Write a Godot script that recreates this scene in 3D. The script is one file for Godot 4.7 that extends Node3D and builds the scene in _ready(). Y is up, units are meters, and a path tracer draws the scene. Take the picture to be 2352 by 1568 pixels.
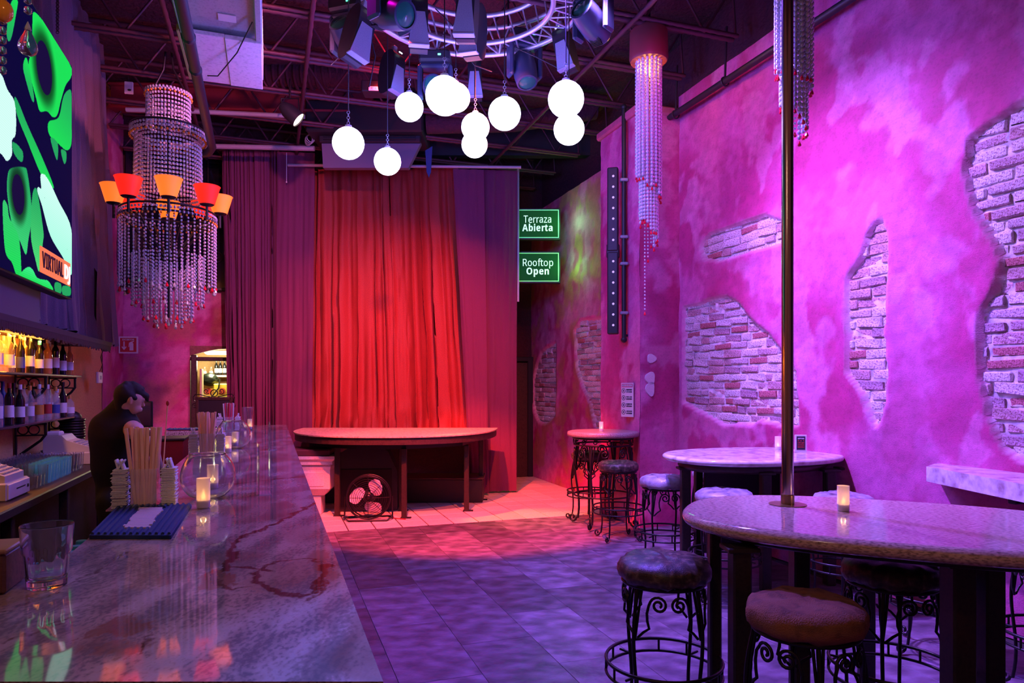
extends Node3D
# A night-club room: bar on the left, curtained stage at the back, brick and plaster wall on the right.
# World: x right, y up, -z away from the viewer; the eye stands at x = z = 0, 1.6 m above the floor.
# The room itself is turned by TH: R(a, y, b) is a metres to the right along the room, b metres into it.

const F := 1600.0
const EYE := 1.6
const TH := 0.33313
const SI := 0.32700
const CO := 0.94503
const BAR_Y := 1.14

var used := {}
var M := {}
var rng := RandomNumberGenerator.new()

# ------------------------------------------------------------------ mesh building
class MB:
	var v := PackedVector3Array()
	var n := PackedVector3Array()
	var t := PackedVector2Array()
	var c := PackedColorArray()
	var i := PackedInt32Array()
	var col := Color(1, 1, 1)
	var xf := Transform3D()
	var tinted := false

	func tint(r: float, g: float, b: float) -> MB:
		col = Color(r, g, b)
		tinted = true
		return self

	func at(p: Vector3, ry := 0.0) -> MB:
		xf = Transform3D(Basis(Vector3.UP, ry), p)
		return self

	func vert(p: Vector3, nn: Vector3, uv := Vector2.ZERO) -> int:
		v.append(xf * p)
		n.append((xf.basis * nn).normalized())
		t.append(uv)
		c.append(col)
		return v.size() - 1

	func tri(a: Vector3, b: Vector3, d: Vector3) -> void:
		var nn := (b - a).cross(d - a).normalized()
		var k := vert(a, nn)
		vert(b, nn)
		vert(d, nn)
		i.append_array(PackedInt32Array([k, k + 2, k + 1]))

	func quad(a: Vector3, b: Vector3, d: Vector3, e: Vector3) -> void:
		var nn := (d - a).cross(e - b).normalized()
		var k := vert(a, nn, Vector2(0, 1))
		vert(b, nn, Vector2(1, 1))
		vert(d, nn, Vector2(1, 0))
		vert(e, nn, Vector2(0, 0))
		i.append_array(PackedInt32Array([k, k + 2, k + 1, k, k + 3, k + 2]))

	# a smooth patch of nu x nv points, u fastest; its outside is du x dv
	func grid(p: PackedVector3Array, nu: int, nv: int, wrap := false, uvs := PackedVector2Array()) -> void:
		var nn := PackedVector3Array()
		nn.resize(nu * nv)
		var mu := nu if wrap else nu - 1
		for j in nv - 1:
			for k in mu:
				var a := j * nu + k
				var b := j * nu + (k + 1) % nu
				var d := b + nu
				var e := a + nu
				var f := (p[d] - p[a]).cross(p[e] - p[b])
				nn[a] += f
				nn[b] += f
				nn[d] += f
				nn[e] += f
		var base := v.size()
		for k in nu * nv:
			vert(p[k], nn[k].normalized() if nn[k].length_squared() > 1e-20 else Vector3.UP, uvs[k] if uvs.size() else Vector2(float(k % nu) / mu, 1.0 - float(k / nu) / (nv - 1)))
		for j in nv - 1:
			for k in mu:
				var a := base + j * nu + k
				var b := base + j * nu + (k + 1) % nu
				i.append_array(PackedInt32Array([a, b + nu, b, a, a + nu, b + nu]))

	func box(o: Vector3, s: Vector3, bev := 0.0) -> MB:
		var h := s * 0.5
		var b := minf(bev, minf(h.x, minf(h.y, h.z)) * 0.9)
		if b <= 0.0:
			for ax in 3:
				for sg in [-1.0, 1.0]:
					var q := []
					for k in 4:
						var w := Vector3.ZERO
						w[ax] = h[ax] * sg
						var ku: float = [-1.0, 1.0, 1.0, -1.0][k]
						var kv: float = [-1.0, -1.0, 1.0, 1.0][k]
						w[(ax + 1) % 3] = h[(ax + 1) % 3] * ku * sg
						w[(ax + 2) % 3] = h[(ax + 2) % 3] * kv
						q.append(o + w)
					quad(q[0], q[1], q[2], q[3])
			return self
		for ax in 3:
			for sg in [-1.0, 1.0]:
				var q := []
				for k in 4:
					var w := Vector3.ZERO
					w[ax] = h[ax] * sg
					var ku: float = [-1.0, 1.0, 1.0, -1.0][k]
					var kv: float = [-1.0, -1.0, 1.0, 1.0][k]
					w[(ax + 1) % 3] = (h[(ax + 1) % 3] - b) * ku * sg
					w[(ax + 2) % 3] = (h[(ax + 2) % 3] - b) * kv
					q.append(o + w)
				quad(q[0], q[1], q[2], q[3])
		for ax in 3:
			var e1 := (ax + 1) % 3
			var e2 := (ax + 2) % 3
			for s1 in [-1.0, 1.0]:
				for s2 in [-1.0, 1.0]:
					var q := []
					for k in 4:
						var w := Vector3.ZERO
						w[ax] = (h[ax] - b) * [-1.0, 1.0, 1.0, -1.0][k]
						w[e1] = (h[e1] - (b if k > 1 else 0.0)) * s1
						w[e2] = (h[e2] - (0.0 if k > 1 else b)) * s2
						q.append(o + w)
					var out := Vector3.ZERO
					out[e1] = s1
					out[e2] = s2
					if (q[2] - q[0]).cross(q[3] - q[1]).dot(out) > 0.0:
						quad(q[0], q[1], q[2], q[3])
					else:
						quad(q[3], q[2], q[1], q[0])
		for sx in [-1.0, 1.0]:
			for sy in [-1.0, 1.0]:
				for sz in [-1.0, 1.0]:
					var sgn := Vector3(sx, sy, sz)
					var q := []
					for k in 3:
						var w := h - Vector3(b, b, b)
						w[k] = h[k]
						q.append(o + w * sgn)
					if sx * sy * sz > 0.0:
						tri(q[0], q[1], q[2])
					else:
						tri(q[0], q[2], q[1])
		return self

	# a turned shape: profile of (radius, height) going up the outside; sharp corners stay sharp
	func lathe(pr: Array, sides := 20, o := Vector3.ZERO, sx := 1.0, sz := 1.0) -> MB:
		var run := [pr[0]]
		for k in range(1, pr.size()):
			run.append(pr[k])
			var split := k == pr.size() - 1
			if not split:
				var d1: Vector2 = (pr[k] - pr[k - 1]).normalized()
				var d2: Vector2 = (pr[k + 1] - pr[k]).normalized()
				split = d1.dot(d2) < 0.75
			if split:
				var p := PackedVector3Array()
				for q in run:
					for s in sides:
						var a := TAU * s / sides
						p.append(o + Vector3(q.x * cos(a) * sx, q.y, -q.x * sin(a) * sz))
				grid(p, sides, run.size(), true)
				run = [pr[k]]
		return self

	func tube(pts: Array, r: Variant, sides := 8, closed := false) -> MB:
		var m := pts.size()
		var p := PackedVector3Array()
		var tan0: Vector3 = (pts[1] - pts[0]).normalized()
		var nx := tan0.cross(Vector3.UP if absf(tan0.y) < 0.9 else Vector3.RIGHT).normalized()
		var rows := m + 1 if closed else m
		for k in rows:
			var q := k % m
			var d: Vector3
			if closed:
				d = (pts[(q + 1) % m] - pts[(q + m - 1) % m]).normalized()
			else:
				d = (pts[mini(k + 1, m - 1)] - pts[maxi(k - 1, 0)]).normalized()
			nx = (nx - d * nx.dot(d)).normalized()
			var by := d.cross(nx)
			var rr: float = r[q] if r is Array else r
			for s in sides:
				var a := TAU * s / sides
				p.append(pts[q] + (nx * cos(a) + by * sin(a)) * rr)
		grid(p, sides, rows, true)
		if not closed:
			for e in 2:
				var b := 0 if e == 0 else (rows - 1) * sides
				var cp := PackedVector3Array()
				for s in sides:
					cp.append(p[b + s])
				var ce: Vector3 = pts[0 if e == 0 else m - 1]
				for s in sides:
					if e == 0:
						tri(ce, cp[(s + 1) % sides], cp[s])
					else:
						tri(ce, cp[s], cp[(s + 1) % sides])
		return self

	func rod(a: Vector3, b: Vector3, r: float, sides := 8) -> MB:
		return tube([a, b], r, sides)

	func ring(o: Vector3, rad: float, r: float, seg := 28, sides := 6, nrm := Vector3.UP) -> MB:
		var e := nrm.cross(Vector3.RIGHT if absf(nrm.x) < 0.9 else Vector3.FORWARD).normalized()
		var g := nrm.cross(e)
		var pts := []
		for k in seg:
			pts.append(o + (e * cos(TAU * k / seg) + g * sin(TAU * k / seg)) * rad)
		return tube(pts, r, sides, true)

	func ball(o: Vector3, r: float, sides := 14, st := Vector3.ONE) -> MB:
		var p := PackedVector3Array()
		var rows := sides / 2 + 1
		for k in rows:
			var h := -PI / 2 + PI * k / (rows - 1)
			for s in sides:
				var a := TAU * s / sides
				p.append(o + Vector3(cos(h) * cos(a), sin(h), -cos(h) * sin(a)) * r * st)
		grid(p, sides, rows, true)
		return self

	# loops of the same number of points, counter-clockwise seen from above and going up; the last may be capped
	func loft(loops: Array, cap_low := true, cap_top := true) -> MB:
		var p := PackedVector3Array()
		var m: int = loops[0].size()
		for l in loops:
			for q in l:
				p.append(q)
		grid(p, m, loops.size(), true)
		for e in 2:
			if (e == 0 and not cap_low) or (e == 1 and not cap_top):
				continue
			var l: Array = loops[0] if e == 0 else loops[-1]
			var ce := Vector3.ZERO
			for q in l:
				ce += q / m
			for k in m:
				if e == 0:
					tri(ce, l[(k + 1) % m], l[k])
				else:
					tri(ce, l[k], l[(k + 1) % m])
		return self

	# an outline in x, y (counter-clockwise seen from +z) given thickness from z0 to z1
	func prism(o: PackedVector2Array, z0: float, z1: float) -> MB:
		if Geometry2D.is_polygon_clockwise(o):
			o = o.duplicate()
			o.reverse()
		var ids := Geometry2D.triangulate_polygon(o)
		for k in range(0, ids.size(), 3):
			var a := o[ids[k]]
			var b := o[ids[k + 1]]
			var d := o[ids[k + 2]]
			if (b - a).cross(d - a) < 0.0:
				var w := b
				b = d
				d = w
			tri(Vector3(a.x, a.y, z1), Vector3(b.x, b.y, z1), Vector3(d.x, d.y, z1))
			tri(Vector3(a.x, a.y, z0), Vector3(d.x, d.y, z0), Vector3(b.x, b.y, z0))
		for k in o.size():
			var a := o[k]
			var b := o[(k + 1) % o.size()]
			quad(Vector3(a.x, a.y, z0), Vector3(b.x, b.y, z0), Vector3(b.x, b.y, z1), Vector3(a.x, a.y, z1))
		return self

	# an outline in x, z given height from y0 to y1
	func slab(o: PackedVector2Array, y0: float, y1: float) -> MB:
		var keep := xf
		var q := PackedVector2Array()
		for p in o:
			q.append(Vector2(p.x, -p.y))
		xf = xf * Transform3D(Basis(Vector3.RIGHT, -PI / 2), Vector3.ZERO)
		prism(q, y0, y1)
		xf = keep
		return self

	func mesh() -> ArrayMesh:
		var a := []
		a.resize(Mesh.ARRAY_MAX)
		a[Mesh.ARRAY_VERTEX] = v
		a[Mesh.ARRAY_NORMAL] = n
		a[Mesh.ARRAY_TEX_UV] = t
		if tinted:
			a[Mesh.ARRAY_COLOR] = c
		a[Mesh.ARRAY_INDEX] = i
		var m := ArrayMesh.new()
		m.add_surface_from_arrays(Mesh.PRIMITIVE_TRIANGLES, a)
		return m

# ------------------------------------------------------------------ places
func R(a: float, y: float, b: float) -> Vector3:
	return Vector3(CO * a - SI * b, y, -(SI * a + CO * b))

func P(px: float, py: float, z: float) -> Vector3:   # the point at depth z that the photograph shows there
	return Vector3((px - 1176.0) * z / F, EYE - (py - 885.0) * z / F, -z)

func PL(px: float, py: float, y: float) -> Vector3:  # the same on a level plane
	return P(px, py, F * (EYE - y) / (py - 885.0))

func WB(px: float, py: float, a: float) -> Vector2:  # the same on a wall along the room: (b, y)
	var k := (px - 1176.0) / F
	var z := a / (CO * k + SI)
	return Vector2(-SI * k * z + CO * z, EYE - (py - 885.0) * z / F)

func lin(r: float, g: float, b: float) -> Color:
	return Color(r, g, b).linear_to_srgb()

# ------------------------------------------------------------------ nodes
func numbered(called: String) -> String:
	var k: int = used.get(called, 0)
	used[called] = k + 1
	return called if k == 0 else "%s_%03d" % [called, k]

func tag(o: Node3D, label := "", category := "", group := "") -> Node3D:
	if label:
		o.set_meta("label", label)
	if category:
		o.set_meta("category", category)
	if group:
		o.set_meta("group", group)
	return o

func thing(called: String, label: String, category: String, at := Vector3.ZERO, turn := 0.0, group := "") -> Node3D:
	var o := Node3D.new()
	o.name = numbered(called)
	add_child(o, true)
	o.position = at
	o.rotation.y = turn
	tag(o, label, category, group)
	return o

func part(called: String, mb: MB, m: Material, parent: Node3D = null, at := Vector3.ZERO, turn := 0.0) -> MeshInstance3D:
	return place(called, mb.mesh(), m, parent, at, turn)

func place(called: String, mesh: Mesh, m: Material, parent: Node3D = null, at := Vector3.ZERO, turn := 0.0) -> MeshInstance3D:
	var o := MeshInstance3D.new()
	o.mesh = mesh
	o.material_override = m
	o.cast_shadow = GeometryInstance3D.SHADOW_CASTING_SETTING_ON
	if parent:
		o.name = called
		parent.add_child(o, true)
	else:
		o.name = numbered(called)
		add_child(o, true)
	o.position = at
	o.rotation.y = turn
	return o

func struct(called: String, mb: MB, m: Material, label: String, category: String) -> MeshInstance3D:
	var o := part(called, mb, m)
	o.set_meta("kind", "structure")
	tag(o, label, category)
	return o

func dup(o: Node3D, at: Vector3, turn: float, label := "", group := "") -> Node3D:
	var stem := String(o.name)
	if stem.length() > 4 and stem[-4] == "_" and stem.right(3).is_valid_int():
		stem = stem.left(-4)
	var r: Node3D = o.duplicate()
	r.name = numbered(stem)
	add_child(r, true)
	r.position = at
	r.rotation.y = turn
	tag(r, label, "", group)
	return r

func omni(called: String, at: Vector3, col: Color, e: float, size: float, parent: Node3D = null) -> OmniLight3D:
	var l := OmniLight3D.new()
	l.name = called if parent else numbered(called)
	l.light_color = col
	l.light_energy = e
	l.light_size = size
	l.omni_range = 25.0
	l.omni_attenuation = 2.0
	l.shadow_enabled = true
	(parent if parent else self).add_child(l, true)
	l.position = at
	return l

func spot(called: String, at: Vector3, to: Vector3, col: Color, e: float, ang: float, soft: float, size: float) -> SpotLight3D:
	var l := SpotLight3D.new()
	l.name = numbered(called)
	l.light_color = col
	l.light_energy = e
	l.light_size = size
	l.spot_range = 25.0
	l.spot_attenuation = 2.0
	l.spot_angle = ang
	l.spot_angle_attenuation = soft
	l.shadow_enabled = true
	add_child(l, true)
	l.look_at_from_position(at, to, Vector3.UP if absf((to - at).normalized().y) < 0.98 else Vector3.RIGHT)
	return l

func area(called: String, at: Vector3, to: Vector3, w: float, h: float, col: Color, e: float) -> void:
	var l := AreaLight3D.new()
	l.name = numbered(called)
	l.light_color = col
	l.light_energy = e
	l.area_size = Vector2(w, h)
	l.area_range = 25.0
	l.area_attenuation = 2.0
	l.shadow_enabled = true
	add_child(l, true)
	l.look_at_from_position(at, to, Vector3.UP if absf((to - at).normalized().y) < 0.98 else Vector3.RIGHT)

# ------------------------------------------------------------------ materials
func noise(freq: float, kind := FastNoiseLite.TYPE_SIMPLEX, oct := 4, sd := 1) -> FastNoiseLite:
	var f := FastNoiseLite.new()
	f.noise_type = kind
	f.frequency = freq
	f.fractal_octaves = oct
	f.seed = sd
	return f

func ntex(freq: float, cols: Array, size := 512, oct := 5, sd := 1, kind := FastNoiseLite.TYPE_SIMPLEX) -> NoiseTexture2D:
	var x := NoiseTexture2D.new()
	x.width = size
	x.height = size
	x.seamless = true
	x.noise = noise(freq, kind, oct, sd)
	var g := Gradient.new()
	g.offsets = PackedFloat32Array()
	g.colors = PackedColorArray()
	for k in cols.size():
		g.add_point(float(k) / maxf(1.0, cols.size() - 1), cols[k])
	x.color_ramp = g
	return x

func nnormal(freq: float, strength: float, size := 512, oct := 4, sd := 3) -> NoiseTexture2D:
	var x := NoiseTexture2D.new()
	x.width = size
	x.height = size
	x.seamless = true
	x.as_normal_map = true
	x.bump_strength = strength
	x.noise = noise(freq, FastNoiseLite.TYPE_SIMPLEX, oct, sd)
	return x

func mat(key: String, col: Color, rough := 0.6, metal := 0.0, tex: Texture2D = null, scale := 1.0, nrm: Texture2D = null, nscale := 1.0) -> StandardMaterial3D:
	var m := StandardMaterial3D.new()
	m.resource_name = key
	m.albedo_color = col
	m.roughness = rough
	m.metallic = metal
	if tex or nrm:
		m.uv1_triplanar = true
		m.uv1_world_triplanar = false
		m.uv1_scale = Vector3.ONE * scale
	if tex:
		m.albedo_texture = tex
	if nrm:
		m.normal_enabled = true
		m.normal_texture = nrm
		m.normal_scale = nscale
	M[key] = m
	return m

func glass(key: String, col: Color, alpha: float) -> StandardMaterial3D:
	var m := mat(key, Color(col.r, col.g, col.b, alpha), 0.04)
	m.transparency = BaseMaterial3D.TRANSPARENCY_ALPHA
	return m

func glow(key: String, col: Color, e: float, base := Color(0.8, 0.8, 0.8)) -> StandardMaterial3D:
	var m := mat(key, base, 0.5)
	m.emission_enabled = true
	m.emission = col
	m.emission_energy_multiplier = e
	return m

func text(called: String, s: String, h: float, m: Material, parent: Node3D, at: Vector3, turn := 0.0, bold := false, wide := 0.0) -> MeshInstance3D:
	var tm := TextMesh.new()
	var f := SystemFont.new()
	f.font_names = PackedStringArray(["Droid Sans"])
	f.font_weight = 700 if bold else 400
	tm.font = f
	tm.text = s
	tm.font_size = 32
	tm.pixel_size = h / 32.0
	tm.depth = 0.004
	tm.curve_step = 1.0
	var o := place(called, tm, m, parent, at, turn)
	if wide > 0.0:
		o.scale.x = wide / maxf(0.001, tm.get_aabb().size.x)
	return o

func spiral(cx: float, cy: float, r0: float, a0: float, turns: float, sgn: float, steps: int) -> Array:
	var q := []
	for k in steps + 1:
		var f := float(k) / steps
		var a := a0 + sgn * f * turns * TAU
		var r := r0 * (1.0 - 0.78 * f)
		q.append(Vector2(cx + cos(a) * r, cy + sin(a) * r))
	return q

func scol(k: int) -> String:
	return ["first", "second", "third", "fourth", "fifth", "sixth", "seventh", "eighth", "ninth", "tenth", "eleventh", "twelfth", "thirteenth", "fourteenth", "fifteenth", "sixteenth", "seventeenth", "eighteenth", "nineteenth", "twentieth", "twenty-first", "twenty-second", "twenty-third", "twenty-fourth"][k]

# ------------------------------------------------------------------ the scene
func _ready() -> void:
	rng.seed = 7
	var cam := Camera3D.new()
	cam.name = "camera"
	cam.projection = Camera3D.PROJECTION_FRUSTUM
	cam.near = 0.05
	cam.far = 60.0
	cam.size = 0.05 * 2.0 * 784.0 / F
	cam.frustum_offset = Vector2(0.0, 0.05 * 101.0 / F)      # a lens shifted up: the horizon lies at row 885
	cam.position = Vector3(0, EYE, 0)
	add_child(cam)
	cam.current = true

	var env := Environment.new()
	env.background_mode = Environment.BG_COLOR
	env.background_color = Color(0.004, 0.003, 0.006)
	env.tonemap_mode = Environment.TONE_MAPPER_LINEAR
	env.tonemap_exposure = 1.0
	env.sdfgi_enabled = true
	env.ssao_enabled = true
	env.ssil_enabled = true
	var we := WorldEnvironment.new()
	we.name = "world_environment"
	we.environment = env
	add_child(we)

	# stage lights on the ring under the ceiling: violet washes on the right wall and the floor, one red spot on the stage
	# (called, place, aim, colour, energy, cone, softness, what it is for); wash() builds each with its can and glowing lens
	var washes := [
		["violet", Vector3(0.62, 4.70, -5.3), Vector3(2.8, 1.1, -5.5), lin(0.38, 0.19, 1.0), 40.0, 48.0, 0.9, "the brick patched wall"],
		["violet", Vector3(0.2, 4.70, -5.0), Vector3(2.0, 0.0, -3.6), lin(0.17, 0.07, 1.0), 24.0, 50.0, 0.9, "the floor by the granite table"],
		["magenta", Vector3(1.15, 4.70, -5.5), Vector3(2.3, 2.6, -7.7), lin(1.0, 0.02, 0.65), 1.6, 60.0, 1.0, "the pilaster"],
		["magenta", Vector3(-1.55, 4.70, -5.2), Vector3(-5.2, 2.0, -10.3), lin(1.0, 0.22, 0.42), 21.0, 42.0, 1.0, "the back left corner"],
		["magenta", Vector3(-1.2, 4.70, -4.8), Vector3(-1.2, 0.0, -5.4), lin(0.7, 0.0, 0.6), 2.6, 48.0, 1.0, "the floor along the bar"],
		["red", Vector3(0.3, 4.70, -5.5), Vector3(-1.8, 1.45, -10.35), lin(1.0, 0.095, 0.03), 64.0, 27.0, 1.0, "the velvet curtain"],
		["red", Vector3(-1.0, 4.70, -5.55), Vector3(-0.5, 0.0, -8.5), lin(1.0, 0.06, 0.03), 118.0, 23.0, 0.4, "the stage table"],
		["blue", Vector3(-0.6, 4.70, -4.6), Vector3(-0.12, 1.1, -1.15), lin(0.06, 0.13, 1.0), 42.0, 6.0, 1.0, "the near end of the bar"],
	]
	for w in washes:
		spot("wash_beam", w[1], w[2], w[3], w[4], w[5], w[6], 0.05)

	materials()
	room()
	floor_tiles()
	brick_wall()
	ceiling()
	back_room()
	stage()
	bar()
	back_bar()
	screen()
	tables()
	stools()
	ring_lights()
	crystals()
	bar_things()
	bartender()
	signs()
	small_things()
	for w in washes:
		wash(w[0], w[1], w[2], w[3], w[7])
	near_lamp()

func materials() -> void:
	var grain := ntex(0.03, [lin(0.72, 0.72, 0.72), lin(1, 1, 1), lin(0.86, 0.86, 0.86)], 512, 5, 11)
	var fleck := ntex(0.035, [lin(0.16, 0.13, 0.12), lin(0.35, 0.30, 0.29), lin(0.78, 0.72, 0.68), lin(0.95, 0.9, 0.86), lin(0.7, 0.64, 0.62)], 1024, 6, 5)
	var slate := ntex(0.0055, [lin(0.09, 0.08, 0.085), lin(0.14, 0.12, 0.13), lin(0.20, 0.17, 0.18), lin(0.27, 0.23, 0.25), lin(0.36, 0.31, 0.33)], 1024, 9, 21)
	var hide := ntex(0.012, [lin(0.015, 0.012, 0.01), lin(0.03, 0.02, 0.016), lin(0.10, 0.07, 0.05), lin(0.34, 0.27, 0.2)], 512, 6, 31)
	var cloth := ntex(0.09, [lin(0.55, 0.55, 0.55), lin(1, 1, 1)], 512, 3, 41)
	var wood := ntex(0.02, [lin(0.35, 0.3, 0.26), lin(1, 1, 1), lin(0.6, 0.5, 0.45)], 512, 4, 51)
	var bump := nnormal(0.03, 5.0, 512, 4, 61)
	var fine := nnormal(0.12, 4.0, 512, 3, 62)
	var p := mat("plaster", Color.WHITE, 0.75, 0.0, grain, 1.3, fine, 0.25)
	p.vertex_color_use_as_albedo = true
	var bk := mat("brick", Color.WHITE, 0.9, 0.0, ntex(0.02, [lin(0.30, 0.16, 0.17), lin(0.55, 0.4, 0.42), lin(1, 1, 1), lin(1, 1, 1), lin(0.6, 0.5, 0.5)], 512, 5, 71), 3.5, bump, 1.2)
	bk.vertex_color_use_as_albedo = true
	mat("dark_ceiling", lin(0.06, 0.010, 0.022), 0.9, 0.0, grain, 0.8, bump, 1.0)
	mat("joist_steel", lin(0.10, 0.026, 0.04), 0.55, 0.3, grain, 4.0)
	mat("pipe", lin(0.022, 0.014, 0.022), 0.5, 0.2, grain, 3.0)
	mat("pale_pipe", lin(0.42, 0.36, 0.40), 0.5, 0.2, grain, 3.0)
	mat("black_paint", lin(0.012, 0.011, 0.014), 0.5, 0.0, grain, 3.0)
	mat("black_iron", lin(0.018, 0.013, 0.015), 0.38, 0.4, grain, 6.0)
	mat("post", lin(0.03, 0.018, 0.012), 0.5, 0.0, wood, 2.0)
	mat("aluminium", lin(0.75, 0.75, 0.78), 0.32, 0.85)
	mat("chrome", lin(0.50, 0.42, 0.36), 0.15, 1.0)
	mat("silver_paint", lin(0.35, 0.35, 0.4), 0.45, 0.3, grain, 5.0)
	for k in 6:
		var sl := mat("slate_tile_%d" % k, lin(0.86, 0.74, 0.92) * [1.0, 0.88, 1.06, 0.82, 0.94, 1.0][k], 0.36, 0.0, slate, 1.0, bump, 0.2)
		sl.uv1_world_triplanar = true
		sl.uv1_scale = Vector3(0.6, 1.0, 0.95)
		sl.uv1_offset = Vector3(0.37 * k, 0.2 * k, 0.61 * k)
	mat("clay_tile", lin(0.72, 0.58, 0.48), 0.6, 0.0, grain, 2.0, bump, 0.3)
	mat("clay_tile_b", lin(0.64, 0.50, 0.42), 0.6, 0.0, grain, 1.6, bump, 0.3)
	mat("grout", lin(0.05, 0.035, 0.035), 0.95, 0.0, grain, 3.0)
	var gr := mat("granite", lin(0.80, 0.60, 0.50), 0.10, 0.0, fleck, 2.2)
	gr.uv1_scale = Vector3(0.9, 3.0, 3.0)
	mat("marble", lin(0.85, 0.76, 0.78), 0.13, 0.0, ntex(0.006, [lin(0.45, 0.3, 0.33), lin(0.75, 0.68, 0.7), lin(1, 1, 1), lin(0.8, 0.7, 0.7)], 1024, 6, 81), 1.0)
	mat("stone_edge", lin(0.5, 0.42, 0.42), 0.3, 0.0, fleck, 2.0)
	mat("hide", lin(1, 0.9, 0.85), 0.42, 0.0, hide, 3.0, fine, 0.4)
	mat("hide_grey", lin(0.5, 0.44, 0.5), 0.33, 0.0, ntex(0.01, [lin(0.12, 0.1, 0.12), lin(0.5, 0.46, 0.5), lin(0.9, 0.85, 0.88), lin(1, 1, 1)], 512, 5, 91), 1.6, fine, 0.4)
	mat("hide_brown", lin(0.30, 0.12, 0.05), 0.85, 0.0, ntex(0.012, [lin(0.4, 0.38, 0.35), lin(0.9, 0.85, 0.8), lin(1, 1, 1)], 512, 5, 93), 2.0, fine, 0.6)
	var vel := mat("red_velvet", lin(0.38, 0.028, 0.02), 0.7, 0.0, cloth, 1.2)
	vel.rim_enabled = true
	vel.rim = 1.0
	vel.rim_tint = 0.9
	mat("dark_curtain", lin(0.19, 0.032, 0.10), 0.9, 0.0, cloth, 2.2, fine, 0.5)
	mat("grey_curtain", lin(0.14, 0.085, 0.14), 0.9, 0.0, cloth, 2.2, fine, 0.6)
	mat("stage_top", lin(0.8, 0.55, 0.42), 0.5, 0.0, wood, 1.0)
	mat("white_paint", lin(0.72, 0.68, 0.66), 0.45, 0.0, grain, 2.0)
	mat("white_plastic", lin(0.66, 0.63, 0.62), 0.45)
	mat("cream_plastic", lin(0.52, 0.48, 0.43), 0.5)
	mat("grey_panel", lin(0.30, 0.30, 0.32), 0.6, 0.0, grain, 2.0)
	mat("red_panel", lin(0.34, 0.008, 0.012), 0.5, 0.0, grain, 2.0)
	mat("dark_wood", lin(0.055, 0.028, 0.022), 0.45, 0.0, wood, 1.5)
	mat("pink_board", lin(0.85, 0.72, 0.78), 0.7, 0.0, grain, 1.0)
	mat("sheet_metal", lin(0.42, 0.46, 0.48), 0.5, 0.3, grain, 1.5)
	mat("blue_rubber", lin(0.010, 0.035, 0.16), 0.7, 0.0, grain, 12.0)
	mat("pink_rubber", lin(0.62, 0.50, 0.55), 0.75)
	mat("straw", lin(0.95, 0.58, 0.42), 0.5)
	mat("straw_pink", lin(0.62, 0.04, 0.12), 0.4)
	mat("paper", lin(0.78, 0.76, 0.78), 0.9, 0.0, grain, 8.0)
	mat("cyan_cap", lin(0.02, 0.33, 0.55), 0.4)
	mat("skin", lin(0.55, 0.36, 0.30), 0.5)
	mat("hair", lin(0.004, 0.003, 0.003), 0.7, 0.0, ntex(0.08, [lin(0.4, 0.4, 0.4), lin(1, 1, 1)], 256, 3, 97), 6.0, fine, 1.2)
	mat("black_cloth", lin(0.004, 0.004, 0.006), 0.85, 0.0, cloth, 5.0)
	mat("ink", lin(0.02, 0.06, 0.12), 0.6)
	mat("crystal", lin(0.62, 0.62, 0.68), 0.09, 0.45)
	mat("amber_crystal", lin(0.75, 0.28, 0.03), 0.08, 0.1)
	mat("ruby_crystal", lin(0.6, 0.01, 0.03), 0.08, 0.1)
	mat("rainbow_crystal", lin(0.7, 0.8, 0.6), 0.05, 0.5)
	mat("orange_wall", lin(0.62, 0.32, 0.13), 0.8, 0.0, grain, 1.5, bump, 0.6)
	glass("clear_glass", lin(0.9, 0.93, 0.95), 0.06)
	glass("tumbler_glass", lin(0.85, 0.88, 0.95), 0.05)
	glass("green_tint_glass", lin(0.12, 0.6, 0.58), 0.3)
	glass("acrylic", lin(0.9, 0.85, 0.95), 0.14)
	var fr := mat("frosted", Color(0.92, 0.88, 0.9, 0.72), 0.12)
	fr.transparency = BaseMaterial3D.TRANSPARENCY_ALPHA
	var tg := mat("thick_glass", Color(0.96, 0.97, 1.0, 0.02), 0.02)
	tg.refraction_enabled = true
	tg.refraction_scale = 0.05
	var gg := mat("teal_glass", Color(0.35, 0.85, 0.80, 0.02), 0.03)
	gg.refraction_enabled = true
	gg.refraction_scale = 0.05
	glow("globe_glow", lin(0.80, 0.84, 1.0), 2.6)
	glow("flame_glow", lin(1.0, 0.55, 0.14), 4.0)
	glow("amber_shade", lin(1.0, 0.36, 0.05), 0.42, lin(0.7, 0.35, 0.06))
	glow("red_shade", lin(1.0, 0.05, 0.02), 0.45, lin(0.7, 0.06, 0.03))
	M.amber_shade.backlight_enabled = true
	M.amber_shade.backlight = lin(0.9, 0.36, 0.05)
	M.red_shade.backlight_enabled = true
	M.red_shade.backlight = lin(0.9, 0.06, 0.02)
	glow("lens_glow", lin(1.0, 0.95, 0.62), 4.0)
	glow("red_glow", lin(1.0, 0.05, 0.02), 1.6)
	glow("led_green", lin(0.05, 1.0, 0.4), 2.0)
	glow("led_white", lin(0.8, 1.0, 0.95), 2.0)
	glow("sign_green", lin(0.004, 0.05, 0.012), 1.0, lin(0.01, 0.03, 0.015))
	M.sign_green.metallic_specular = 0.1
	glow("sign_rim", lin(0.03, 0.75, 0.2), 1.0)
	glow("sign_rim_b", lin(0.08, 0.9, 0.06), 1.0)
	glow("sign_text", lin(0.55, 1.0, 0.7), 1.0)
	glow("dot_glow", lin(0.55, 0.45, 0.75), 0.7)
	glow("strip_glow", lin(1.0, 0.42, 0.06), 1.6)
	glow("pantry_lamp", lin(1.0, 1.0, 0.85), 2.5)
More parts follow.
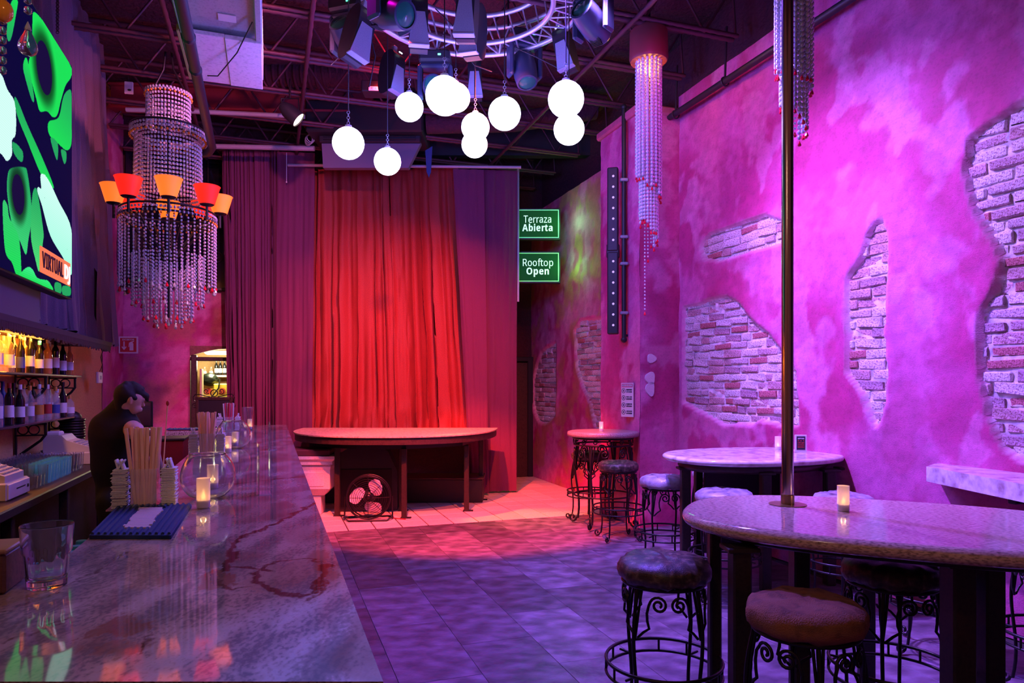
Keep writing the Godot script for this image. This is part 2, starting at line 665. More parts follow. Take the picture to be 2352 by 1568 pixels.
	for q in [["clear_bottle", lin(0.55, 0.45, 0.42), 0.14], ["amber_bottle", lin(0.55, 0.2, 0.04), 0.6], ["pale_bottle", lin(0.7, 0.72, 0.75), 0.2]]:
		glass(q[0], q[1], q[2])
	mat("dark_bottle", lin(0.012, 0.012, 0.014), 0.08)
	mat("green_bottle", lin(0.01, 0.035, 0.015), 0.08)
	mat("blue_bottle", lin(0.015, 0.03, 0.16), 0.1)
	mat("gold_foil", lin(0.6, 0.42, 0.1), 0.3, 0.7)
	mat("orange_label", lin(0.62, 0.26, 0.03), 0.6)
	mat("red_label", lin(0.5, 0.03, 0.03), 0.6)
	mat("blue_label", lin(0.05, 0.07, 0.3), 0.6)
	mat("lens_dark", lin(0.02, 0.02, 0.03), 0.05)

# ------------------------------------------------------------------ plaster
func sdf(p: Vector2, poly: PackedVector2Array) -> float:      # positive inside
	var d := 1e9
	var inside := false
	var m := poly.size()
	var j := m - 1
	for k in m:
		var a := poly[k]
		var b := poly[j]
		var e := b - a
		var w := p - a
		d = minf(d, (w - e * clampf(w.dot(e) / e.length_squared(), 0.0, 1.0)).length_squared())
		if (a.y > p.y) != (b.y > p.y) and p.x < e.x * (p.y - a.y) / e.y + a.x:
			inside = not inside
		j = k
	return sqrt(d) * (1.0 if inside else -1.0)

func patch_px(px: Array, a: float) -> PackedVector2Array:
	var o := PackedVector2Array()
	for k in range(0, px.size(), 2):
		o.append(WB(px[k], px[k + 1], a))
	return o

var n_big: FastNoiseLite
var n_mid: FastNoiseLite
var n_fin: FastNoiseLite

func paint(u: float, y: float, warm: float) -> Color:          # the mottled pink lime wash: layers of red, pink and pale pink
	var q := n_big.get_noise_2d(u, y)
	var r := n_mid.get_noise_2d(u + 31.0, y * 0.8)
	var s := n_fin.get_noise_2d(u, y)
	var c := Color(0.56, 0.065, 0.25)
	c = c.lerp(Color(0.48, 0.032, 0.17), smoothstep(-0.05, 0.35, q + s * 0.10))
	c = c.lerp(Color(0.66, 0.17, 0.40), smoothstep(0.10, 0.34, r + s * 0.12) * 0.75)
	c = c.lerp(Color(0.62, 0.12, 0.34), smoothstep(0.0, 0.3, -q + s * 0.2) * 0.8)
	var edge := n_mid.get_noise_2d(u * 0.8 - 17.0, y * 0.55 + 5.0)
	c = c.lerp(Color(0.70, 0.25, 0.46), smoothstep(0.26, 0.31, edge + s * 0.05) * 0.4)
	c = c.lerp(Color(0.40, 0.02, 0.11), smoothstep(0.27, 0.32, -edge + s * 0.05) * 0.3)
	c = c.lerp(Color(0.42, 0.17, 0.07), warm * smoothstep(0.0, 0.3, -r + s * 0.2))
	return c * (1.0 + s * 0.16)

# a plastered wall from corner o along the unit vector e, w long and h high, seen from e x up's other side; holes are outlines in (along, up)
func plaster(o: Vector3, e: Vector3, w: float, h: float, step: float, holes: Array, seed_at: float, warm := 0.0) -> MB:
	var mb := MB.new()
	var nrm := e.cross(Vector3.UP)
	var nu := int(ceil(w / step)) + 1
	var nv := int(ceil(h / step)) + 1
	var pts := PackedVector3Array()
	var cols := PackedColorArray()
	var boxes := []
	for hl in holes:
		var bb := Rect2(hl[0], Vector2.ZERO)
		for q in hl:
			bb = bb.expand(q)
		boxes.append(bb.grow(0.2))
	for j in nv:
		for k in nu:
			var u := w * k / (nu - 1)
			var y := h * j / (nv - 1)
			var d := -1.0
			var q := Vector2(u, y)
			for m in holes.size():
				if boxes[m].has_point(q):
					d = maxf(d, sdf(q, holes[m]))
			var f := n_fin.get_noise_2d(u * 1.3 + seed_at, y * 1.3)
			var lift := n_mid.get_noise_2d(u + seed_at, y) * 0.012 + f * 0.003
			d += f * 0.007
			var c := paint(u + seed_at, y, warm)
			if d > -0.2:
				lift += 0.012 * smoothstep(-0.16, -0.03, d)
				lift -= 0.052 * smoothstep(-0.006, 0.014, d)
				c = c.lerp(Color(0.80, 0.55, 0.60), smoothstep(-0.03, 0.0, d) * 0.4)
				c = c.lerp(Color(0.66, 0.58, 0.60) * (1.0 + f * 0.6), smoothstep(0.008, 0.025, d))
			pts.append(o + e * u + Vector3.UP * y + nrm * lift)
			cols.append(c)
	mb.grid(pts, nu, nv)
	mb.c = cols
	mb.tinted = true
	return mb

func room() -> void:
	n_big = noise(0.75, FastNoiseLite.TYPE_SIMPLEX_SMOOTH, 2, 5)
	n_mid = noise(1.5, FastNoiseLite.TYPE_SIMPLEX_SMOOTH, 3, 6)
	n_fin = noise(6.0, FastNoiseLite.TYPE_SIMPLEX, 4, 8)
	var up := Vector3.UP
	var ur := Vector3(CO, 0, -SI)
	var ud := Vector3(-SI, 0, -CO)
	var m := MB.new()
	m.at(R(1.2, 0, 4.8), TH).box(Vector3(0, -0.11, 0), Vector3(8.4, 0.2, 14.4))
	struct("floor", m, M.grout, "dark grout bed under the floor tiles of the club", "floor")
	m = MB.new().at(R(1.2, 0, 4.8), TH).box(Vector3(0, 5.72, 0), Vector3(8.4, 0.2, 14.4))
	struct("ceiling", m, M.dark_ceiling, "dark maroon roof deck above the open steel joists", "ceiling")
	# walls with thickness; the plastered faces stand a little before them
	m = MB.new().at(R(4.66, 0, 4.8), TH).box(Vector3(0, 2.8, 0), Vector3(0.2, 5.8, 14.2))
	m.at(R(4.46, 0, 0.4), TH).box(Vector3(0, 2.45, 0), Vector3(0.1, 4.9, 4.4))
	struct("wall_right", m, M.dark_ceiling, "dark upper part and core of the long wall with brick patches", "wall")
	m = MB.new().at(R(-2.16, 0, 4.8), TH).box(Vector3(0, 2.8, 0), Vector3(0.2, 5.8, 14.2))
	struct("wall_left", m, M.orange_wall, "ochre plaster wall behind the bottle shelves", "wall")
	m = MB.new().at(R(1.2, 0, -1.9), TH).box(Vector3(0, 2.8, 0), Vector3(8.4, 5.8, 0.2))
	struct("wall_front", m, M.orange_wall, "plain ochre wall behind the viewer", "wall")
	# the back wall, with a doorway left of the stage curtains
	var d0 := 437.0
	var back_b := 11.53
	var ax := func(px: float) -> float:
		var k := (px - 1176.0) / F
		var z := back_b / (CO - SI * k)
		return CO * k * z + SI * z
	var a0: float = ax.call(d0)
	var a1 := a0 + 1.05
	m = MB.new().at(R(0, 0, back_b + 0.12), TH)
	m.box(Vector3((-2.1 + a0) / 2, 2.8, 0), Vector3(a0 + 2.1, 5.8, 0.2))
	m.box(Vector3((a1 + 4.6) / 2, 2.8, 0), Vector3(4.6 - a1, 5.8, 0.2))
	m.box(Vector3((a0 + a1) / 2, 4.15, 0), Vector3(a1 - a0, 3.1, 0.2))
	var wb := struct("wall_back", m, M.dark_ceiling, "back wall of mottled red plaster with an arched doorway", "wall")
	var arch := PackedVector2Array()                       # the plaster face: a plain outline cut round the arch
	var low := MB.new()
	for q in [[-2.06, a0], [a1, 1.6]]:
		var f := plaster(R(q[0], 0, back_b), ur, q[1] - q[0], 3.05, 0.05, [], 40.0 + q[0], 0.5)
		part("plaster_face", f, M.plaster, wb)
	var lint := plaster(R(a0, 2.18, back_b), ur, a1 - a0, 0.87, 0.05, [], 47.0, 0.5)
	part("plaster_face", lint, M.plaster, wb)
	for k in 13:
		var f := float(k) / 12.0
		arch.append(Vector2(a0 + (a1 - a0) * f, 2.05 + 0.11 * sin(PI * f)))
	arch.append(Vector2(a1, 2.2))
	arch.append(Vector2(a0, 2.2))
	low.at(R(0, 0, back_b), TH).prism(arch, -0.1, 0.02)
	part("arch_head", low, mat("arch_plaster", lin(0.30, 0.12, 0.09), 0.8, 0.0, ntex(0.03, [lin(0.6, 0.6, 0.6), lin(1, 1, 1)], 256, 4, 12), 2.0), wb)
	# the dark glazed opening high in the back wall, left of the curtains
	m = MB.new().at(R(0, 0, back_b - 0.03), TH).box(Vector3((-2.02 + 0.3) / 2, 4.1, 0), Vector3(2.3, 2.05, 0.04))
	var wn := struct("window_1", m, mat("night_glass", lin(0.006, 0.006, 0.012), 0.08), "dark high window above the pink back wall", "window")
	m = MB.new().at(R(0, 0, back_b - 0.06), TH)
	m.box(Vector3(-0.86, 3.06, 0), Vector3(2.3, 0.05, 0.06), 0.008)
	part("window_sill", m, M.black_iron, wn)
	for k in 5:
		m = MB.new().at(R(-1.9 + k * 0.5, 3.06, back_b - 0.07), TH)
		m.rod(Vector3.ZERO, Vector3(0, 2.0, 0), 0.012, 6)
		var sp := []
		for q in spiral(0.12, 0.5, 0.11, PI, 1.4, 1.0, 22):
			sp.append(Vector3(q.x, q.y, 0))
		m.tube(sp, 0.008, 5)
		part("iron_bar", m, M.black_iron, wn)
	# the end of the left wall catches magenta light
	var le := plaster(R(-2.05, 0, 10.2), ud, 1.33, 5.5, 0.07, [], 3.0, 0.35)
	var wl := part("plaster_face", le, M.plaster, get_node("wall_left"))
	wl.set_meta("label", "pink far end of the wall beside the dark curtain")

func floor_tiles() -> void:
	var fl: Node3D = get_node("floor")
	var sm: ArrayMesh = MB.new().box(Vector3(0, -0.006, 0), Vector3(0.4575, 0.012, 0.9175), 0.0012).mesh()
	var hm: ArrayMesh = MB.new().box(Vector3(0, -0.006, 0), Vector3(0.4575, 0.012, 0.4575), 0.0012).mesh()
	var cm: ArrayMesh = MB.new().box(Vector3(0, -0.006, 0), Vector3(0.288, 0.014, 0.288), 0.004).mesh()
	for s in 9:
		var a := 0.42 + 0.46 * s
		var b := 7.845
		if s % 2:
			place("floor_tile", hm, M["slate_tile_%d" % (s % 6)], fl, R(a, 0, b - 0.23), TH)
			b -= 0.46
		while b > 1.2:
			place("floor_tile", sm, M["slate_tile_%d" % (rng.randi() % 6)], fl, R(a, rng.randf_range(-0.0006, 0.0006), b - 0.46), TH)
			b -= 0.92
	for r in 13:
		for s in 14:
			var a := 0.36 + 0.3 * s
			var b := 8.02 + 0.3 * r
			if b > 11.5:
				continue
			place("clay_tile", cm, [M.clay_tile, M.clay_tile_b][rng.randi() % 2], fl, R(a, rng.randf_range(-0.001, 0.001), b), TH)

func brick_wall() -> void:
	var ud := Vector3(-SI, 0, -CO)
	var wr: Node3D = get_node("wall_right")
	# outlines traced on the wall itself, as (b, y)
	var one := patch_px([1571, 705, 1610, 697, 1640, 684, 1667, 680, 1690, 690, 1705, 703, 1713, 720, 1736, 743, 1767, 766, 1793, 800, 1812, 822, 1828, 850, 1832, 900, 1836, 976, 1797, 977, 1744, 965, 1728, 975, 1700, 972, 1663, 975, 1636, 957, 1600, 940, 1571, 923], 4.43)
	var two := patch_px([1610, 571, 1617, 594, 1652, 600, 1720, 578, 1797, 556, 1812, 540, 1814, 522, 1797, 506, 1759, 494, 1724, 506, 1680, 521, 1633, 536, 1614, 556], 4.43)
	var tri := patch_px([2025, 504, 2006, 517, 1992, 540, 1985, 575, 1973, 602, 1948, 632, 1944, 674, 1943, 728, 1948, 785, 1946, 854, 1981, 904, 2000, 957, 2013, 980, 2023, 969, 2034, 919, 2040, 858, 2031, 766, 2038, 651, 2038, 536], 4.43)
	var four := patch_px([2500, 150, 2352, 230, 2309, 261, 2260, 296, 2229, 320, 2218, 392, 2229, 443, 2243, 490, 2263, 523, 2283, 552, 2302, 594, 2287, 663, 2256, 712, 2251, 766, 2254, 873, 2272, 957, 2306, 1030, 2325, 1041, 2352, 1055, 2500, 1090], 4.43)
	var all := [one, two, tri, four]
	var b_hi := 6.95
	var local := []
	for p in all:
		var q := PackedVector2Array()
		for w in p:
			q.append(Vector2(b_hi - w.x, w.y))
		local.append(q)
	part("plaster_face", plaster(R(4.43, 0, b_hi), -ud, 4.4, 4.92, 0.025, local, 0.0), M.plaster, wr)
	# the pilaster and the recessed length of wall beyond it
	var pil := MB.new().at(R(4.25, 0, 7.42), TH).box(Vector3(0, 2.34, 0), Vector3(0.64, 4.68, 0.94))
	var pt := struct("trim_1", pil, M.dark_ceiling, "pink plaster pilaster carrying the black light bar", "pilaster")
	part("plaster_face", plaster(R(3.92, 0, 6.93), Vector3(CO, 0, -SI), 0.54, 4.7, 0.04, [], 9.0), M.plaster, pt)
	part("plaster_face", plaster(R(3.92, 0, 7.91), -ud, 0.98, 4.7, 0.04, [], 12.0), M.plaster, pt)
	part("plaster_cap", MB.new().at(R(4.2, 0, 7.42), TH).box(Vector3(0, 4.72, 0), Vector3(0.66, 0.1, 1.06), 0.02), mat("cap_plaster", lin(0.55, 0.1, 0.2), 0.8, 0.0, ntex(0.03, [lin(0.7, 0.7, 0.7), lin(1, 1, 1)], 256, 4, 13), 1.5), pt)
	var five := patch_px([1278, 787, 1258, 798, 1243, 811, 1232, 840, 1225, 874, 1225, 925, 1230, 952, 1239, 969, 1253, 973, 1266, 966, 1276, 953, 1277, 870], 4.35)
	var six := patch_px([1386, 730, 1334, 736, 1320, 759, 1322, 800, 1324, 842, 1338, 885, 1354, 921, 1366, 973, 1370, 1000, 1390, 1000], 4.35)
	var inner := [five, six]
	var ll := []
	for p in inner:
		var q := PackedVector2Array()
		for w in p:
			q.append(Vector2(11.53 - w.x, w.y))
		ll.append(q)
	var rec := plaster(R(4.35, 0, 11.53), -ud, 3.7, 4.6, 0.035, ll, 20.0, 0.7)
	var rw := struct("wall_recess", rec, M.plaster, "shadowed red plaster wall with two brick patches beside the bistro table", "wall")
	# bricks, each a mesh of its own, set in the holes
	var meshes := []
	for k in 8:
		var t: Array = [Color(0.50, 0.16, 0.18), Color(0.58, 0.34, 0.36), Color(0.66, 0.56, 0.57), Color(0.58, 0.44, 0.48), Color(0.72, 0.62, 0.64), Color(0.46, 0.28, 0.34), Color(0.60, 0.38, 0.42), Color(0.74, 0.66, 0.66)]
		meshes.append(brick_mesh(t[k], k))
	for w in 6:
		var poly: PackedVector2Array = (all + inner)[w]
		var wa := 4.43 if w < 4 else 4.35
		var bb := Rect2(poly[0], Vector2.ZERO)
		for q in poly:
			bb = bb.expand(q)
		var par := wr if w < 4 else rw
		var row := 0
		var y := bb.position.y - 0.03
		while y < bb.end.y + 0.03:
			var b := bb.position.x - 0.2 + (0.14 if row % 2 else 0.0) + rng.randf_range(-0.03, 0.03)
			while b < bb.end.x + 0.2:
				var ln := 0.25 * (0.5 if rng.randf() < 0.12 else 1.0)
				var mid := Vector2(b + ln / 2, y + 0.032)
				if sdf(mid, poly) > -0.05 or sdf(mid + Vector2(ln * 0.45, 0), poly) > -0.02 or sdf(mid - Vector2(ln * 0.45, 0), poly) > -0.02:
					var o := place("brick", meshes[rng.randi() % 8], M.brick, par, R(wa + 0.046 + rng.randf_range(-0.008, 0.012), mid.y, mid.x), TH + rng.randf_range(-0.03, 0.03))
					o.rotation.x = rng.randf_range(-0.04, 0.04)
					o.scale = Vector3(1.0, rng.randf_range(0.92, 1.08), ln / 0.25 * rng.randf_range(0.93, 1.03))
				b += ln + 0.018
			y += 0.081
			row += 1

func brick_mesh(c: Color, sd: int) -> ArrayMesh:
	var f := noise(9.0, FastNoiseLite.TYPE_SIMPLEX, 3, 100 + sd)
	var mb := MB.new()
	mb.box(Vector3.ZERO, Vector3(0.05, 0.067, 0.256), 0.007)
	mb.tinted = true
	for k in mb.v.size():
		var q := mb.v[k]
		q += Vector3(f.get_noise_3d(q.x * 3, q.y * 3, q.z), f.get_noise_3d(q.z, q.y * 3, 5.0), f.get_noise_3d(q.x, 9.0, q.z * 2)) * 0.02
		mb.v[k] = q
		mb.c[k] = c * (1.0 + f.get_noise_3d(q.z * 2, q.y * 4, 2.0) * 0.5)
	return mb.mesh()

func joist(b: float, y: float, a0: float, a1: float, label: String) -> void:
	var t := thing("ceiling_joist", label, "joist", R(0, y, b), TH, "open steel joists under the roof deck")
	t.set_meta("kind", "structure")
	var bar := func(p: Vector3, q: Vector3, r: float) -> MB:    # a ribbed reinforcing bar
		var pts := []
		var rs := []
		var m := int(p.distance_to(q) / 0.045)
		for k in m + 1:
			pts.append(p.lerp(q, float(k) / m))
			rs.append(r * (1.12 if k % 2 else 0.92))
		return MB.new().tube(pts, rs, 6)
	part("bottom_chord", bar.call(Vector3(a0, 0, -0.03), Vector3(a1, 0, -0.03), 0.024), M.joist_steel, t)
	part("bottom_chord", bar.call(Vector3(a0, 0, 0.05), Vector3(a1, 0, 0.05), 0.02), M.joist_steel, t)
	part("top_chord", bar.call(Vector3(a0, 0.5, 0), Vector3(a1, 0.5, 0), 0.03), M.joist_steel, t)
	var web := MB.new()
	var a := a0
	while a < a1 - 0.1:
		web.rod(Vector3(a, 0, 0.01), Vector3(minf(a + 0.33, a1), 0.5, 0), 0.013, 5)
		web.rod(Vector3(minf(a + 0.33, a1), 0.5, 0), Vector3(minf(a + 0.66, a1), 0, 0.01), 0.013, 5)
		a += 0.66
	var w := part("web", web, M.joist_steel, t)
	w.set_meta("kind", "stuff")

func ceiling() -> void:
	var words := ["nearest the viewer", "over the long bar", "in front of the ring truss", "through the ring truss", "behind the ring truss", "above the par spotlight", "above the white globes' far side", "above the stage curtains", "against the back wall"]
	for k in 9:
		joist(3.9 + k * 0.92, 5.0, -2.0, 4.3, "ribbed steel roof joist with zigzag web " + words[k])
	# runs along the room
	var m := MB.new()
	m.tube([P(396, -90, 4.06), P(415, 0, 4.47), P(449, 160, 5.46), P(479, 300, 6.77), P(487, 338, 7.25), P(478, 352, 7.35), P(462, 352, 7.4)], 0.042, 10)
	for q in [P(433, 85, 4.95), P(449, 160, 5.46)]:
		m.ball(q, 0.052, 10)
	tag(part("drain_pipe", m, M.pipe), "dark drain pipe running under the joists beside the boxed duct", "pipe")
	m = MB.new().tube([P(395, 334, 9.6), P(722, 341, 9.6)], 0.035, 10)
	tag(part("curtain_pipe", m, M.pale_pipe), "pale pipe above the dark stage curtain by the chandelier", "pipe")
	m = MB.new().tube([P(290, 252, 8.4), P(450, 256, 8.5), P(700, 268, 8.6)], 0.028, 10)
	tag(part("conduit_pipe", m, M.silver_paint), "pale conduit crossing behind the crystal chandelier", "pipe")
	m = MB.new().tube([R(4.30, 4.62, 3.0), R(4.30, 4.66, 7.05)], 0.035, 10)
	for b in [3.6, 4.75, 5.9, 6.8]:
		m.rod(R(4.30, 4.66, b), R(4.32, 5.2, b), 0.012, 6)
		m.ring(R(4.30, 4.645, b), 0.045, 0.008, 12, 5, Vector3(-SI, 0, -CO))
	tag(part("sprinkler_pipe", m, M.pipe), "dark pipe on hangers along the top of the brick patched wall", "pipe")
	for s in [[-0.9, "over the bar"], [0.35, "left of the ring truss"], [3.15, "over the round tables"]]:
		m = MB.new()
		var pts := []
		var rs := []
		for k in 90:
			pts.append(R(s[0], 4.95, 3.6 + 7.6 * k / 89.0))
			rs.append(0.026 if k % 2 else 0.021)
		m.tube(pts, rs, 6)
		tag(part("bridging_bar", m, M.joist_steel), "ribbed bridging bar running into the room " + s[1], "bar").set_meta("kind", "structure")
	# steel beam, maroon duct
	m = MB.new().at(P(560, 230, 9.2), 0.05)
	m.box(Vector3(0, 0, 0), Vector3(3.4, 0.3, 0.06), 0.01).box(Vector3(0, -0.15, 0), Vector3(3.4, 0.03, 0.2), 0.006).box(Vector3(0, 0.15, 0), Vector3(3.4, 0.03, 0.2), 0.006)
	tag(part("roof_beam", m, mat("maroon_steel", lin(0.20, 0.012, 0.022), 0.6, 0.0, M.grout.albedo_texture, 2.0)), "maroon steel beam behind the chandelier top with peeling paint", "beam").set_meta("kind", "structure")
	m = MB.new()
	for k in 26:
		m.ring(P(620 + k * 16, 168 + sin(k * 0.4) * 6, 8.9), 0.17, 0.022, 16, 5, Vector3.RIGHT)
	m.tube([P(612, 168, 8.9), P(820, 172, 8.9), P(1040, 168, 8.9)], 0.165, 16)
	tag(part("flexible_duct", m, M.dark_ceiling), "maroon ribbed flexible duct behind the ring truss", "duct")
	m = MB.new()
	m.tube([P(1365, 252, 9.5), P(1300, 262, 9.4), P(1180, 280, 9.4), P(980, 285, 9.4)], 0.13, 16)
	tag(part("flexible_duct", m, M.dark_ceiling), "dark wrinkled duct crossing above the stage near the pilaster", "duct")
	# boxed unit with a pale board underneath
	var t := thing("ceiling_box", "large sheet metal duct box with pale boards underneath, hung beside the drain pipe", "duct box", P(524, 194, 5.98), TH)
	part("metal_box", MB.new().box(Vector3(0, 0.18, 0.9), Vector3(0.57, 0.24, 1.8), 0.015), M.sheet_metal, t)
	part("board", MB.new().box(Vector3(-0.13, 0.02, 0.42), Vector3(0.30, 0.03, 0.86), 0.004), M.pink_board, t)
	part("board", MB.new().box(Vector3(0.15, 0.015, 0.42), Vector3(0.26, 0.034, 0.86), 0.004), M.pink_board, t)
	part("batten", MB.new().box(Vector3(-0.295, 0.03, 0.42), Vector3(0.02, 0.05, 0.86), 0.003), mat("raw_wood", lin(0.5, 0.28, 0.1), 0.7), t)
	for s in [-0.26, 0.26]:
		part("rail", MB.new().box(Vector3(s, 0.04, 1.2), Vector3(0.05, 0.06, 0.7), 0.008), M.sheet_metal, t)
	part("service_label", MB.new().box(Vector3(0.05, 0.056, 1.05), Vector3(0.12, 0.006, 0.1)), M.white_plastic, t)
	part("cable", MB.new().tube([Vector3(0.22, 0.03, 1.1), Vector3(0.1, -0.03, 0.7), Vector3(-0.06, -0.07, 0.32), Vector3(-0.14, -0.07, 0.3)], 0.005, 5), M.black_paint, t)
	for s in [-0.26, 0.26]:
		part("hanger_rod", MB.new().rod(Vector3(s, 0.28, 0.5), Vector3(s, 0.95, 0.5), 0.01, 6), M.black_iron, t)
	# air unit over the stage
	t = thing("air_conditioner", "ceiling cassette air conditioner above the red stage curtain behind the globes", "air conditioner", P(846, 388, 9.45), 0.0)
	part("housing", MB.new().box(Vector3(0.0, 0.62, -0.12), Vector3(1.55, 0.42, 0.8), 0.02), M.black_paint, t)
	var face := MB.new()
	face.prism(PackedVector2Array([Vector2(-0.60, 0.0), Vector2(0.55, 0.0), Vector2(0.72, 0.34), Vector2(-0.62, 0.34)]), -0.05, 0.05)
	part("front_panel", face, mat("ac_face", lin(0.15, 0.11, 0.16), 0.5), t)
	part("grille_frame", MB.new().box(Vector3(0.04, 0.42, 0.08), Vector3(1.36, 0.19, 0.06), 0.01), M.pipe, t)
	for k in 4:
		part("slat", MB.new().box(Vector3(0.04, 0.36 + 0.038 * k, 0.12), Vector3(1.24, 0.012, 0.03), 0.003), M.black_paint, t)
	# bulkhead at the back right, black
	m = MB.new().at(P(1120, 330, 10.6), 0.0).box(Vector3(0, 0.25, 0), Vector3(3.2, 0.9, 0.15))
	tag(part("bulkhead", m, M.black_paint), "black bulkhead above the far curtains behind the globes", "bulkhead").set_meta("kind", "structure")
	m = MB.new().at(P(1045, 384, 10.0)).rod(Vector3(-2.4, 0.03, 0), Vector3(0.95, 0.0, 0), 0.022, 8)
	tag(part("curtain_rail", m, M.pale_pipe), "thin metal rail carrying the red stage curtain", "curtain rail")

func back_room() -> void:
	# the lit pantry seen through the arched doorway
	var b0 := 11.75
	var m := MB.new().at(R(0, 0, 0), TH)
	var base := R(-0.2, 0, b0)
	m.at(base, TH)
	m.box(Vector3(0, 1.5, -1.5), Vector3(3.2, 3.0, 0.1)).box(Vector3(-1.6, 1.5, -0.7), Vector3(0.1, 3.0, 1.7)).box(Vector3(1.6, 1.5, -0.7), Vector3(0.1, 3.0, 1.7)).box(Vector3(0, 3.02, -0.7), Vector3(3.3, 0.1, 1.8)).box(Vector3(0, -0.06, -0.7), Vector3(3.3, 0.1, 1.8))
	struct("wall_pantry", m, mat("pantry_wall", lin(0.55, 0.33, 0.16), 0.8, 0.0, M.grout.albedo_texture, 1.5), "ochre walls of the lit store room behind the doorway", "wall")
	var lampz := P(505, 810, 11.3)
	var t := thing("ceiling_lamp", "glowing white lamp in the store room seen through the arch", "lamp", lampz, TH)
	part("lamp_shade", MB.new().box(Vector3.ZERO, Vector3(0.45, 0.05, 0.35), 0.02), M.pantry_lamp, t)
	omni("pantry_light", Vector3(0, -0.08, 0.0), lin(1.0, 0.95, 0.55), 2.2, 0.12, t)
	# frame of the doorway, a glazed leaf folded in
	t = thing("door_frame", "dark painted wooden frame of the arched doorway", "door frame", P(446, 1010, 10.5), TH)
	t.name = "door_1"
	t.set_meta("kind", "structure")
	var y0: float = -P(446, 1010, 10.5).y
	part("jamb", MB.new().box(Vector3(0, y0 + 1.03, 0), Vector3(0.08, 2.06, 0.14), 0.01), M.dark_wood, t)
	part("transom", MB.new().box(Vector3(0.5, y0 + 2.0, 0), Vector3(1.1, 0.06, 0.1), 0.01), M.dark_wood, t)
	part("door_leaf", MB.new().box(Vector3(0.09, y0 + 1.3, -0.15), Vector3(0.03, 1.1, 0.3), 0.006), mat("pale_frame", lin(0.6, 0.55, 0.3), 0.5), t)
	# shelf with bottles, yellow crates, a bag
	var sh := thing("store_shelf", "white marble shelf of bottles in the lit store room", "shelf", P(510, 861, 11.85), TH)
	part("shelf_board", MB.new().box(Vector3(0.1, -0.02, 0), Vector3(0.8, 0.03, 0.25), 0.005), M.marble, sh)
	part("shelf_panel", MB.new().box(Vector3(0.1, -0.2, -0.06), Vector3(0.8, 0.3, 0.03)), mat("shelf_brown", lin(0.16, 0.06, 0.02), 0.6), sh)
	for k in 5:
		var dark := k >= 2
		var bt := bottle_thing(["clear_b", "clear_b", "wine_b", "wine_b", "wine_b"][k], P([470, 485, 497, 506, 516][k], 860, 11.8), 0.0,
			["squat clear jar with pale stopper at the left end of the store shelf", "second squat clear jar with pale stopper, beside the dark wine bottles", "dark wine bottle with white label next to the clear jars in the store", "dark wine bottle with white label in the middle of the store trio", "dark wine bottle with grey label against the curtain edge in the store"][k])
		bt.scale = Vector3.ONE * (0.62 if not dark else 0.8)
	for k in 2:
		t = thing("crate", ["yellow crate with round red emblem under the black bag", "yellow crate with round red emblem at the curtain edge"][k], "crate", P([480, 512][k], 913, 11.5), TH, "yellow crates in the store")
		part("body", MB.new().box(Vector3(0, 0.11, 0), Vector3(0.27, 0.24, 0.25), 0.012), mat("crate_yellow", lin(0.62, 0.46, 0.05), 0.5), t)
		var em := MB.new()
		var disc := PackedVector2Array()
		for q in 20:
			disc.append(Vector2(0.05 * cos(TAU * q / 20.0), 0.11 + 0.05 * sin(TAU * q / 20.0)))
		em.prism(disc, 0.125, 0.129)
		part("emblem", em, mat("crate_red", lin(0.5, 0.05, 0.02), 0.5), t)
		em = MB.new()
		for q in 22:
			em.at(Vector3(0.068 * cos(TAU * q / 22.0), 0.11 + 0.068 * sin(TAU * q / 22.0), 0.126)).box(Vector3.ZERO, Vector3(0.004, 0.01, 0.004))
		part("emblem_ray", em, M.crate_red, t).set_meta("kind", "stuff")
	t = thing("bag", "crumpled black bag on the yellow crates in the store room", "bag", P(482, 884, 11.4), TH)
	var bg := MB.new()
	var pp := PackedVector3Array()
	for j in 12:
		for k in 20:
			var h := -PI / 2 + PI * j / 11.0
			var an := TAU * k / 20
			var rr := 0.105 * (1.0 + 0.35 * sin(an * 3 + j) * cos(h * 4.0 + an))
			pp.append(Vector3(cos(h) * cos(an) * rr * 1.3, 0.09 + sin(h) * 0.11, -cos(h) * sin(an) * rr * 0.7))
	bg.grid(pp, 20, 12, true)
	part("sack", bg, mat("black_bag", lin(0.008, 0.012, 0.008), 0.35), t)
	part("strap", MB.new().tube([Vector3(0.16, 0.1, 0.1), Vector3(0.14, -0.05, 0.13), Vector3(0.03, -0.2, 0.14)], 0.012, 6), M.black_bag, t)

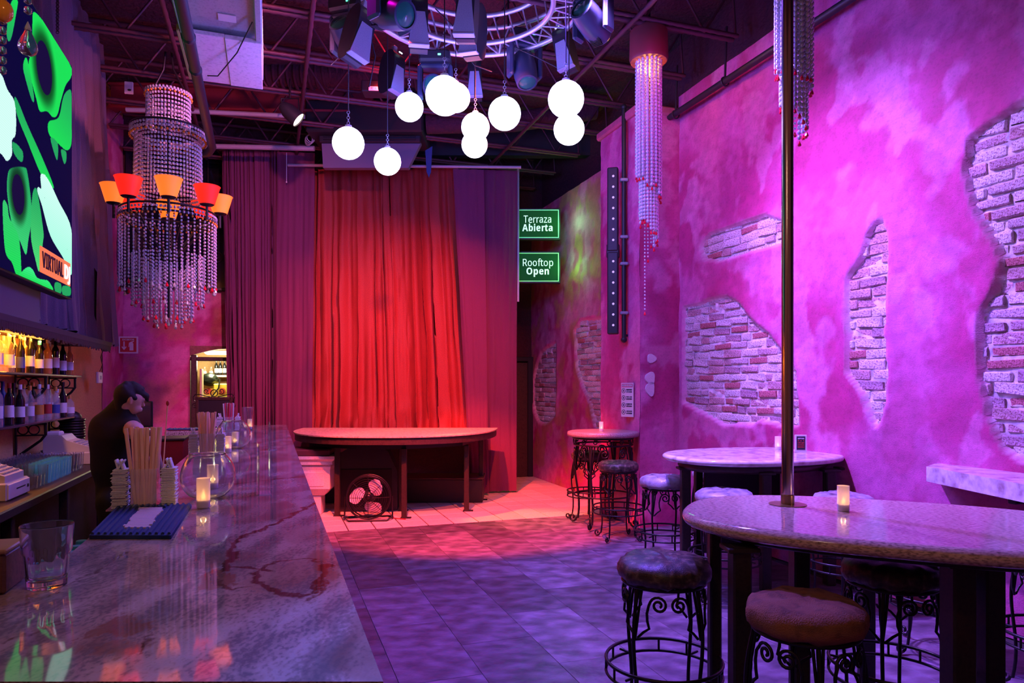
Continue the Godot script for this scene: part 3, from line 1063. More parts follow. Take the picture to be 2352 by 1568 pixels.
# ------------------------------------------------------------------ stage
func curtain(called: String, label: String, cat: String, tl: Vector3, tr: Vector3, bl: Vector3, br: Vector3, folds: float, amp: float, sd: int, m: Material, pool := 0.0) -> MeshInstance3D:
	var f := noise(1.0, FastNoiseLite.TYPE_SIMPLEX, 2, sd)
	var nu := int(folds * 9)
	var nv := 34
	var o := (bl + br) * 0.5
	var out := (tr - tl).normalized().cross(Vector3.UP)
	var side := (tr - tl).normalized()
	var p := PackedVector3Array()
	for j in nv:
		var v := float(j) / (nv - 1)
		for k in nu:
			var u := float(k) / (nu - 1)
			var ph := TAU * (folds * u + 0.9 * f.get_noise_1d(u * folds * 0.7) + 0.12 * f.get_noise_2d(u * 5.0, v * 2.0))
			var big := 0.65 + 0.5 * f.get_noise_2d(u * folds * 0.45, 7.0 + v * 0.5)
			var w := amp * big * (0.7 + 0.45 * (1.0 - v))
			var s := absf(sin(ph * 0.5)) * 2.0 - 1.0
			var q := bl.lerp(br, u).lerp(tl.lerp(tr, u), v)
			q += out * (w * 2.0 * pow((s + 1.0) * 0.5, 0.6) - w + 0.012 * f.get_noise_2d(u * 9.0, v * 3.0)) + side * (w * 0.3 * sin(ph))
			if pool > 0.0 and v < 0.12:
				q += out * pool * (0.12 - v) / 0.12 * (0.5 + f.get_noise_2d(u * 14.0, v * 9.0))
			if j == 0:
				q.y += 0.02 * absf(s)
			p.append(q - o)
	var mb := MB.new()
	mb.grid(p, nu, nv)
	var r := part(called, mb, m, null, o)
	tag(r, label, cat)
	return r

func stage() -> void:
	curtain("stage_curtain", "wide dark purple stage curtain hanging at the left of the red velvet", "curtain", P(510, 346, 10.2), P(645, 348, 10.15), Vector3(-4.15, 0.02, -10.2), Vector3(-3.36, 0.02, -10.15), 9.0, 0.075, 201, M.dark_curtain)
	curtain("stage_curtain", "smooth dark curtain panel between the folded purple curtain and the red velvet", "curtain", P(636, 348, 10.05), P(724, 352, 10.1), Vector3(-3.42, 0.02, -10.05), Vector3(-2.90, 0.02, -10.1), 3.0, 0.022, 205, M.dark_curtain)
	curtain("velvet_curtain", "red velvet stage curtain lit by the spotlight", "curtain", P(716, 392, 10.4), P(1050, 385, 10.4), Vector3(-3.02, 0.93, -10.35), Vector3(-0.58, 0.94, -10.35), 10.0, 0.13, 211, M.red_velvet, 0.10)
	curtain("stage_curtain", "narrow slanting dark curtain strip at the right edge of the red velvet", "curtain", P(1040, 388, 10.02), P(1112, 390, 10.1), Vector3(-0.60, 0.03, -10.08), Vector3(-0.33, 0.03, -10.12), 2.0, 0.03, 221, M.dark_curtain)
	curtain("stage_curtain", "flat dark purple curtain beside the green signs", "curtain", P(1098, 390, 10.25), P(1188, 392, 10.35), Vector3(-0.52, 0.02, -10.3), Vector3(0.07, 0.02, -10.4), 3.0, 0.02, 225, M.dark_curtain)
	tag(part("curtain_weight", MB.new().at(P(1190, 540, 10.45)).box(Vector3(0, 0, 0), Vector3(0.035, 2.0, 0.02), 0.006), M.silver_paint), "pale vertical metal strip on the curtain edge beside the green signs", "metal strip")
	# the half-round table that serves as a stage
	var o := PackedVector2Array()
	for k in 41:
		var a := PI * k / 40.0
		var c := cos(a)
		var s := sin(a)
		o.append(Vector2(1.36 * signf(c) * pow(absf(c), 0.85), 1.72 * pow(maxf(s, 0.0), 0.85)))
	var t := thing("stage_table", "half-round black legged stage table in front of the red curtain", "table", Vector3(-1.58, 0, -9.9))
	var grow := PackedVector2Array()
	for q in o:
		grow.append(q * 1.012)
	part("top", MB.new().slab(grow, 0.985, 1.0), M.stage_top, t)
	part("rim", MB.new().slab(o, 0.90, 0.985), M.dark_wood, t)
	part("apron", MB.new().slab(PackedVector2Array([Vector2(-1.1, 0.1), Vector2(1.1, 0.1), Vector2(0.95, 1.0), Vector2(0.3, 1.48), Vector2(-0.3, 1.5), Vector2(-0.95, 1.05)]), 0.83, 0.90), M.black_paint, t)
	for q in [Vector3(-0.56, 0, 1.36), Vector3(0.28, 0, 1.50), Vector3(0.17, 0, 1.0), Vector3(1.0, 0, 1.02), Vector3(-1.18, 0, 0.25), Vector3(1.15, 0, 0.15)]:
		var leg := part("leg", MB.new().box(Vector3(0, 0.42, 0), Vector3(0.062, 0.84, 0.062), 0.006), M.post, t, q)
		part("foot_plate", MB.new().box(Vector3(0.02, 0.006, 0.0), Vector3(0.13, 0.012, 0.07), 0.003), M.black_iron, leg)
	# drum fan on the floor
	var c := P(847, 1140, 8.32)
	t = thing("floor_fan", "round metal floor fan in a wire cage under the stage table", "fan", Vector3(c.x, 0.0, c.z), 0.12)
	var cy := c.y
	var cage := part("cage", MB.new().ring(Vector3(0, cy, 0.075), 0.255, 0.009, 40, 6, Vector3.BACK).ring(Vector3(0, cy, -0.075), 0.255, 0.009, 40, 6, Vector3.BACK).ring(Vector3(0, cy, 0), 0.262, 0.007, 40, 6, Vector3.BACK), M.black_iron, t)
	var wires := MB.new()
	for k in 9:
		wires.ring(Vector3(0, cy, 0.078 + 0.004 * (9 - k)), 0.05 + 0.024 * k, 0.0026, 36, 4, Vector3.BACK)
	for k in 8:
		var a := TAU * k / 8.0
		wires.rod(Vector3(cos(a) * 0.045, cy + sin(a) * 0.045, 0.115), Vector3(cos(a) * 0.25, cy + sin(a) * 0.25, 0.08), 0.003, 4)
	part("guard", wires, M.black_iron, cage).set_meta("kind", "stuff")
	for k in 3:
		var bl := MB.new()
		var pts := PackedVector3Array()
		for j in 7:
			for q in 9:
				var r := 0.06 + 0.165 * j / 6.0
				var sp := 0.62 * sin(PI * clampf(0.18 + 0.80 * j / 6.0, 0, 1)) + 0.1
				var an := 0.62 + TAU * k / 3.0 + (q / 8.0 - 0.5) * 2.0 * sp + 0.5 * j / 6.0
				pts.append(Vector3(cos(an) * r, cy + sin(an) * r, 0.02 + 0.045 * (q / 8.0 - 0.5)))
		bl.grid(pts, 9, 7)
		part("blade", bl, mat("fan_blade", lin(0.62, 0.52, 0.55), 0.4) if not M.has("fan_blade") else M.fan_blade, t)
	part("hub", MB.new().at(Vector3(0, cy, 0.06)).ball(Vector3.ZERO, 0.045, 14, Vector3(1, 1, 0.9)), M.black_iron, t)
	part("motor", MB.new().ball(Vector3(0, cy, -0.06), 0.085, 14, Vector3(1, 1, 1.2)), M.black_paint, t)
	var st := MB.new().tube([Vector3(-0.28, cy, 0), Vector3(-0.28, 0.03, 0.02), Vector3(-0.22, 0.012, 0.14), Vector3(0.22, 0.012, 0.14), Vector3(0.28, 0.03, 0.02), Vector3(0.28, cy, 0)], 0.011, 6)
	st.tube([Vector3(-0.28, 0.03, 0.0), Vector3(-0.22, 0.012, -0.14), Vector3(0.22, 0.012, -0.14), Vector3(0.28, 0.03, 0.0)], 0.011, 6)
	part("stand", st, M.black_iron, t)
	# loudspeaker behind the fan, tilted box on a crate
	c = P(838, 1185, 8.95)
	t = thing("loudspeaker", "black wedge loudspeaker standing behind the floor fan", "speaker", Vector3(c.x, 0, c.z), 0.1)
	part("cabinet", MB.new().prism(PackedVector2Array([Vector2(-0.36, 0.0), Vector2(0.42, 0.0), Vector2(0.42, 0.5), Vector2(0.3, 0.76), Vector2(0.18, 0.83), Vector2(-0.15, 0.83), Vector2(-0.30, 0.74), Vector2(-0.36, 0.5)]), -0.3, 0.1), M.black_paint, t)
	part("grille", MB.new().box(Vector3(0.02, 0.3, 0.105), Vector3(0.66, 0.48, 0.012), 0.004), M.black_iron, t)
	part("edge_trim", MB.new().box(Vector3(-0.34, 0.26, 0.105), Vector3(0.03, 0.52, 0.02), 0.004), mat("worn_edge", lin(0.22, 0.05, 0.04), 0.5), t)
	# white ornate pedestal
	c = P(722, 1178, 8.75)
	t = thing("pedestal", "white painted panelled pedestal with dark runner beside the bar end", "pedestal", Vector3(c.x, 0, c.z), 0.06)
	for s in [[0.0, 0.23, 0.13, 0.13], [0.24, 0.30, 0.22, 0.2]]:
		pass
	part("foot", MB.new().box(Vector3(-0.02, 0.12, 0), Vector3(0.26, 0.24, 0.26), 0.01), M.white_paint, t)
	var sq := func(h: float, y: float) -> Array:
		return [Vector3(h, y, h * 0.9), Vector3(h, y, -h * 0.9), Vector3(-h, y, -h * 0.9), Vector3(-h, y, h * 0.9)]
	var pb := MB.new()
	for s in [[[0.15, 0.24], [0.235, 0.33]], [[0.235, 0.33], [0.235, 0.56]], [[0.235, 0.56], [0.245, 0.60]], [[0.245, 0.60], [0.245, 0.63]], [[0.27, 0.63], [0.27, 0.67]], [[0.27, 0.67], [0.30, 0.70]], [[0.30, 0.70], [0.30, 0.735]]]:
		for k in 4:
			var l: Array = sq.call(s[0][0], s[0][1])
			var h: Array = sq.call(s[1][0], s[1][1])
			pb.quad(l[(k + 1) % 4], l[k], h[k], h[(k + 1) % 4])
	var lid: Array = sq.call(0.30, 0.735)
	pb.quad(lid[3], lid[0], lid[1], lid[2])
	part("body", pb, M.white_paint, t)
	part("panel", MB.new().box(Vector3(-0.02, 0.45, 0.212), Vector3(0.36, 0.18, 0.012), 0.005), M.white_paint, t)
	part("runner", MB.new().box(Vector3(-0.02, 0.775, 0.02), Vector3(0.52, 0.08, 0.46), 0.015), mat("runner", lin(0.10, 0.02, 0.03), 0.7), t)
	# things stored under the stage
	t = thing("stage_box", "purple storage box in the dark under the stage table, left of the fan", "box", P(745, 1050, 9.6) * Vector3(1, 0, 1), 0.0)
	part("body", MB.new().box(Vector3(0, 0.42, 0), Vector3(0.34, 0.84, 0.3), 0.01), mat("purple_box", lin(0.09, 0.03, 0.13), 0.6), t)
	part("lid", MB.new().box(Vector3(0, 0.845, 0), Vector3(0.36, 0.02, 0.32), 0.005), M.black_paint, t)
	t = thing("stage_step", "low black step in shadow under the right half of the stage", "step", Vector3(-0.95, 0, -9.75))
	part("riser", MB.new().box(Vector3(0, 0.16, 0), Vector3(1.1, 0.32, 0.5), 0.01), M.black_paint, t)
	part("tread", MB.new().box(Vector3(0, 0.33, 0), Vector3(1.14, 0.025, 0.54), 0.006), M.dark_wood, t)
	tag(part("fan_cable", MB.new().tube([P(893, 1178, 8.4) * Vector3(1, 0, 1) + Vector3(0, 0.01, 0), P(910, 1185, 8.35) * Vector3(1, 0, 1) + Vector3(0, 0.008, 0), P(932, 1189, 8.3) * Vector3(1, 0, 1) + Vector3(0, 0.008, 0)], 0.006, 5), M.red_panel), "thin red cable lying between the fan and the stage leg", "cable")
	# black door at the far right of the back wall
	var m := MB.new().at(R(4.0, 0, 11.47), TH)
	m.box(Vector3(-0.45, 1.02, 0.0), Vector3(0.1, 2.04, 0.08), 0.01).box(Vector3(0.3, 1.02, 0.0), Vector3(0.1, 2.04, 0.08), 0.01).box(Vector3(-0.07, 2.06, 0.0), Vector3(0.86, 0.08, 0.08), 0.01)
	var dr := struct("door_2", m, M.black_paint, "black door half hidden by the curtain below the green signs", "door")
	part("leaf", MB.new().at(R(3.92, 0, 11.48), TH).box(Vector3(0, 1.0, 0), Vector3(0.68, 2.0, 0.04), 0.006), M.dark_wood, dr)
	part("door_lock", MB.new().at(R(3.78, 1.02, 11.45), TH).box(Vector3.ZERO, Vector3(0.03, 0.1, 0.02), 0.004), M.silver_paint, dr)

# ------------------------------------------------------------------ the long bar
func stone_image(w: int, h: int, a0: float, a1: float, b0: float, b1: float, veins: Array, blobs: Array) -> ImageTexture:
	var buf := PackedFloat32Array()
	buf.resize(w * h)
	var da := (a1 - a0) / w
	var db := (b1 - b0) / h
	var wob := noise(9.0, FastNoiseLite.TYPE_SIMPLEX, 3, 303)
	for vn in veins:
		var pts: Array = vn[0]
		for k in pts.size() - 1:
			var p: Vector2 = pts[k]
			var q: Vector2 = pts[k + 1]
			var lo := p.min(q) - Vector2(0.06, 0.08)
			var hi := p.max(q) + Vector2(0.06, 0.08)
			var e := q - p
			for y in range(maxi(0, int((lo.y - b0) / db)), mini(h, int((hi.y - b0) / db))):
				for x in range(maxi(0, int((lo.x - a0) / da)), mini(w, int((hi.x - a0) / da))):
					var s := Vector2(a0 + da * (x + 0.5), b0 + db * (y + 0.5))
					var g := s + Vector2(wob.get_noise_2d(s.x * 1.6, s.y), wob.get_noise_2d(s.y * 1.6, s.x + 9.0)) * 0.016
					var r := g - p
					var d := (r - e * clampf(r.dot(e) / e.length_squared(), 0.0, 1.0)).length()
					var val: float = smoothstep(vn[1], vn[1] * 0.35, d) * vn[2]
					buf[y * w + x] = maxf(buf[y * w + x], val)
	var n1 := noise(7.0, FastNoiseLite.TYPE_SIMPLEX, 4, 304)
	var n2 := noise(75.0, FastNoiseLite.TYPE_SIMPLEX, 4, 305)
	var n3 := noise(2.2, FastNoiseLite.TYPE_SIMPLEX_SMOOTH, 2, 306)
	var data := PackedByteArray()
	data.resize(w * h * 3)
	var o := 0
	for y in h:
		var b := b0 + db * (y + 0.5)
		for x in w:
			var a := a0 + da * (x + 0.5)
			var u := a * 0.966 - b * 0.26
			var v := (a * 0.26 + b * 0.966) * 0.33
			var q := n1.get_noise_2d(u, v)
			var g := n2.get_noise_2d(u, v * 1.3)
			var dark := smoothstep(-0.3, 0.7, q * 0.75 + g * 0.95) * 0.85
			var c := Color(0.52, 0.40, 0.335).lerp(Color(0.11, 0.095, 0.095), dark)
			c = c * (1.0 + 0.55 * g)
			c = c.lerp(Color(0.20, 0.19, 0.17), smoothstep(0.1, 0.6, n3.get_noise_2d(u * 1.7 + 40.0, v * 0.8)) * 0.6)
			c = c.lerp(Color(0.56, 0.46, 0.41), smoothstep(0.1, 0.55, -q - g * 0.7) * 0.7)
			var rust := smoothstep(0.28, 0.5, n3.get_noise_2d(a, b * 0.7)) * 0.5
			for bl in blobs:
				var e := Vector2((a - bl[0].x) / bl[1].x, (b - bl[0].y) / bl[1].y).length()
				rust = maxf(rust, smoothstep(1.15, 0.75, e + q * 0.9 + g * 0.3) * bl[2])
			c = c.lerp(Color(0.22, 0.07, 0.022), rust * (0.85 - 0.3 * dark))
			var vv := buf[o / 3]
			c = c.lerp(Color(0.10, 0.028, 0.018), clampf(vv * (1.0 + g * 0.5), 0.0, 0.95))
			c = c.linear_to_srgb()
			data[o] = int(clampf(c.r, 0, 1) * 255)
			data[o + 1] = int(clampf(c.g, 0, 1) * 255)
			data[o + 2] = int(clampf(c.b, 0, 1) * 255)
			o += 3
	return ImageTexture.create_from_image(Image.create_from_data(w, h, false, Image.FORMAT_RGB8, data))

func on_bar(px: float, py: float) -> Vector2:       # (a, b) on the bar top
	var p := PL(px, py, BAR_Y)
	return Vector2(CO * p.x - SI * p.z, -(SI * p.x + CO * p.z))

func bar() -> void:
	var path := func(l: Array) -> Array:
		var q := []
		for k in range(0, l.size(), 2):
			q.append(on_bar(l[k], l[k + 1]))
		return q
	var veins := [
		[path.call([728, 1153, 680, 1178, 610, 1212, 545, 1238, 534, 1264, 528, 1290, 515, 1308]), 0.014, 1.0],
		[path.call([520, 1300, 575, 1304, 625, 1312]), 0.010, 1.0],
		[path.call([585, 1318, 600, 1345, 640, 1358, 690, 1372, 725, 1358, 742, 1325, 748, 1296]), 0.014, 0.95],
		[path.call([585, 1318, 600, 1300, 640, 1290, 700, 1282, 745, 1290]), 0.008, 0.8],
		[path.call([700, 1380, 740, 1360, 752, 1330]), 0.006, 0.7],
		[path.call([490, 1318, 500, 1344, 545, 1352, 560, 1348]), 0.009, 0.7],
		[path.call([0, 1408, 110, 1368, 200, 1322, 290, 1268]), 0.006, 0.45],
		[path.call([0, 1476, 80, 1452, 160, 1420]), 0.007, 0.5],
		[path.call([320, 1500, 345, 1478, 352, 1450]), 0.004, 0.7],
	]
	var blobs := [[on_bar(505, 1328), Vector2(0.035, 0.09), 0.9], [on_bar(395, 1322), Vector2(0.03, 0.06), 0.6], [on_bar(290, 1440), Vector2(0.055, 0.07), 0.9], [on_bar(240, 1487), Vector2(0.06, 0.05), 0.7], [on_bar(655, 1325), Vector2(0.085, 0.16), 0.45], [on_bar(740, 1300), Vector2(0.03, 0.16), 0.7], [on_bar(700, 1225), Vector2(0.05, 0.12), 0.35], [on_bar(90, 1470), Vector2(0.08, 0.1), 0.3]]
	var near := stone_image(900, 900, -2.2, 0.2, 0.9, 3.4, veins, blobs)
	var far_v := [
		[path.call([540, 1112, 580, 1106, 640, 1099, 700, 1094]), 0.014, 0.9],
		[path.call([560, 1030, 600, 1026, 660, 1022]), 0.02, 0.4],
	]
	var far := stone_image(300, 900, -0.6, 0.2, 3.4, 8.7, far_v, [])
	var mk := func(key: String, tx: Texture2D) -> StandardMaterial3D:
		var m := mat(key, Color(0.92, 0.92, 0.92), 0.045)
		m.albedo_texture = tx
		return m
	var mn: StandardMaterial3D = mk.call("bar_stone_near", near)
	var mf: StandardMaterial3D = mk.call("bar_stone_far", far)
	var t := thing("bar_counter", "long polished stone bar running from the viewer to the stage", "bar counter", Vector3(0, 0, 0), 0.0)
	var edge_b := func(a: float) -> float:
		return (1.083 - SI * a) / CO
	# near slab with its return to the left, far slab; each a polygon with thickness
	var outline_near := [Vector2(0.165, edge_b.call(0.165)), Vector2(0.165, 3.4), Vector2(-0.52, 3.4), Vector2(-0.52, 2.2), Vector2(-0.56, 2.06), Vector2(-2.0, 2.02), Vector2(-2.0, edge_b.call(-2.0))]
	var outline_far := [Vector2(0.165, 3.402), Vector2(0.171, 8.60), Vector2(-0.52, 8.60), Vector2(-0.52, 3.402)]
	for s in 2:
		var ol: Array = [outline_near, outline_far][s]
		var lims: Array = [[-2.2, 2.4, 0.9, 2.5], [-0.6, 0.8, 3.4, 5.3]][s]
		var mb := MB.new()
		var xz := PackedVector2Array()
		for q in ol:
			xz.append(Vector2(CO * q.x - SI * q.y, SI * q.x + CO * q.y))     # x, depth
		var ids := Geometry2D.triangulate_polygon(xz)
		for k in range(0, ids.size(), 3):
			var vv := []
			for e in 3:
				var q: Vector2 = ol[ids[k + e]]
				vv.append([Vector3(xz[ids[k + e]].x, BAR_Y, -xz[ids[k + e]].y), Vector2((q.x - lims[0]) / lims[1], (q.y - lims[2]) / lims[3])])
			if (vv[1][0] - vv[0][0]).cross(vv[2][0] - vv[0][0]).y < 0.0:
				var w = vv[1]
				vv[1] = vv[2]
				vv[2] = w
			var b0 := mb.v.size()
			for e in 3:
				mb.vert(vv[e][0], Vector3.UP, vv[e][1])
			mb.i.append_array(PackedInt32Array([b0, b0 + 2, b0 + 1]))
		part("stone_top", mb, [mn, mf][s], t)
		var side := MB.new()
		for k in xz.size():
			var p := Vector3(xz[k].x, 0, -xz[k].y)
			var q := Vector3(xz[(k + 1) % xz.size()].x, 0, -xz[(k + 1) % xz.size()].y)
			side.quad(p + Vector3(0, BAR_Y - 0.05, 0), q + Vector3(0, BAR_Y - 0.05, 0), q + Vector3(0, BAR_Y, 0), p + Vector3(0, BAR_Y, 0))
		part("stone_edge", side, M.stone_edge, t)
	var body := MB.new().at(Vector3.ZERO, TH)
	body.box(Vector3(0.0, 0.54, -5.0), Vector3(0.12, 1.09, 7.1)).box(Vector3(-0.42, 1.04, -5.3), Vector3(0.1, 0.1, 6.2))
	for k in 8:
		body.box(Vector3(-0.2, 0.54, -1.7 - 0.95 * k), Vector3(0.36, 1.08, 0.04))
	part("bar_front", body, M.dark_wood, t)
	# speed rail under the inner edge with capped bottles
	t = thing("bottle_rail", "dark steel bottle rail along the bartender's side under the bar edge", "rail", R(-0.64, 0.80, 2.9), TH)
	part("tray", MB.new().box(Vector3(0, 0, 0), Vector3(0.14, 0.02, 1.6)).box(Vector3(-0.07, 0.06, 0), Vector3(0.01, 0.12, 1.6)), M.black_iron, t)
	var caps := [[188, 1240, "far blue-capped black bottle poking above the bar edge beside the rubber mat"], [176, 1252, "middle blue-capped black bottle in the trio beside the rubber mat"], [165, 1266, "near blue-capped black bottle in the trio beside the rubber mat"], [45, 1300, "single blue-capped bottle behind the pint glass at the wooden box"]]
	caps.append([386, 1086, "blue-capped bottle at the bar's inner edge just right of the front napkins"])
	caps.append([398, 1077, "blue-capped bottle half hidden behind another, between the front napkins and the big bowl"])
	for q in caps:
		var b := PL(q[0], q[1] + 6, 1.06)
		t = thing("bottle", q[2], "bottle", b - Vector3(0, 0.25, 0), 0.0, "blue capped bottles in the rail")
		part("bottle_body", MB.new().lathe([Vector2(0, 0), Vector2(0.032, 0), Vector2(0.034, 0.01), Vector2(0.034, 0.16), Vector2(0.016, 0.2), Vector2(0.014, 0.225)], 16), M.black_paint, t)
		part("cap", MB.new().lathe([Vector2(0.0165, 0.222), Vector2(0.0185, 0.224), Vector2(0.0185, 0.254), Vector2(0.017, 0.258), Vector2(0, 0.258)], 18), M.cyan_cap, t)
	t = thing("wooden_box", "reddish wooden box at the near left corner of the bar", "box", PL(0, 1350, BAR_Y), TH)
	part("body", MB.new().box(Vector3(-0.02, 0.045, 0), Vector3(0.10, 0.09, 0.13), 0.006), mat("box_wood", lin(0.14, 0.05, 0.035), 0.5, 0.0, M.dark_wood.albedo_texture, 3.0), t)
	part("rim", MB.new().box(Vector3(-0.02, 0.094, 0), Vector3(0.105, 0.01, 0.135), 0.003), mat("rim_wood", lin(0.28, 0.13, 0.07), 0.5), t)
	# the short cross counter at the far end, grey and red cabinets under it
	t = thing("cross_counter", "short stone counter closing the far end of the bar beside the doorway", "counter", P(440, 990, 7.15), TH)
	part("stone_top", MB.new().box(Vector3(0.03, -0.036, -0.25), Vector3(0.56, 0.072, 0.5), 0.006), mat("far_stone", lin(0.55, 0.47, 0.45), 0.2, 0.0, M.stone_edge.albedo_texture, 1.4), t)
	part("panel", MB.new().box(Vector3(0.02, -0.6, -0.22), Vector3(0.5, 1.06, 0.4), 0.006), M.grey_panel, t)
	t = thing("cabinet", "red fronted cabinet beyond the bartender, in front of the stone cross counter", "cabinet", P(388, 1009, 6.3) * Vector3(1, 0, 1), TH)
	part("body", MB.new().box(Vector3(0, 0.55, -0.2), Vector3(0.24, 1.1, 0.4), 0.008), M.red_panel, t)
	part("top", MB.new().box(Vector3(0, 1.11, -0.2), Vector3(0.26, 0.02, 0.42), 0.004), M.dark_wood, t)

# ------------------------------------------------------------------ back bar
func bottle_mesh(kind: String) -> Array:     # [body profile, label band, cap]
	match kind:
		"round": return [[Vector2(0, 0), Vector2(0.036, 0), Vector2(0.039, 0.008), Vector2(0.039, 0.17), Vector2(0.034, 0.195), Vector2(0.017, 0.225), Vector2(0.0145, 0.24), Vector2(0.0145, 0.29)], [0.0395, 0.05, 0.13], 0.29]
		"tall": return [[Vector2(0, 0), Vector2(0.034, 0), Vector2(0.036, 0.008), Vector2(0.036, 0.2), Vector2(0.03, 0.225), Vector2(0.015, 0.25), Vector2(0.0135, 0.31)], [0.0365, 0.06, 0.15], 0.31]
		"squat": return [[Vector2(0, 0), Vector2(0.046, 0), Vector2(0.05, 0.01), Vector2(0.05, 0.11), Vector2(0.044, 0.14), Vector2(0.018, 0.165), Vector2(0.016, 0.2)], [0.0505, 0.03, 0.09], 0.2]
		"wine": return [[Vector2(0, 0), Vector2(0.035, 0), Vector2(0.0375, 0.008), Vector2(0.0375, 0.17), Vector2(0.033, 0.2), Vector2(0.017, 0.235), Vector2(0.0135, 0.26), Vector2(0.0135, 0.31)], [0.038, 0.04, 0.13], 0.31]
		_: return [[Vector2(0, 0), Vector2(0.04, 0), Vector2(0.043, 0.01), Vector2(0.038, 0.09), Vector2(0.043, 0.16), Vector2(0.03, 0.2), Vector2(0.016, 0.22), Vector2(0.015, 0.27)], [0.0415, 0.045, 0.12], 0.27]

var bottle_cache := {}

func bottle_thing(kind: String, at: Vector3, turn: float, label: String, body := "", lab := "", cap := "", group := "") -> Node3D:
	var set: Dictionary = {"clear_b": ["squat", "clear_bottle", "white_plastic", "cream_plastic"], "wine_b": ["wine", "dark_bottle", "paper", "gold_foil"]}
	if set.has(kind):
		var s: Array = set[kind]
		kind = s[0]
		body = s[1]
		lab = s[2]
		cap = s[3]
	var d := bottle_mesh(kind)
	if not bottle_cache.has(kind):
		var capm := MB.new().lathe([Vector2(0.0165, d[2] - 0.03), Vector2(0.0175, d[2] - 0.028), Vector2(0.0175, d[2] + 0.008), Vector2(0.0, d[2] + 0.008)], 12)
		var pour := MB.new().lathe([Vector2(0.016, d[2] - 0.004), Vector2(0.016, d[2] + 0.014), Vector2(0.006, d[2] + 0.02), Vector2(0.0045, d[2] + 0.06), Vector2(0.0, d[2] + 0.062)], 10)
		bottle_cache[kind] = [MB.new().lathe(d[0], 18).mesh(), MB.new().lathe([Vector2(d[1][0], d[1][1]), Vector2(d[1][0], d[1][2])], 18).mesh(), capm.mesh(), pour.mesh()]
	var c: Array = bottle_cache[kind]
	var t := thing("bottle", label, "bottle", at, turn, group)
	place("bottle_body", c[0], M[body], t)
	place("bottle_label", c[1], M[lab], t)
	if cap == "pourer":
		place("pour_spout", c[3], M.black_paint, t)
	else:
		place("cap", c[2], M[cap], t)
	return t

func register(at: Vector3, label: String) -> void:
	var t := thing("cash_register", label, "cash register", at, TH)
	part("drawer_base", MB.new().box(Vector3(-0.2, 0.055, 0), Vector3(0.40, 0.11, 0.40), 0.008), M.cream_plastic, t)
	part("drawer", MB.new().box(Vector3(0.002, 0.055, 0), Vector3(0.012, 0.092, 0.385), 0.003), M.white_plastic, t)
	part("slot", MB.new().box(Vector3(0.009, 0.062, -0.02), Vector3(0.003, 0.006, 0.16)), M.black_paint, t)
	part("lock", MB.new().box(Vector3(0.010, 0.055, -0.15), Vector3(0.006, 0.022, 0.022), 0.006), M.black_paint, t)
	var o := PackedVector2Array([Vector2(-0.38, 0.11), Vector2(-0.02, 0.11), Vector2(-0.02, 0.15), Vector2(-0.2, 0.215), Vector2(-0.24, 0.26), Vector2(-0.38, 0.26)])
	part("body", MB.new().prism(o, -0.17, 0.17), M.cream_plastic, t)
	var kb := MB.new()
	for r in 4:
		for k in 9:
			kb.at(Vector3(-0.045 - 0.034 * r, 0.162 + 0.0125 * r, -0.13 + 0.032 * k)).box(Vector3.ZERO, Vector3(0.022, 0.012, 0.022), 0.003)
	var kp := part("keypad", kb, M.grey_panel, t)
	kp.set_meta("kind", "stuff")
	part("receipt_cover", MB.new().box(Vector3(-0.31, 0.275, 0.08), Vector3(0.11, 0.04, 0.13), 0.012), M.white_plastic, t)

func shelf(y: float, label: String) -> void:
	var t := thing("bar_shelf", label, "shelf", R(-1.93, y, 6.2), TH)
	part("shelf_board", MB.new().box(Vector3(0, -0.009, 0), Vector3(0.24, 0.018, 3.8), 0.004), mat("shelf_glass", lin(0.07, 0.045, 0.06), 0.15) if not M.has("shelf_glass") else M.shelf_glass, t)
	for bz in [-1.7, -0.75, 0.5]:
		# wrought bracket: arm, slanting strut, two rings
		var k := MB.new().at(Vector3(0, 0, bz))
		k.box(Vector3(0.0, -0.028, 0), Vector3(0.24, 0.014, 0.03), 0.003).box(Vector3(-0.112, -0.16, 0), Vector3(0.014, 0.3, 0.03), 0.003)
		k.tube([Vector3(0.105, -0.03, 0), Vector3(0.105, -0.12, 0), Vector3(0.07, -0.17, 0), Vector3(-0.11, -0.31, 0)], 0.012, 6)
		k.box(Vector3(-0.01, -0.125, 0), Vector3(0.22, 0.012, 0.03), 0.003)
		var br := part("bracket", k, M.black_iron, t)
		part("bracket_ring", MB.new().at(Vector3(0, 0, bz)).ring(Vector3(-0.06, -0.078, 0), 0.038, 0.006, 18, 5, Vector3.BACK).ring(Vector3(0.02, -0.078, 0), 0.04, 0.006, 18, 5, Vector3.BACK), M.black_iron, br)

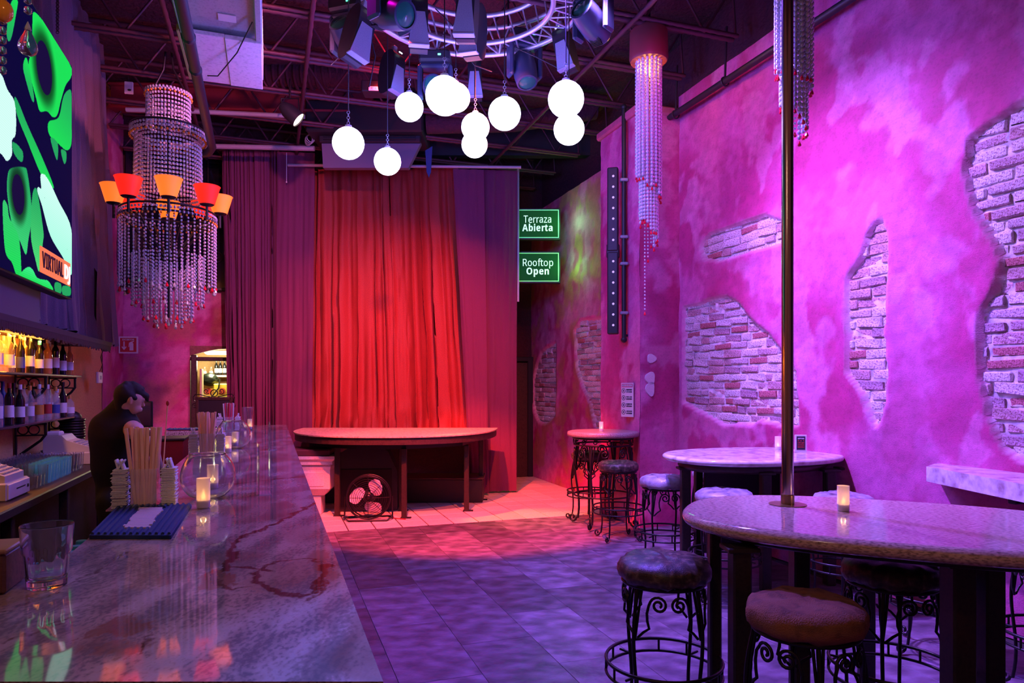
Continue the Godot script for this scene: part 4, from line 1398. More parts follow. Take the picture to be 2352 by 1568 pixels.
func back_bar() -> void:
	shelf(1.70, "upper dark bottle shelf under the orange light")
	shelf(1.30, "lower dark bottle shelf above the glass rows")
	# soffit with fringe, orange strip light below it
	var t := thing("soffit", "dark fringed canopy over the bottle shelves under the video screen", "canopy", R(-1.82, 2.0, 5.9), TH)
	part("board", MB.new().box(Vector3(0, 0.03, 0), Vector3(0.46, 0.05, 4.9), 0.006), mat("soffit_cloth", lin(0.05, 0.018, 0.03), 0.9), t)
	var fr := MB.new()
	for k in 300:
		var z := -2.4 + 4.8 * k / 299.0
		var h := 0.04 + 0.03 * rng.randf()
		fr.at(Vector3(0.225, 0.01, z)).box(Vector3(0, -h / 2, 0), Vector3(0.006, h, 0.011))
	part("fringe", fr, M.soffit_cloth, t).set_meta("kind", "stuff")
	part("panel", MB.new().box(Vector3(0.18, 0.21, 1.15), Vector3(0.03, 0.31, 2.6), 0.006), mat("blue_panel", lin(0.04, 0.016, 0.09), 0.6), t)
	t = thing("strip_light", "glowing orange strip light under the canopy above the upper bottles", "strip light", R(-1.85, 1.998, 5.5), TH)
	part("strip_glow", MB.new().box(Vector3(0, 0, 0), Vector3(0.03, 0.012, 2.9), 0.003), M.strip_glow, t)
	area("strip_light_source", R(-1.86, 1.985, 5.5), R(-2.06, 1.80, 5.5), 2.9, 0.04, lin(1.0, 0.33, 0.03), 4.5)
	# bottles
	var up := [["round", "clear_bottle", "paper", "white_plastic"], ["round", "clear_bottle", "paper", "pourer"], ["tall", "dark_bottle", "paper", "pourer"], ["tall", "dark_bottle", "paper", "pourer"], ["tall", "clear_bottle", "red_label", "white_plastic"], ["squat", "clear_bottle", "blue_label", "pourer"], ["round", "amber_bottle", "paper", "pourer"], ["round", "clear_bottle", "paper", "white_plastic"], ["round", "amber_bottle", "paper", "white_plastic"], ["round", "clear_bottle", "paper", "grey_panel"], ["round", "clear_bottle", "orange_label", "grey_panel"], ["wine", "dark_bottle", "blue_label", "gold_foil"], ["wine", "dark_bottle", "paper", "white_plastic"], ["tall", "dark_bottle", "paper", "pourer"], ["tall", "amber_bottle", "paper", "white_plastic"], ["round", "dark_bottle", "paper", "cyan_cap"]]
	var lo := [["waist", "pale_bottle", "paper", "white_plastic"], ["waist", "pale_bottle", "paper", "white_plastic"], ["waist", "pale_bottle", "blue_label", "gold_foil"], ["tall", "dark_bottle", "orange_label", "gold_foil"], ["tall", "dark_bottle", "paper", "red_panel"], ["squat", "green_bottle", "blue_label", "dark_bottle"], ["squat", "pale_bottle", "paper", "gold_foil"], ["tall", "pale_bottle", "paper", "red_panel"], ["round", "pale_bottle", "red_label", "white_plastic"], ["tall", "dark_bottle", "paper", "red_panel"], ["tall", "blue_bottle", "blue_label", "blue_bottle"], ["round", "dark_bottle", "paper", "white_plastic"], ["wine", "dark_bottle", "paper", "dark_bottle"], ["round", "pale_bottle", "paper", "gold_foil"], ["tall", "pale_bottle", "paper", "orange_label"], ["round", "pale_bottle", "orange_label", "white_plastic"]]
	var cn := {"clear_bottle": "clear", "amber_bottle": "amber", "pale_bottle": "pale clear", "dark_bottle": "black", "green_bottle": "dark green", "blue_bottle": "cobalt blue"}
	var ln := {"paper": "white", "red_label": "red", "blue_label": "blue", "orange_label": "orange"}
	for s in 2:
		var l: Array = [up, lo][s]
		var m := 24
		for k in m:
			var q: Array = l[(k * 5 + k / 16 * 3) % l.size()] if k > 15 else l[k]
			var b := 5.15 + (7.9 - 5.15) * k / (m - 1.0)
			var lab := "%s %s bottle with %s label, %s from the near end of the %s shelf" % [cn[q[1]], {"round": "round", "tall": "tall", "squat": "squat", "wine": "wine", "waist": "waisted"}[q[0]], ln[q[2]], scol(k), ["upper", "lower"][s]]
			var o := bottle_thing(q[0], R(-1.92 + (0.05 if k % 2 else -0.03), [1.70, 1.30][s], b + rng.randf_range(-0.01, 0.01)), rng.randf() * TAU, lab, q[1], q[2], q[3], ["bottles on the upper shelf", "bottles on the lower shelf"][s])
			o.scale = Vector3(0.84, 1.0, 0.84) * rng.randf_range(0.94, 1.05)
	# back counter
	t = thing("back_counter", "dark stone topped back counter along the ochre wall", "counter", R(-1.73, 0, 5.9), TH)
	part("top", MB.new().box(Vector3(0, 0.87, 0), Vector3(0.66, 0.06, 6.2), 0.008), mat("dark_stone", lin(0.05, 0.028, 0.03), 0.5, 0.0, M.stone_edge.albedo_texture, 2.0), t)
	part("body", MB.new().box(Vector3(-0.1, 0.42, 0), Vector3(0.42, 0.83, 6.0), 0.01), M.dark_wood, t)
	for k in 5:
		part("post", MB.new().box(Vector3(0.25, 0.42, -2.6 + 1.2 * k), Vector3(0.06, 0.84, 0.06), 0.006), M.dark_wood, t)
	register(R(-1.5, 0.9, 7.25), "white cash register at the far end of the back counter, behind the bartender")
	register(R(-1.5, 0.9, 5.15), "white cash register in front of the glass rows at the picture's left edge")
	var tum := MB.new().lathe([Vector2(0, 0.004), Vector2(0.026, 0.004), Vector2(0.026, 0), Vector2(0.033, 0.14), Vector2(0.0305, 0.14), Vector2(0.025, 0.012), Vector2(0, 0.012)], 12).mesh()
	var short := MB.new().lathe([Vector2(0, 0.004), Vector2(0.03, 0.004), Vector2(0.031, 0), Vector2(0.036, 0.085), Vector2(0.0335, 0.085), Vector2(0.029, 0.012), Vector2(0, 0.012)], 12).mesh()
	for r in 6:
		for k in 17:
			var b := 5.52 + 0.078 * k
			var a := -1.53 - 0.078 * r
			if k < 3 and r < 3:
				var sg := place("short_glass", short, M.thick_glass, null, R(a, 0.9, b))
				tag(sg, "short clear glass at the near end of the glass rows, by the register", "glass", "short glasses by the register")
				continue
			var g := place("tall_glass", tum, M.green_tint_glass if (r < 2 and k > 3 and k < 12) else M.thick_glass, null, R(a + rng.randf_range(-0.004, 0.004), 0.9, b + rng.randf_range(-0.004, 0.004)))
			tag(g, "teal tinted tall glass in the front rows on the back counter" if (r < 2 and k > 3 and k < 12) else "clear tall glass standing in rows on the back counter", "glass", "teal glasses in rows" if (r < 2 and k > 3 and k < 12) else "clear glasses in rows")
	t = thing("tray", "black round tray leaning on the glass rows beside the far cash register", "tray", P(148, 1052, 6.6), TH)
	part("tray_rim", MB.new().at(Vector3(0, 0.03, 0)).lathe([Vector2(0, 0), Vector2(0.17, 0), Vector2(0.19, 0.05), Vector2(0.18, 0.05), Vector2(0.165, 0.01), Vector2(0, 0.01)], 24), M.black_paint, t)
	part("handle", MB.new().ring(Vector3(0.1, 0.08, -0.1), 0.05, 0.008, 16, 6, Vector3.RIGHT), M.black_paint, t)
	t = thing("wicker_basket", "black wicker basket standing behind the far cash register", "basket", R(-1.86, 0.9, 7.95), TH)
	var bs := MB.new()
	for k in 14:
		bs.ring(Vector3(0, 0.02 + 0.026 * k, 0), 0.10 + 0.004 * sin(k * 2.0), 0.014, 20, 5)
	part("weave", bs, M.black_iron, t)
	part("lid", MB.new().ball(Vector3(0, 0.38, 0), 0.085, 14, Vector3(1, 0.8, 1)), M.black_paint, t)
	# thermostat, its cable, small camera
	t = thing("thermostat", "small white thermostat plate on the ochre wall beyond the bottle shelves", "thermostat", P(228, 867, 8.15), TH)
	part("plate", MB.new().box(Vector3(0, 0, 0), Vector3(0.03, 0.13, 0.20), 0.006), M.white_plastic, t)
	part("window", MB.new().box(Vector3(0.016, 0.0, 0), Vector3(0.004, 0.045, 0.07), 0.001), M.grey_panel, t)
	tag(part("thermostat_cable", MB.new().tube([P(229, 853, 8.12), P(235, 838, 8.1), P(231, 820, 8.0), P(236, 806, 7.9)], 0.004, 5), M.black_paint), "thin dark cable rising from the thermostat plate to the canopy", "cable")
	t = thing("camera_dome", "small black security camera under the canopy's far end", "camera", P(239, 800, 7.8), TH)
	part("dome", MB.new().ball(Vector3.ZERO, 0.035, 12), M.black_paint, t)
	part("bracket", MB.new().rod(Vector3.ZERO, Vector3(-0.08, 0.05, 0.05), 0.014, 6), M.black_paint, t)

func screen() -> void:
	var A := -1.514
	var b0 := 3.0
	var b1 := 6.45
	var y0 := 2.30
	var y1 := 4.16
	var w := 720
	var h := 390
	var img := Image.create(w, h, false, Image.FORMAT_RGB8)
	var n := noise(0.02, FastNoiseLite.TYPE_SIMPLEX, 3, 401)
	img.fill(Color(0.035, 0.02, 0.20))
	var to_px := func(px: float, py: float) -> Vector2:
		var q := WB(px, py, A)
		return Vector2((q.x - b0) / (b1 - b0) * w, (y1 - q.y) / (y1 - y0) * h)
	var S := 0.26794
	var blob := func(l: Array, dy: float, c0: Color, c1: Color, hole := []) -> void:
		var pts := PackedVector2Array()
		for k in range(0, l.size(), 2):
			pts.append(to_px.call(l[k] * S, l[k + 1] * S + dy))
		var sm := PackedVector2Array()                       # rounded outline
		for k in pts.size():
			for e in 5:
				sm.append(pts[(k + pts.size() - 1) % pts.size()].cubic_interpolate(pts[(k + 1) % pts.size()], pts[(k + pts.size() - 2) % pts.size()], pts[(k + 2) % pts.size()], 0.0) if false else pts[k].cubic_interpolate(pts[(k + 1) % pts.size()], pts[(k + pts.size() - 1) % pts.size()], pts[(k + 2) % pts.size()], e / 5.0))
		var bb := Rect2(sm[0], Vector2.ZERO)
		for q in sm:
			bb = bb.expand(q)
		var hc := Vector2.ZERO
		var hr := Vector2.ONE
		if hole:
			hc = to_px.call(hole[0] * S, hole[1] * S + dy)
			var e1: Vector2 = to_px.call((hole[0] + hole[2]) * S, hole[1] * S + dy)
			var e2: Vector2 = to_px.call(hole[0] * S, (hole[1] + hole[3]) * S + dy)
			hr = Vector2(absf(e1.x - hc.x), absf(e2.y - hc.y))
		for y in range(maxi(0, int(bb.position.y)), mini(h, int(bb.end.y) + 1)):
			for x in range(maxi(0, int(bb.position.x)), mini(w, int(bb.end.x) + 1)):
				var q := Vector2(x, y)
				if not Geometry2D.is_point_in_polygon(q, sm):
					continue
				var f := clampf((q.y - bb.position.y) / bb.size.y, 0, 1)
				var c := c0.lerp(c1, f)
				if hole:
					var d := ((q - hc) / hr).length()
					if d < 1.0:
						c = Color(0.09, 0.04, 0.22)
					else:
						c = c * (0.35 + 0.65 * smoothstep(1.0, 1.8, d))
				img.set_pixel(x, y, c * (0.94 if y % 3 == 0 else 1.0))
	var G := Color(0.10, 0.85, 0.33)
	var g2 := Color(0.13, 0.62, 0.36)
	var W := Color(0.80, 1.0, 0.93)
	blob.call([100, 0, 150, 0, 135, 120, 100, 300, 75, 350, 55, 300, 65, 150], 0.0, G, g2)
	blob.call([300, 100, 460, 310, 610, 575, 605, 660, 560, 730, 520, 860, 490, 980, 450, 1000, 400, 950, 340, 950, 310, 850, 250, 620, 245, 520, 275, 400, 275, 200], 0.0, G, G, [378, 580, 66, 215])
	blob.call([580, 770, 610, 790, 612, 1020, 610, 1230, 570, 1285, 500, 1230, 420, 1150, 415, 1040, 500, 1000, 540, 830], 0.0, g2, G)
	blob.call([215, 490, 240, 540, 290, 830, 270, 855, 210, 650, 195, 560], 0.0, G, g2)
	blob.call([-120, 600, 0, 620, 60, 760, 120, 860, 135, 1000, 130, 1150, 100, 1200, 100, 1320, 60, 1375, 20, 1330, -40, 1240, -160, 900], 0.0, W, W)
	blob.call([120, 840, 150, 860, 240, 1080, 370, 1370, 460, 1600, 400, 1568, 330, 1450, 230, 1200, 150, 1000], 0.0, g2, G)
	blob.call([110, 1210, 190, 1290, 190, 1380, 150, 1360, 110, 1290], 0.0, g2, g2)
	blob.call([430, 1180, 490, 1220, 495, 1330, 480, 1360], 0.0, g2, g2)
	blob.call([520, 1280, 565, 1300, 565, 1380, 545, 1395], 0.0, g2, g2)
	blob.call([90, 20, 200, 10, 235, 70, 270, 400, 240, 640, 220, 760, 170, 650, 100, 500, 60, 250, 60, 100], 380.0, g2, Color(0.22, 0.8, 0.45), [155, 245, 52, 170])
	blob.call([20, 320, 60, 330, 80, 450, 160, 620, 180, 950, 140, 940, 100, 830, 40, 720], 380.0, Color(0.2, 0.75, 0.42), G)
	blob.call([290, 195, 320, 230, 370, 560, 365, 660, 335, 900, 300, 800, 262, 600, 270, 300], 380.0, g2, Color(0.3, 0.85, 0.45))
	blob.call([345, 80, 380, 75, 430, 150, 500, 300, 610, 545, 612, 930, 540, 790, 430, 600, 360, 350, 318, 220, 325, 180, 350, 190], 380.0, W, Color(0.62, 1.0, 0.85))
	blob.call([190, 900, 240, 865, 280, 890, 320, 960, 400, 980, 430, 1010, 440, 1065, 180, 950], 380.0, Color(0.25, 0.9, 0.55), G)
	blob.call([-300, 200, -200, 150, -150, 300, -180, 600, -320, 500], 0.0, G, g2)
	blob.call([-420, 500, -330, 420, -240, 700, -200, 1100, -330, 1250, -450, 900], 380.0, G, G, [-330, 850, 50, 150])
	blob.call([470, 1000, 520, 1010, 520, 1090, 470, 1070], 380.0, g2, g2)
	blob.call([535, 1030, 600, 1040, 600, 1110, 535, 1100], 380.0, g2, g2)
	var tx := ImageTexture.create_from_image(img)
	var m := StandardMaterial3D.new()
	m.resource_name = "screen_picture"
	m.albedo_color = Color(0.02, 0.02, 0.02)
	m.roughness = 0.9
	m.metallic_specular = 0.1
	m.emission_enabled = true
	m.emission_texture = tx
	m.emission_operator = BaseMaterial3D.EMISSION_OP_MULTIPLY
	m.emission = Color.WHITE
	m.emission_energy_multiplier = 1.15
	var t := thing("video_screen", "large video screen with glowing green flower shapes and an orange logo plate", "video screen", R(A, y0, (b0 + b1) / 2), TH)
	part("cabinet", MB.new().box(Vector3(-0.05, (y1 - y0) / 2, 0), Vector3(0.09, y1 - y0 + 0.02, b1 - b0 + 0.02), 0.006), M.black_paint, t)
	var face := MB.new()
	var hl := (b1 - b0) / 2
	# u grows with depth into the room
	face.quad(Vector3(0.001, 0, hl), Vector3(0.001, 0, -hl), Vector3(0.001, y1 - y0, -hl), Vector3(0.001, y1 - y0, hl))
	part("display", face, m, t)
	area("screen_light", R(A + 0.02, (y0 + y1) / 2, (b0 + b1) / 2), R(A + 1.0, (y0 + y1) / 2, (b0 + b1) / 2), b1 - b0, y1 - y0, lin(0.1, 0.9, 0.35), 0.05)
	# the orange plate with its letters
	var p0 := WB(90, 622, A)
	var p1 := WB(158.5, 659, A)
	var ph: float = WB(90, 562, A).y - p0.y
	var py := (p0.y + WB(158.5, 659, A).y) / 2 + 0.0
	var mid := (p0.x + p1.x) / 2
	var wl := p1.x - p0.x
	var loc := Vector3(0.006, py - y0 + ph / 2, (b0 + b1) / 2 - mid)
	part("logo_plate", MB.new().box(loc, Vector3(0.008, ph, wl), 0.001), glow("plate_glow", lin(0.9, 0.19, 0.06), 1.0, lin(0.06, 0.03, 0.02)), t)
	text("logo_lettering", "VIRTUAL", ph * 0.85, mat("logo_ink", lin(0.05, 0.0, 0.02), 0.6), t, loc + Vector3(0.008, 0, wl * 0.13), PI / 2, true, wl * 0.68)
	text("logo_lettering", "DJ", ph * 0.85, glow("logo_white", lin(1, 0.95, 0.95), 1.1), t, loc + Vector3(0.008, 0, -wl * 0.36), PI / 2, true, wl * 0.2)
	# chain and the dark curtain behind it
	var ch := MB.new()
	for k in 22:
		ch.ring(P(132, 74 - k * 4.2, 5.55), 0.012, 0.003, 8, 4, Vector3(1, 0, 0) if k % 2 else Vector3(0, 0, 1))
	tag(part("chain", ch, M.black_iron), "steel chain holding up the corner of the video screen", "chain")
	curtain("wall_curtain", "tall grey purple curtain beside the video screen over the bottle shelves", "curtain", R(-1.78, 5.35, 5.4), R(-1.78, 5.35, 8.75), R(-1.76, 2.10, 5.4), R(-1.76, 2.05, 9.35), 13.0, 0.085, 231, M.grey_curtain)
	m = null

# ------------------------------------------------------------------ tables and stools
func oval(ha: float, hb: float, ex: float, y: float, grow := 0.0, seg := 64) -> Array:
	var q := []
	for k in seg:
		var a := TAU * k / seg
		var c := cos(a)
		var s := sin(a)
		q.append(Vector3((ha + grow) * signf(c) * pow(absf(c), 2.0 / ex), y, -(hb + grow) * signf(s) * pow(absf(s), 2.0 / ex)))
	return q

func oval_top(ha: float, hb: float, ex: float, y1: float, th: float) -> MB:
	var l := []
	for k in 9:                                              # a rounded edge
		var a := -PI / 2 + PI * k / 8.0
		l.append(oval(ha, hb, ex, y1 - th / 2 + sin(a) * th / 2, (cos(a) - 1.0) * th * 0.6))
	return MB.new().loft(l)

func post_leg(t: Node3D, at: Vector3, h: float, w: float) -> void:
	var o := part("leg", MB.new().box(Vector3(0, h / 2, 0), Vector3(w, h, w), 0.008), M.post, t, at, -t.rotation.y + 0.05)
	part("top_plate", MB.new().box(Vector3(0, h - 0.012, 0), Vector3(w * 1.7, 0.02, w * 1.5), 0.004), M.post, o)

func candle(at: Vector3, label: String, h := 0.115, r := 0.0245, e := 0.05) -> void:
	var t := thing("candle", label, "candle", at, 0.0)
	part("cup", MB.new().lathe([Vector2(r - 0.003, 0.001), Vector2(r, 0.004), Vector2(r, h)], 22), M.frosted, t)
	part("wax_base", MB.new().lathe([Vector2(0, 0), Vector2(r - 0.004, 0.0), Vector2(r - 0.003, 0.03), Vector2(0, 0.033)], 18), M.white_plastic, t)
	part("flame", MB.new().lathe([Vector2(0.002, 0.031), Vector2(0.0085, 0.038), Vector2(0.008, 0.045), Vector2(0.0035, 0.058), Vector2(0.0005, 0.068)], 10), M.flame_glow, t)
	omni("flame_light", Vector3(0, 0.045, 0), lin(1.0, 0.45, 0.12), e * 0.25, 0.008, t)

func scroll_leg(r_top: float, r_bot: float, y_top: float, ang: float, sc: float, parent: Node3D) -> void:
	# a bent iron leg with two scrolls under the seat and a curled foot
	var at := func(r: float, y: float, da := 0.0) -> Vector3:
		return Vector3(cos(ang + da) * r, y, -sin(ang + da) * r)
	var mb := MB.new()
	var pts := []
	for k in 15:
		var f := float(k) / 14
		var r := lerpf(r_top, r_bot, f) + 0.02 * sc * sin(f * TAU * 0.9)
		pts.append(at.call(r, lerpf(y_top, 0.045 * sc, f)))
	for q in spiral(0.035 * sc, 0.052 * sc, 0.035 * sc, PI, 1.15, 1.0, 14):
		pts.append(at.call(r_bot + q.x, q.y - 0.008))
	mb.tube(pts, 0.0085 * sc, 7)
	var o := part("leg", mb, M.black_iron, parent)
	var br := MB.new()
	for s in [-1.0, 1.0]:
		br.tube([at.call(r_top - 0.005, y_top, s * 0.10), at.call(r_top + 0.012, y_top - 0.11 * sc, s * 0.055), at.call(r_top + 0.02, y_top - 0.22 * sc)], 0.006 * sc, 6)
	part("brace", br, M.black_iron, o)
	for s in [-1.0, 1.0]:
		var sp := []
		for q in [Vector2(0.008, -0.215), Vector2(0.035, -0.185), Vector2(0.06, -0.165), Vector2(0.052, -0.135), Vector2(0.05, -0.10), Vector2(0.058, -0.065)]:
			sp.append(at.call(r_top + 0.012, y_top + q.y * sc, s * q.x * sc / r_top))
		for q in spiral(0.098, -0.062, 0.038, PI * 0.9, 1.6, -1.0, 24):
			sp.append(at.call(r_top + 0.004, y_top + q.y * sc, s * q.x * sc / r_top))
		part("scroll", MB.new().tube(sp, 0.0062 * sc, 6), M.black_iron, o)

func make_stool(label: String, seat: Material, sd: int) -> Node3D:
	var t := thing("bar_stool", label, "bar stool")
	var f := noise(2.6, FastNoiseLite.TYPE_SIMPLEX, 2, sd)
	var l := []
	var pf := [[0.15, 0.715], [0.19, 0.715], [0.206, 0.728], [0.212, 0.75], [0.209, 0.776], [0.196, 0.797], [0.165, 0.812], [0.11, 0.818], [0.05, 0.82], [0.012, 0.82]]
	for q in pf:
		var ring := []
		for k in 40:
			var a := TAU * k / 40
			var w := 1.0 + 0.035 * f.get_noise_3d(cos(a), sin(a), q[1] * 4.0) + 0.012 * sin(a * 9.0 + sd) * (1.0 if q[1] < 0.78 else 0.3)
			ring.append(Vector3(cos(a) * q[0] * w, q[1] + 0.012 * f.get_noise_3d(cos(a) * q[0] * 6, 3.0, sin(a) * q[0] * 6), -sin(a) * q[0] * w))
		l.append(ring)
	part("seat", MB.new().loft(l), seat, t)
	part("seat_frame", MB.new().ring(Vector3(0, 0.708, 0), 0.185, 0.009, 36, 6), M.black_iron, t)
	for k in 4:
		scroll_leg(0.18, 0.215, 0.705, TAU * k / 4.0 + 0.5, 1.0, t)
	var fr := MB.new()
	fr.ring(Vector3(0, 0.345, 0), 0.262, 0.008, 44, 6)
	fr.ring(Vector3(0, 0.285, 0), 0.262, 0.007, 44, 6)
	for k in 12:
		var a := TAU * k / 12.0 + 0.2
		fr.rod(Vector3(cos(a) * 0.262, 0.345, -sin(a) * 0.262), Vector3(cos(a) * 0.262, 0.285, -sin(a) * 0.262), 0.006, 5)
	for k in 4:
		var a := TAU * k / 4.0 + 0.5
		fr.rod(Vector3(cos(a) * 0.2, 0.315, -sin(a) * 0.2), Vector3(cos(a) * 0.262, 0.315, -sin(a) * 0.262), 0.006, 5)
	part("footrest", fr, M.black_iron, t)
	return t

func stools() -> void:
	var spots := [
		[1524, 3.2, "hide", "dark mottled hide bar stool standing alone at the left end of the granite pole table", 0.2],
		[1850, 2.56, "hide_brown", "brown suede bar stool pushed under the front edge of the granite pole table", 0.9],
		[2048, 3.16, "hide", "dark hide bar stool half hidden behind the posts under the granite pole table", 0.4],
		[2150, 4.2, "hide_grey", "bar stool behind the granite pole table, only its legs and footrest showing", 1.3],
		[2432, 3.55, "hide_grey", "bar stool cut by the picture's right edge beside the marble wall ledge", 0.1],
		[1526, 6.08, "hide_grey", "shiny grey bar stool at the left tip of the marble oval table", 0.35],
		[1643, 6.62, "hide_grey", "grey bar stool between the left posts of the marble table, against the wall", 0.8],
		[1664, 5.25, "hide_grey", "pale seated bar stool in front of the marble table, rising behind the pole table's edge", 0.15],
		[1937, 5.05, "hide_grey", "pale seated bar stool behind the lit candle on the granite pole table", 0.6],
		[1420, 7.25, "hide", "purple black bar stool in front of the wrought iron bistro table", 0.45],
		[1353, 8.35, "hide", "black bar stool behind the wrought iron bistro table, near the recessed wall", 1.0],
	]
	for s in spots:
		var o := make_stool(s[3], M[s[2]], 500 + int(s[0]))
		o.position = Vector3((s[0] - 1176.0) * s[1] / F, 0, -s[1])
		o.rotation.y = s[4]
		o.set_meta("group", "wrought iron bar stools")

func tables() -> void:
	# granite oval with the dance pole
	var t := thing("pole_table", "large oval granite bar table with a chrome dance pole through it", "table", Vector3(1.655, 0, -2.99), -0.43)
	part("granite_top", oval_top(0.90, 0.555, 2.5, 1.03, 0.062), M.granite, t)
	part("under_board", oval_top(0.80, 0.46, 2.5, 0.968, 0.03), M.post, t)
	var inv := t.transform.affine_inverse()
	for q in [[1641, 3.25, 0.055], [1699, 2.88, 0.078], [1836, 3.32, 0.078], [2200, 2.66, 0.092], [2273, 2.95, 0.086], [1990, 3.7, 0.07]]:
		var p := inv * Vector3((q[0] - 1176.0) * q[1] / F, 0, -q[1])
		post_leg(t, p, 0.94, q[2])
	var pp := P(1809, 1158, 3.34)
	var o := thing("dance_pole", "tall brass and chrome dance pole rising from the granite table to the ceiling", "pole", Vector3(pp.x, 1.03, pp.z))
	part("shaft", MB.new().lathe([Vector2(0.0275, 0.0), Vector2(0.0275, 4.1)], 32), M.chrome, o)
	part("collar", MB.new().lathe([Vector2(0.0, 0.0), Vector2(0.031, 0.0), Vector2(0.031, 0.045), Vector2(0.0275, 0.05)], 28), mat("bronze", lin(0.30, 0.2, 0.1), 0.3, 0.9), o)
	part("floor_plate", MB.new().lathe([Vector2(0.0, 0.001), Vector2(0.086, 0.001), Vector2(0.086, 0.003), Vector2(0.0, 0.005)], 32), mat("brass_plate", lin(0.28, 0.19, 0.06), 0.35, 0.9), o)
	candle(PL(1937, 1173, 1.03), "lit candle in a frosted cup on the granite pole table", 0.115, 0.0265, 0.06)
	# marble oval against the wall
	t = thing("marble_table", "oval white marble bar table on black posts against the brick patched wall", "table", Vector3(2.02, 0, -5.86), 0.35)
	part("marble_top", oval_top(0.76, 0.56, 2.4, 1.03, 0.05), M.marble, t)
	part("under_frame", oval_top(0.64, 0.44, 2.4, 0.978, 0.07), M.dark_wood, t)
	inv = t.transform.affine_inverse()
	for q in [[1574, 5.75, 0.075], [1604, 6.3, 0.07], [1758, 5.42, 0.075], [1830, 6.3, 0.08], [1905, 5.6, 0.08], [1940, 5.75, 0.08]]:
		post_leg(t, inv * Vector3((q[0] - 1176.0) * q[1] / F, 0, -q[1]), 0.93, q[2])
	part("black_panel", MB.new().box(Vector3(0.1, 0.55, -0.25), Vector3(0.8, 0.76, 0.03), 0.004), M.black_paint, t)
	candle(PL(1787, 1033, 1.03), "frosted candle cup on the marble table left of the pole", 0.12, 0.027, 0.02)
	var fp := PL(1839, 1038.5, 1.03)
	t = thing("menu_frame", "small white framed menu card standing on the marble table behind the pole", "frame", fp, -0.12)
	part("frame", MB.new().box(Vector3(0, 0.075, 0), Vector3(0.098, 0.15, 0.012), 0.003), M.white_plastic, t)
	part("card", MB.new().box(Vector3(0, 0.079, 0.007), Vector3(0.07, 0.115, 0.003)), mat("card_black", lin(0.015, 0.012, 0.03), 0.5), t)
	var words := ["HAPPY HOUR", "2 x 1", "LUN A JUE", "COCTELES", "MENU"]
	for k in 5:
		text("card_lettering", words[k], 0.015, [M.white_plastic, M.red_label, M.red_label, M.red_label, M.red_label][k], t, Vector3(0, 0.118 - 0.018 * k, 0.009), 0.0, true, 0.052)
	# bistro table
	var c := P(1385, 988, 7.95)
	t = thing("bistro_table", "round stone topped bistro table on curled wrought iron legs", "table", Vector3(c.x, 0, c.z), 0.3)
	var top := []
	for q in [[0.37, 1.02], [0.40, 1.025], [0.405, 1.05], [0.40, 1.075], [0.38, 1.082]]:
		var l := []
		for k in 40:
			var a := TAU * k / 40
			l.append(Vector3(cos(a) * q[0] * (1 + 0.012 * sin(a * 7.0)), q[1], -sin(a) * q[0] * (1 + 0.012 * cos(a * 5.0))))
		top.append(l)
	part("stone_top", MB.new().loft(top), M.stone_edge, t)
	part("top_ring", MB.new().ring(Vector3(0, 1.008, 0), 0.34, 0.012, 40, 6).ring(Vector3(0, 0.93, 0), 0.33, 0.01, 40, 6), M.black_iron, t)
	var deco := MB.new()
	for k in 14:
		var a := TAU * k / 14.0
		var sp := []
		for q in spiral(0.0, 0.97, 0.032, 0.0, 1.4, 1.0 if k % 2 else -1.0, 16):
			sp.append(Vector3(cos(a + q.x / 0.335) * 0.335, q.y, -sin(a + q.x / 0.335) * 0.335))
		deco.tube(sp, 0.006, 5)
	part("scrollwork", deco, M.black_iron, t)
	for k in 4:
		scroll_leg(0.32, 0.33, 0.93, TAU * k / 4.0 + 0.75, 1.45, t)
	var rg := MB.new().ring(Vector3(0, 0.36, 0), 0.33, 0.01, 40, 6)
	part("stretcher", rg, M.black_iron, t)
	candle(P(1381, 982, 7.85) * Vector3(1, 0, 1) + Vector3(0, 1.082, 0), "small lit candle on the round bistro table", 0.11, 0.024, 0.05)
	# marble ledge on the wall
	var lo := PackedVector2Array()
	for q in [Vector2(4.44, 3.66), Vector2(4.17, 3.52), Vector2(3.92, 2.7), Vector2(3.86, 1.8), Vector2(4.44, 1.8)]:
		var p := R(q.x, 0, q.y)
		lo.append(Vector2(p.x, p.z))
	t = thing("wall_ledge", "thick marble ledge fixed to the pink wall at the picture's right edge", "ledge", Vector3.ZERO)
	part("ledge_slab", MB.new().slab(lo, 0.955, 1.055), M.marble, t)
	part("bracket", MB.new().at(R(4.2, 0.93, 2.9), TH).box(Vector3(0.05, 0.0, 0), Vector3(0.3, 0.05, 0.05), 0.006), M.black_iron, t)
	part("bracket", MB.new().at(R(4.2, 0.93, 2.1), TH).box(Vector3(0.05, 0.0, 0), Vector3(0.3, 0.05, 0.05), 0.006), M.black_iron, t)

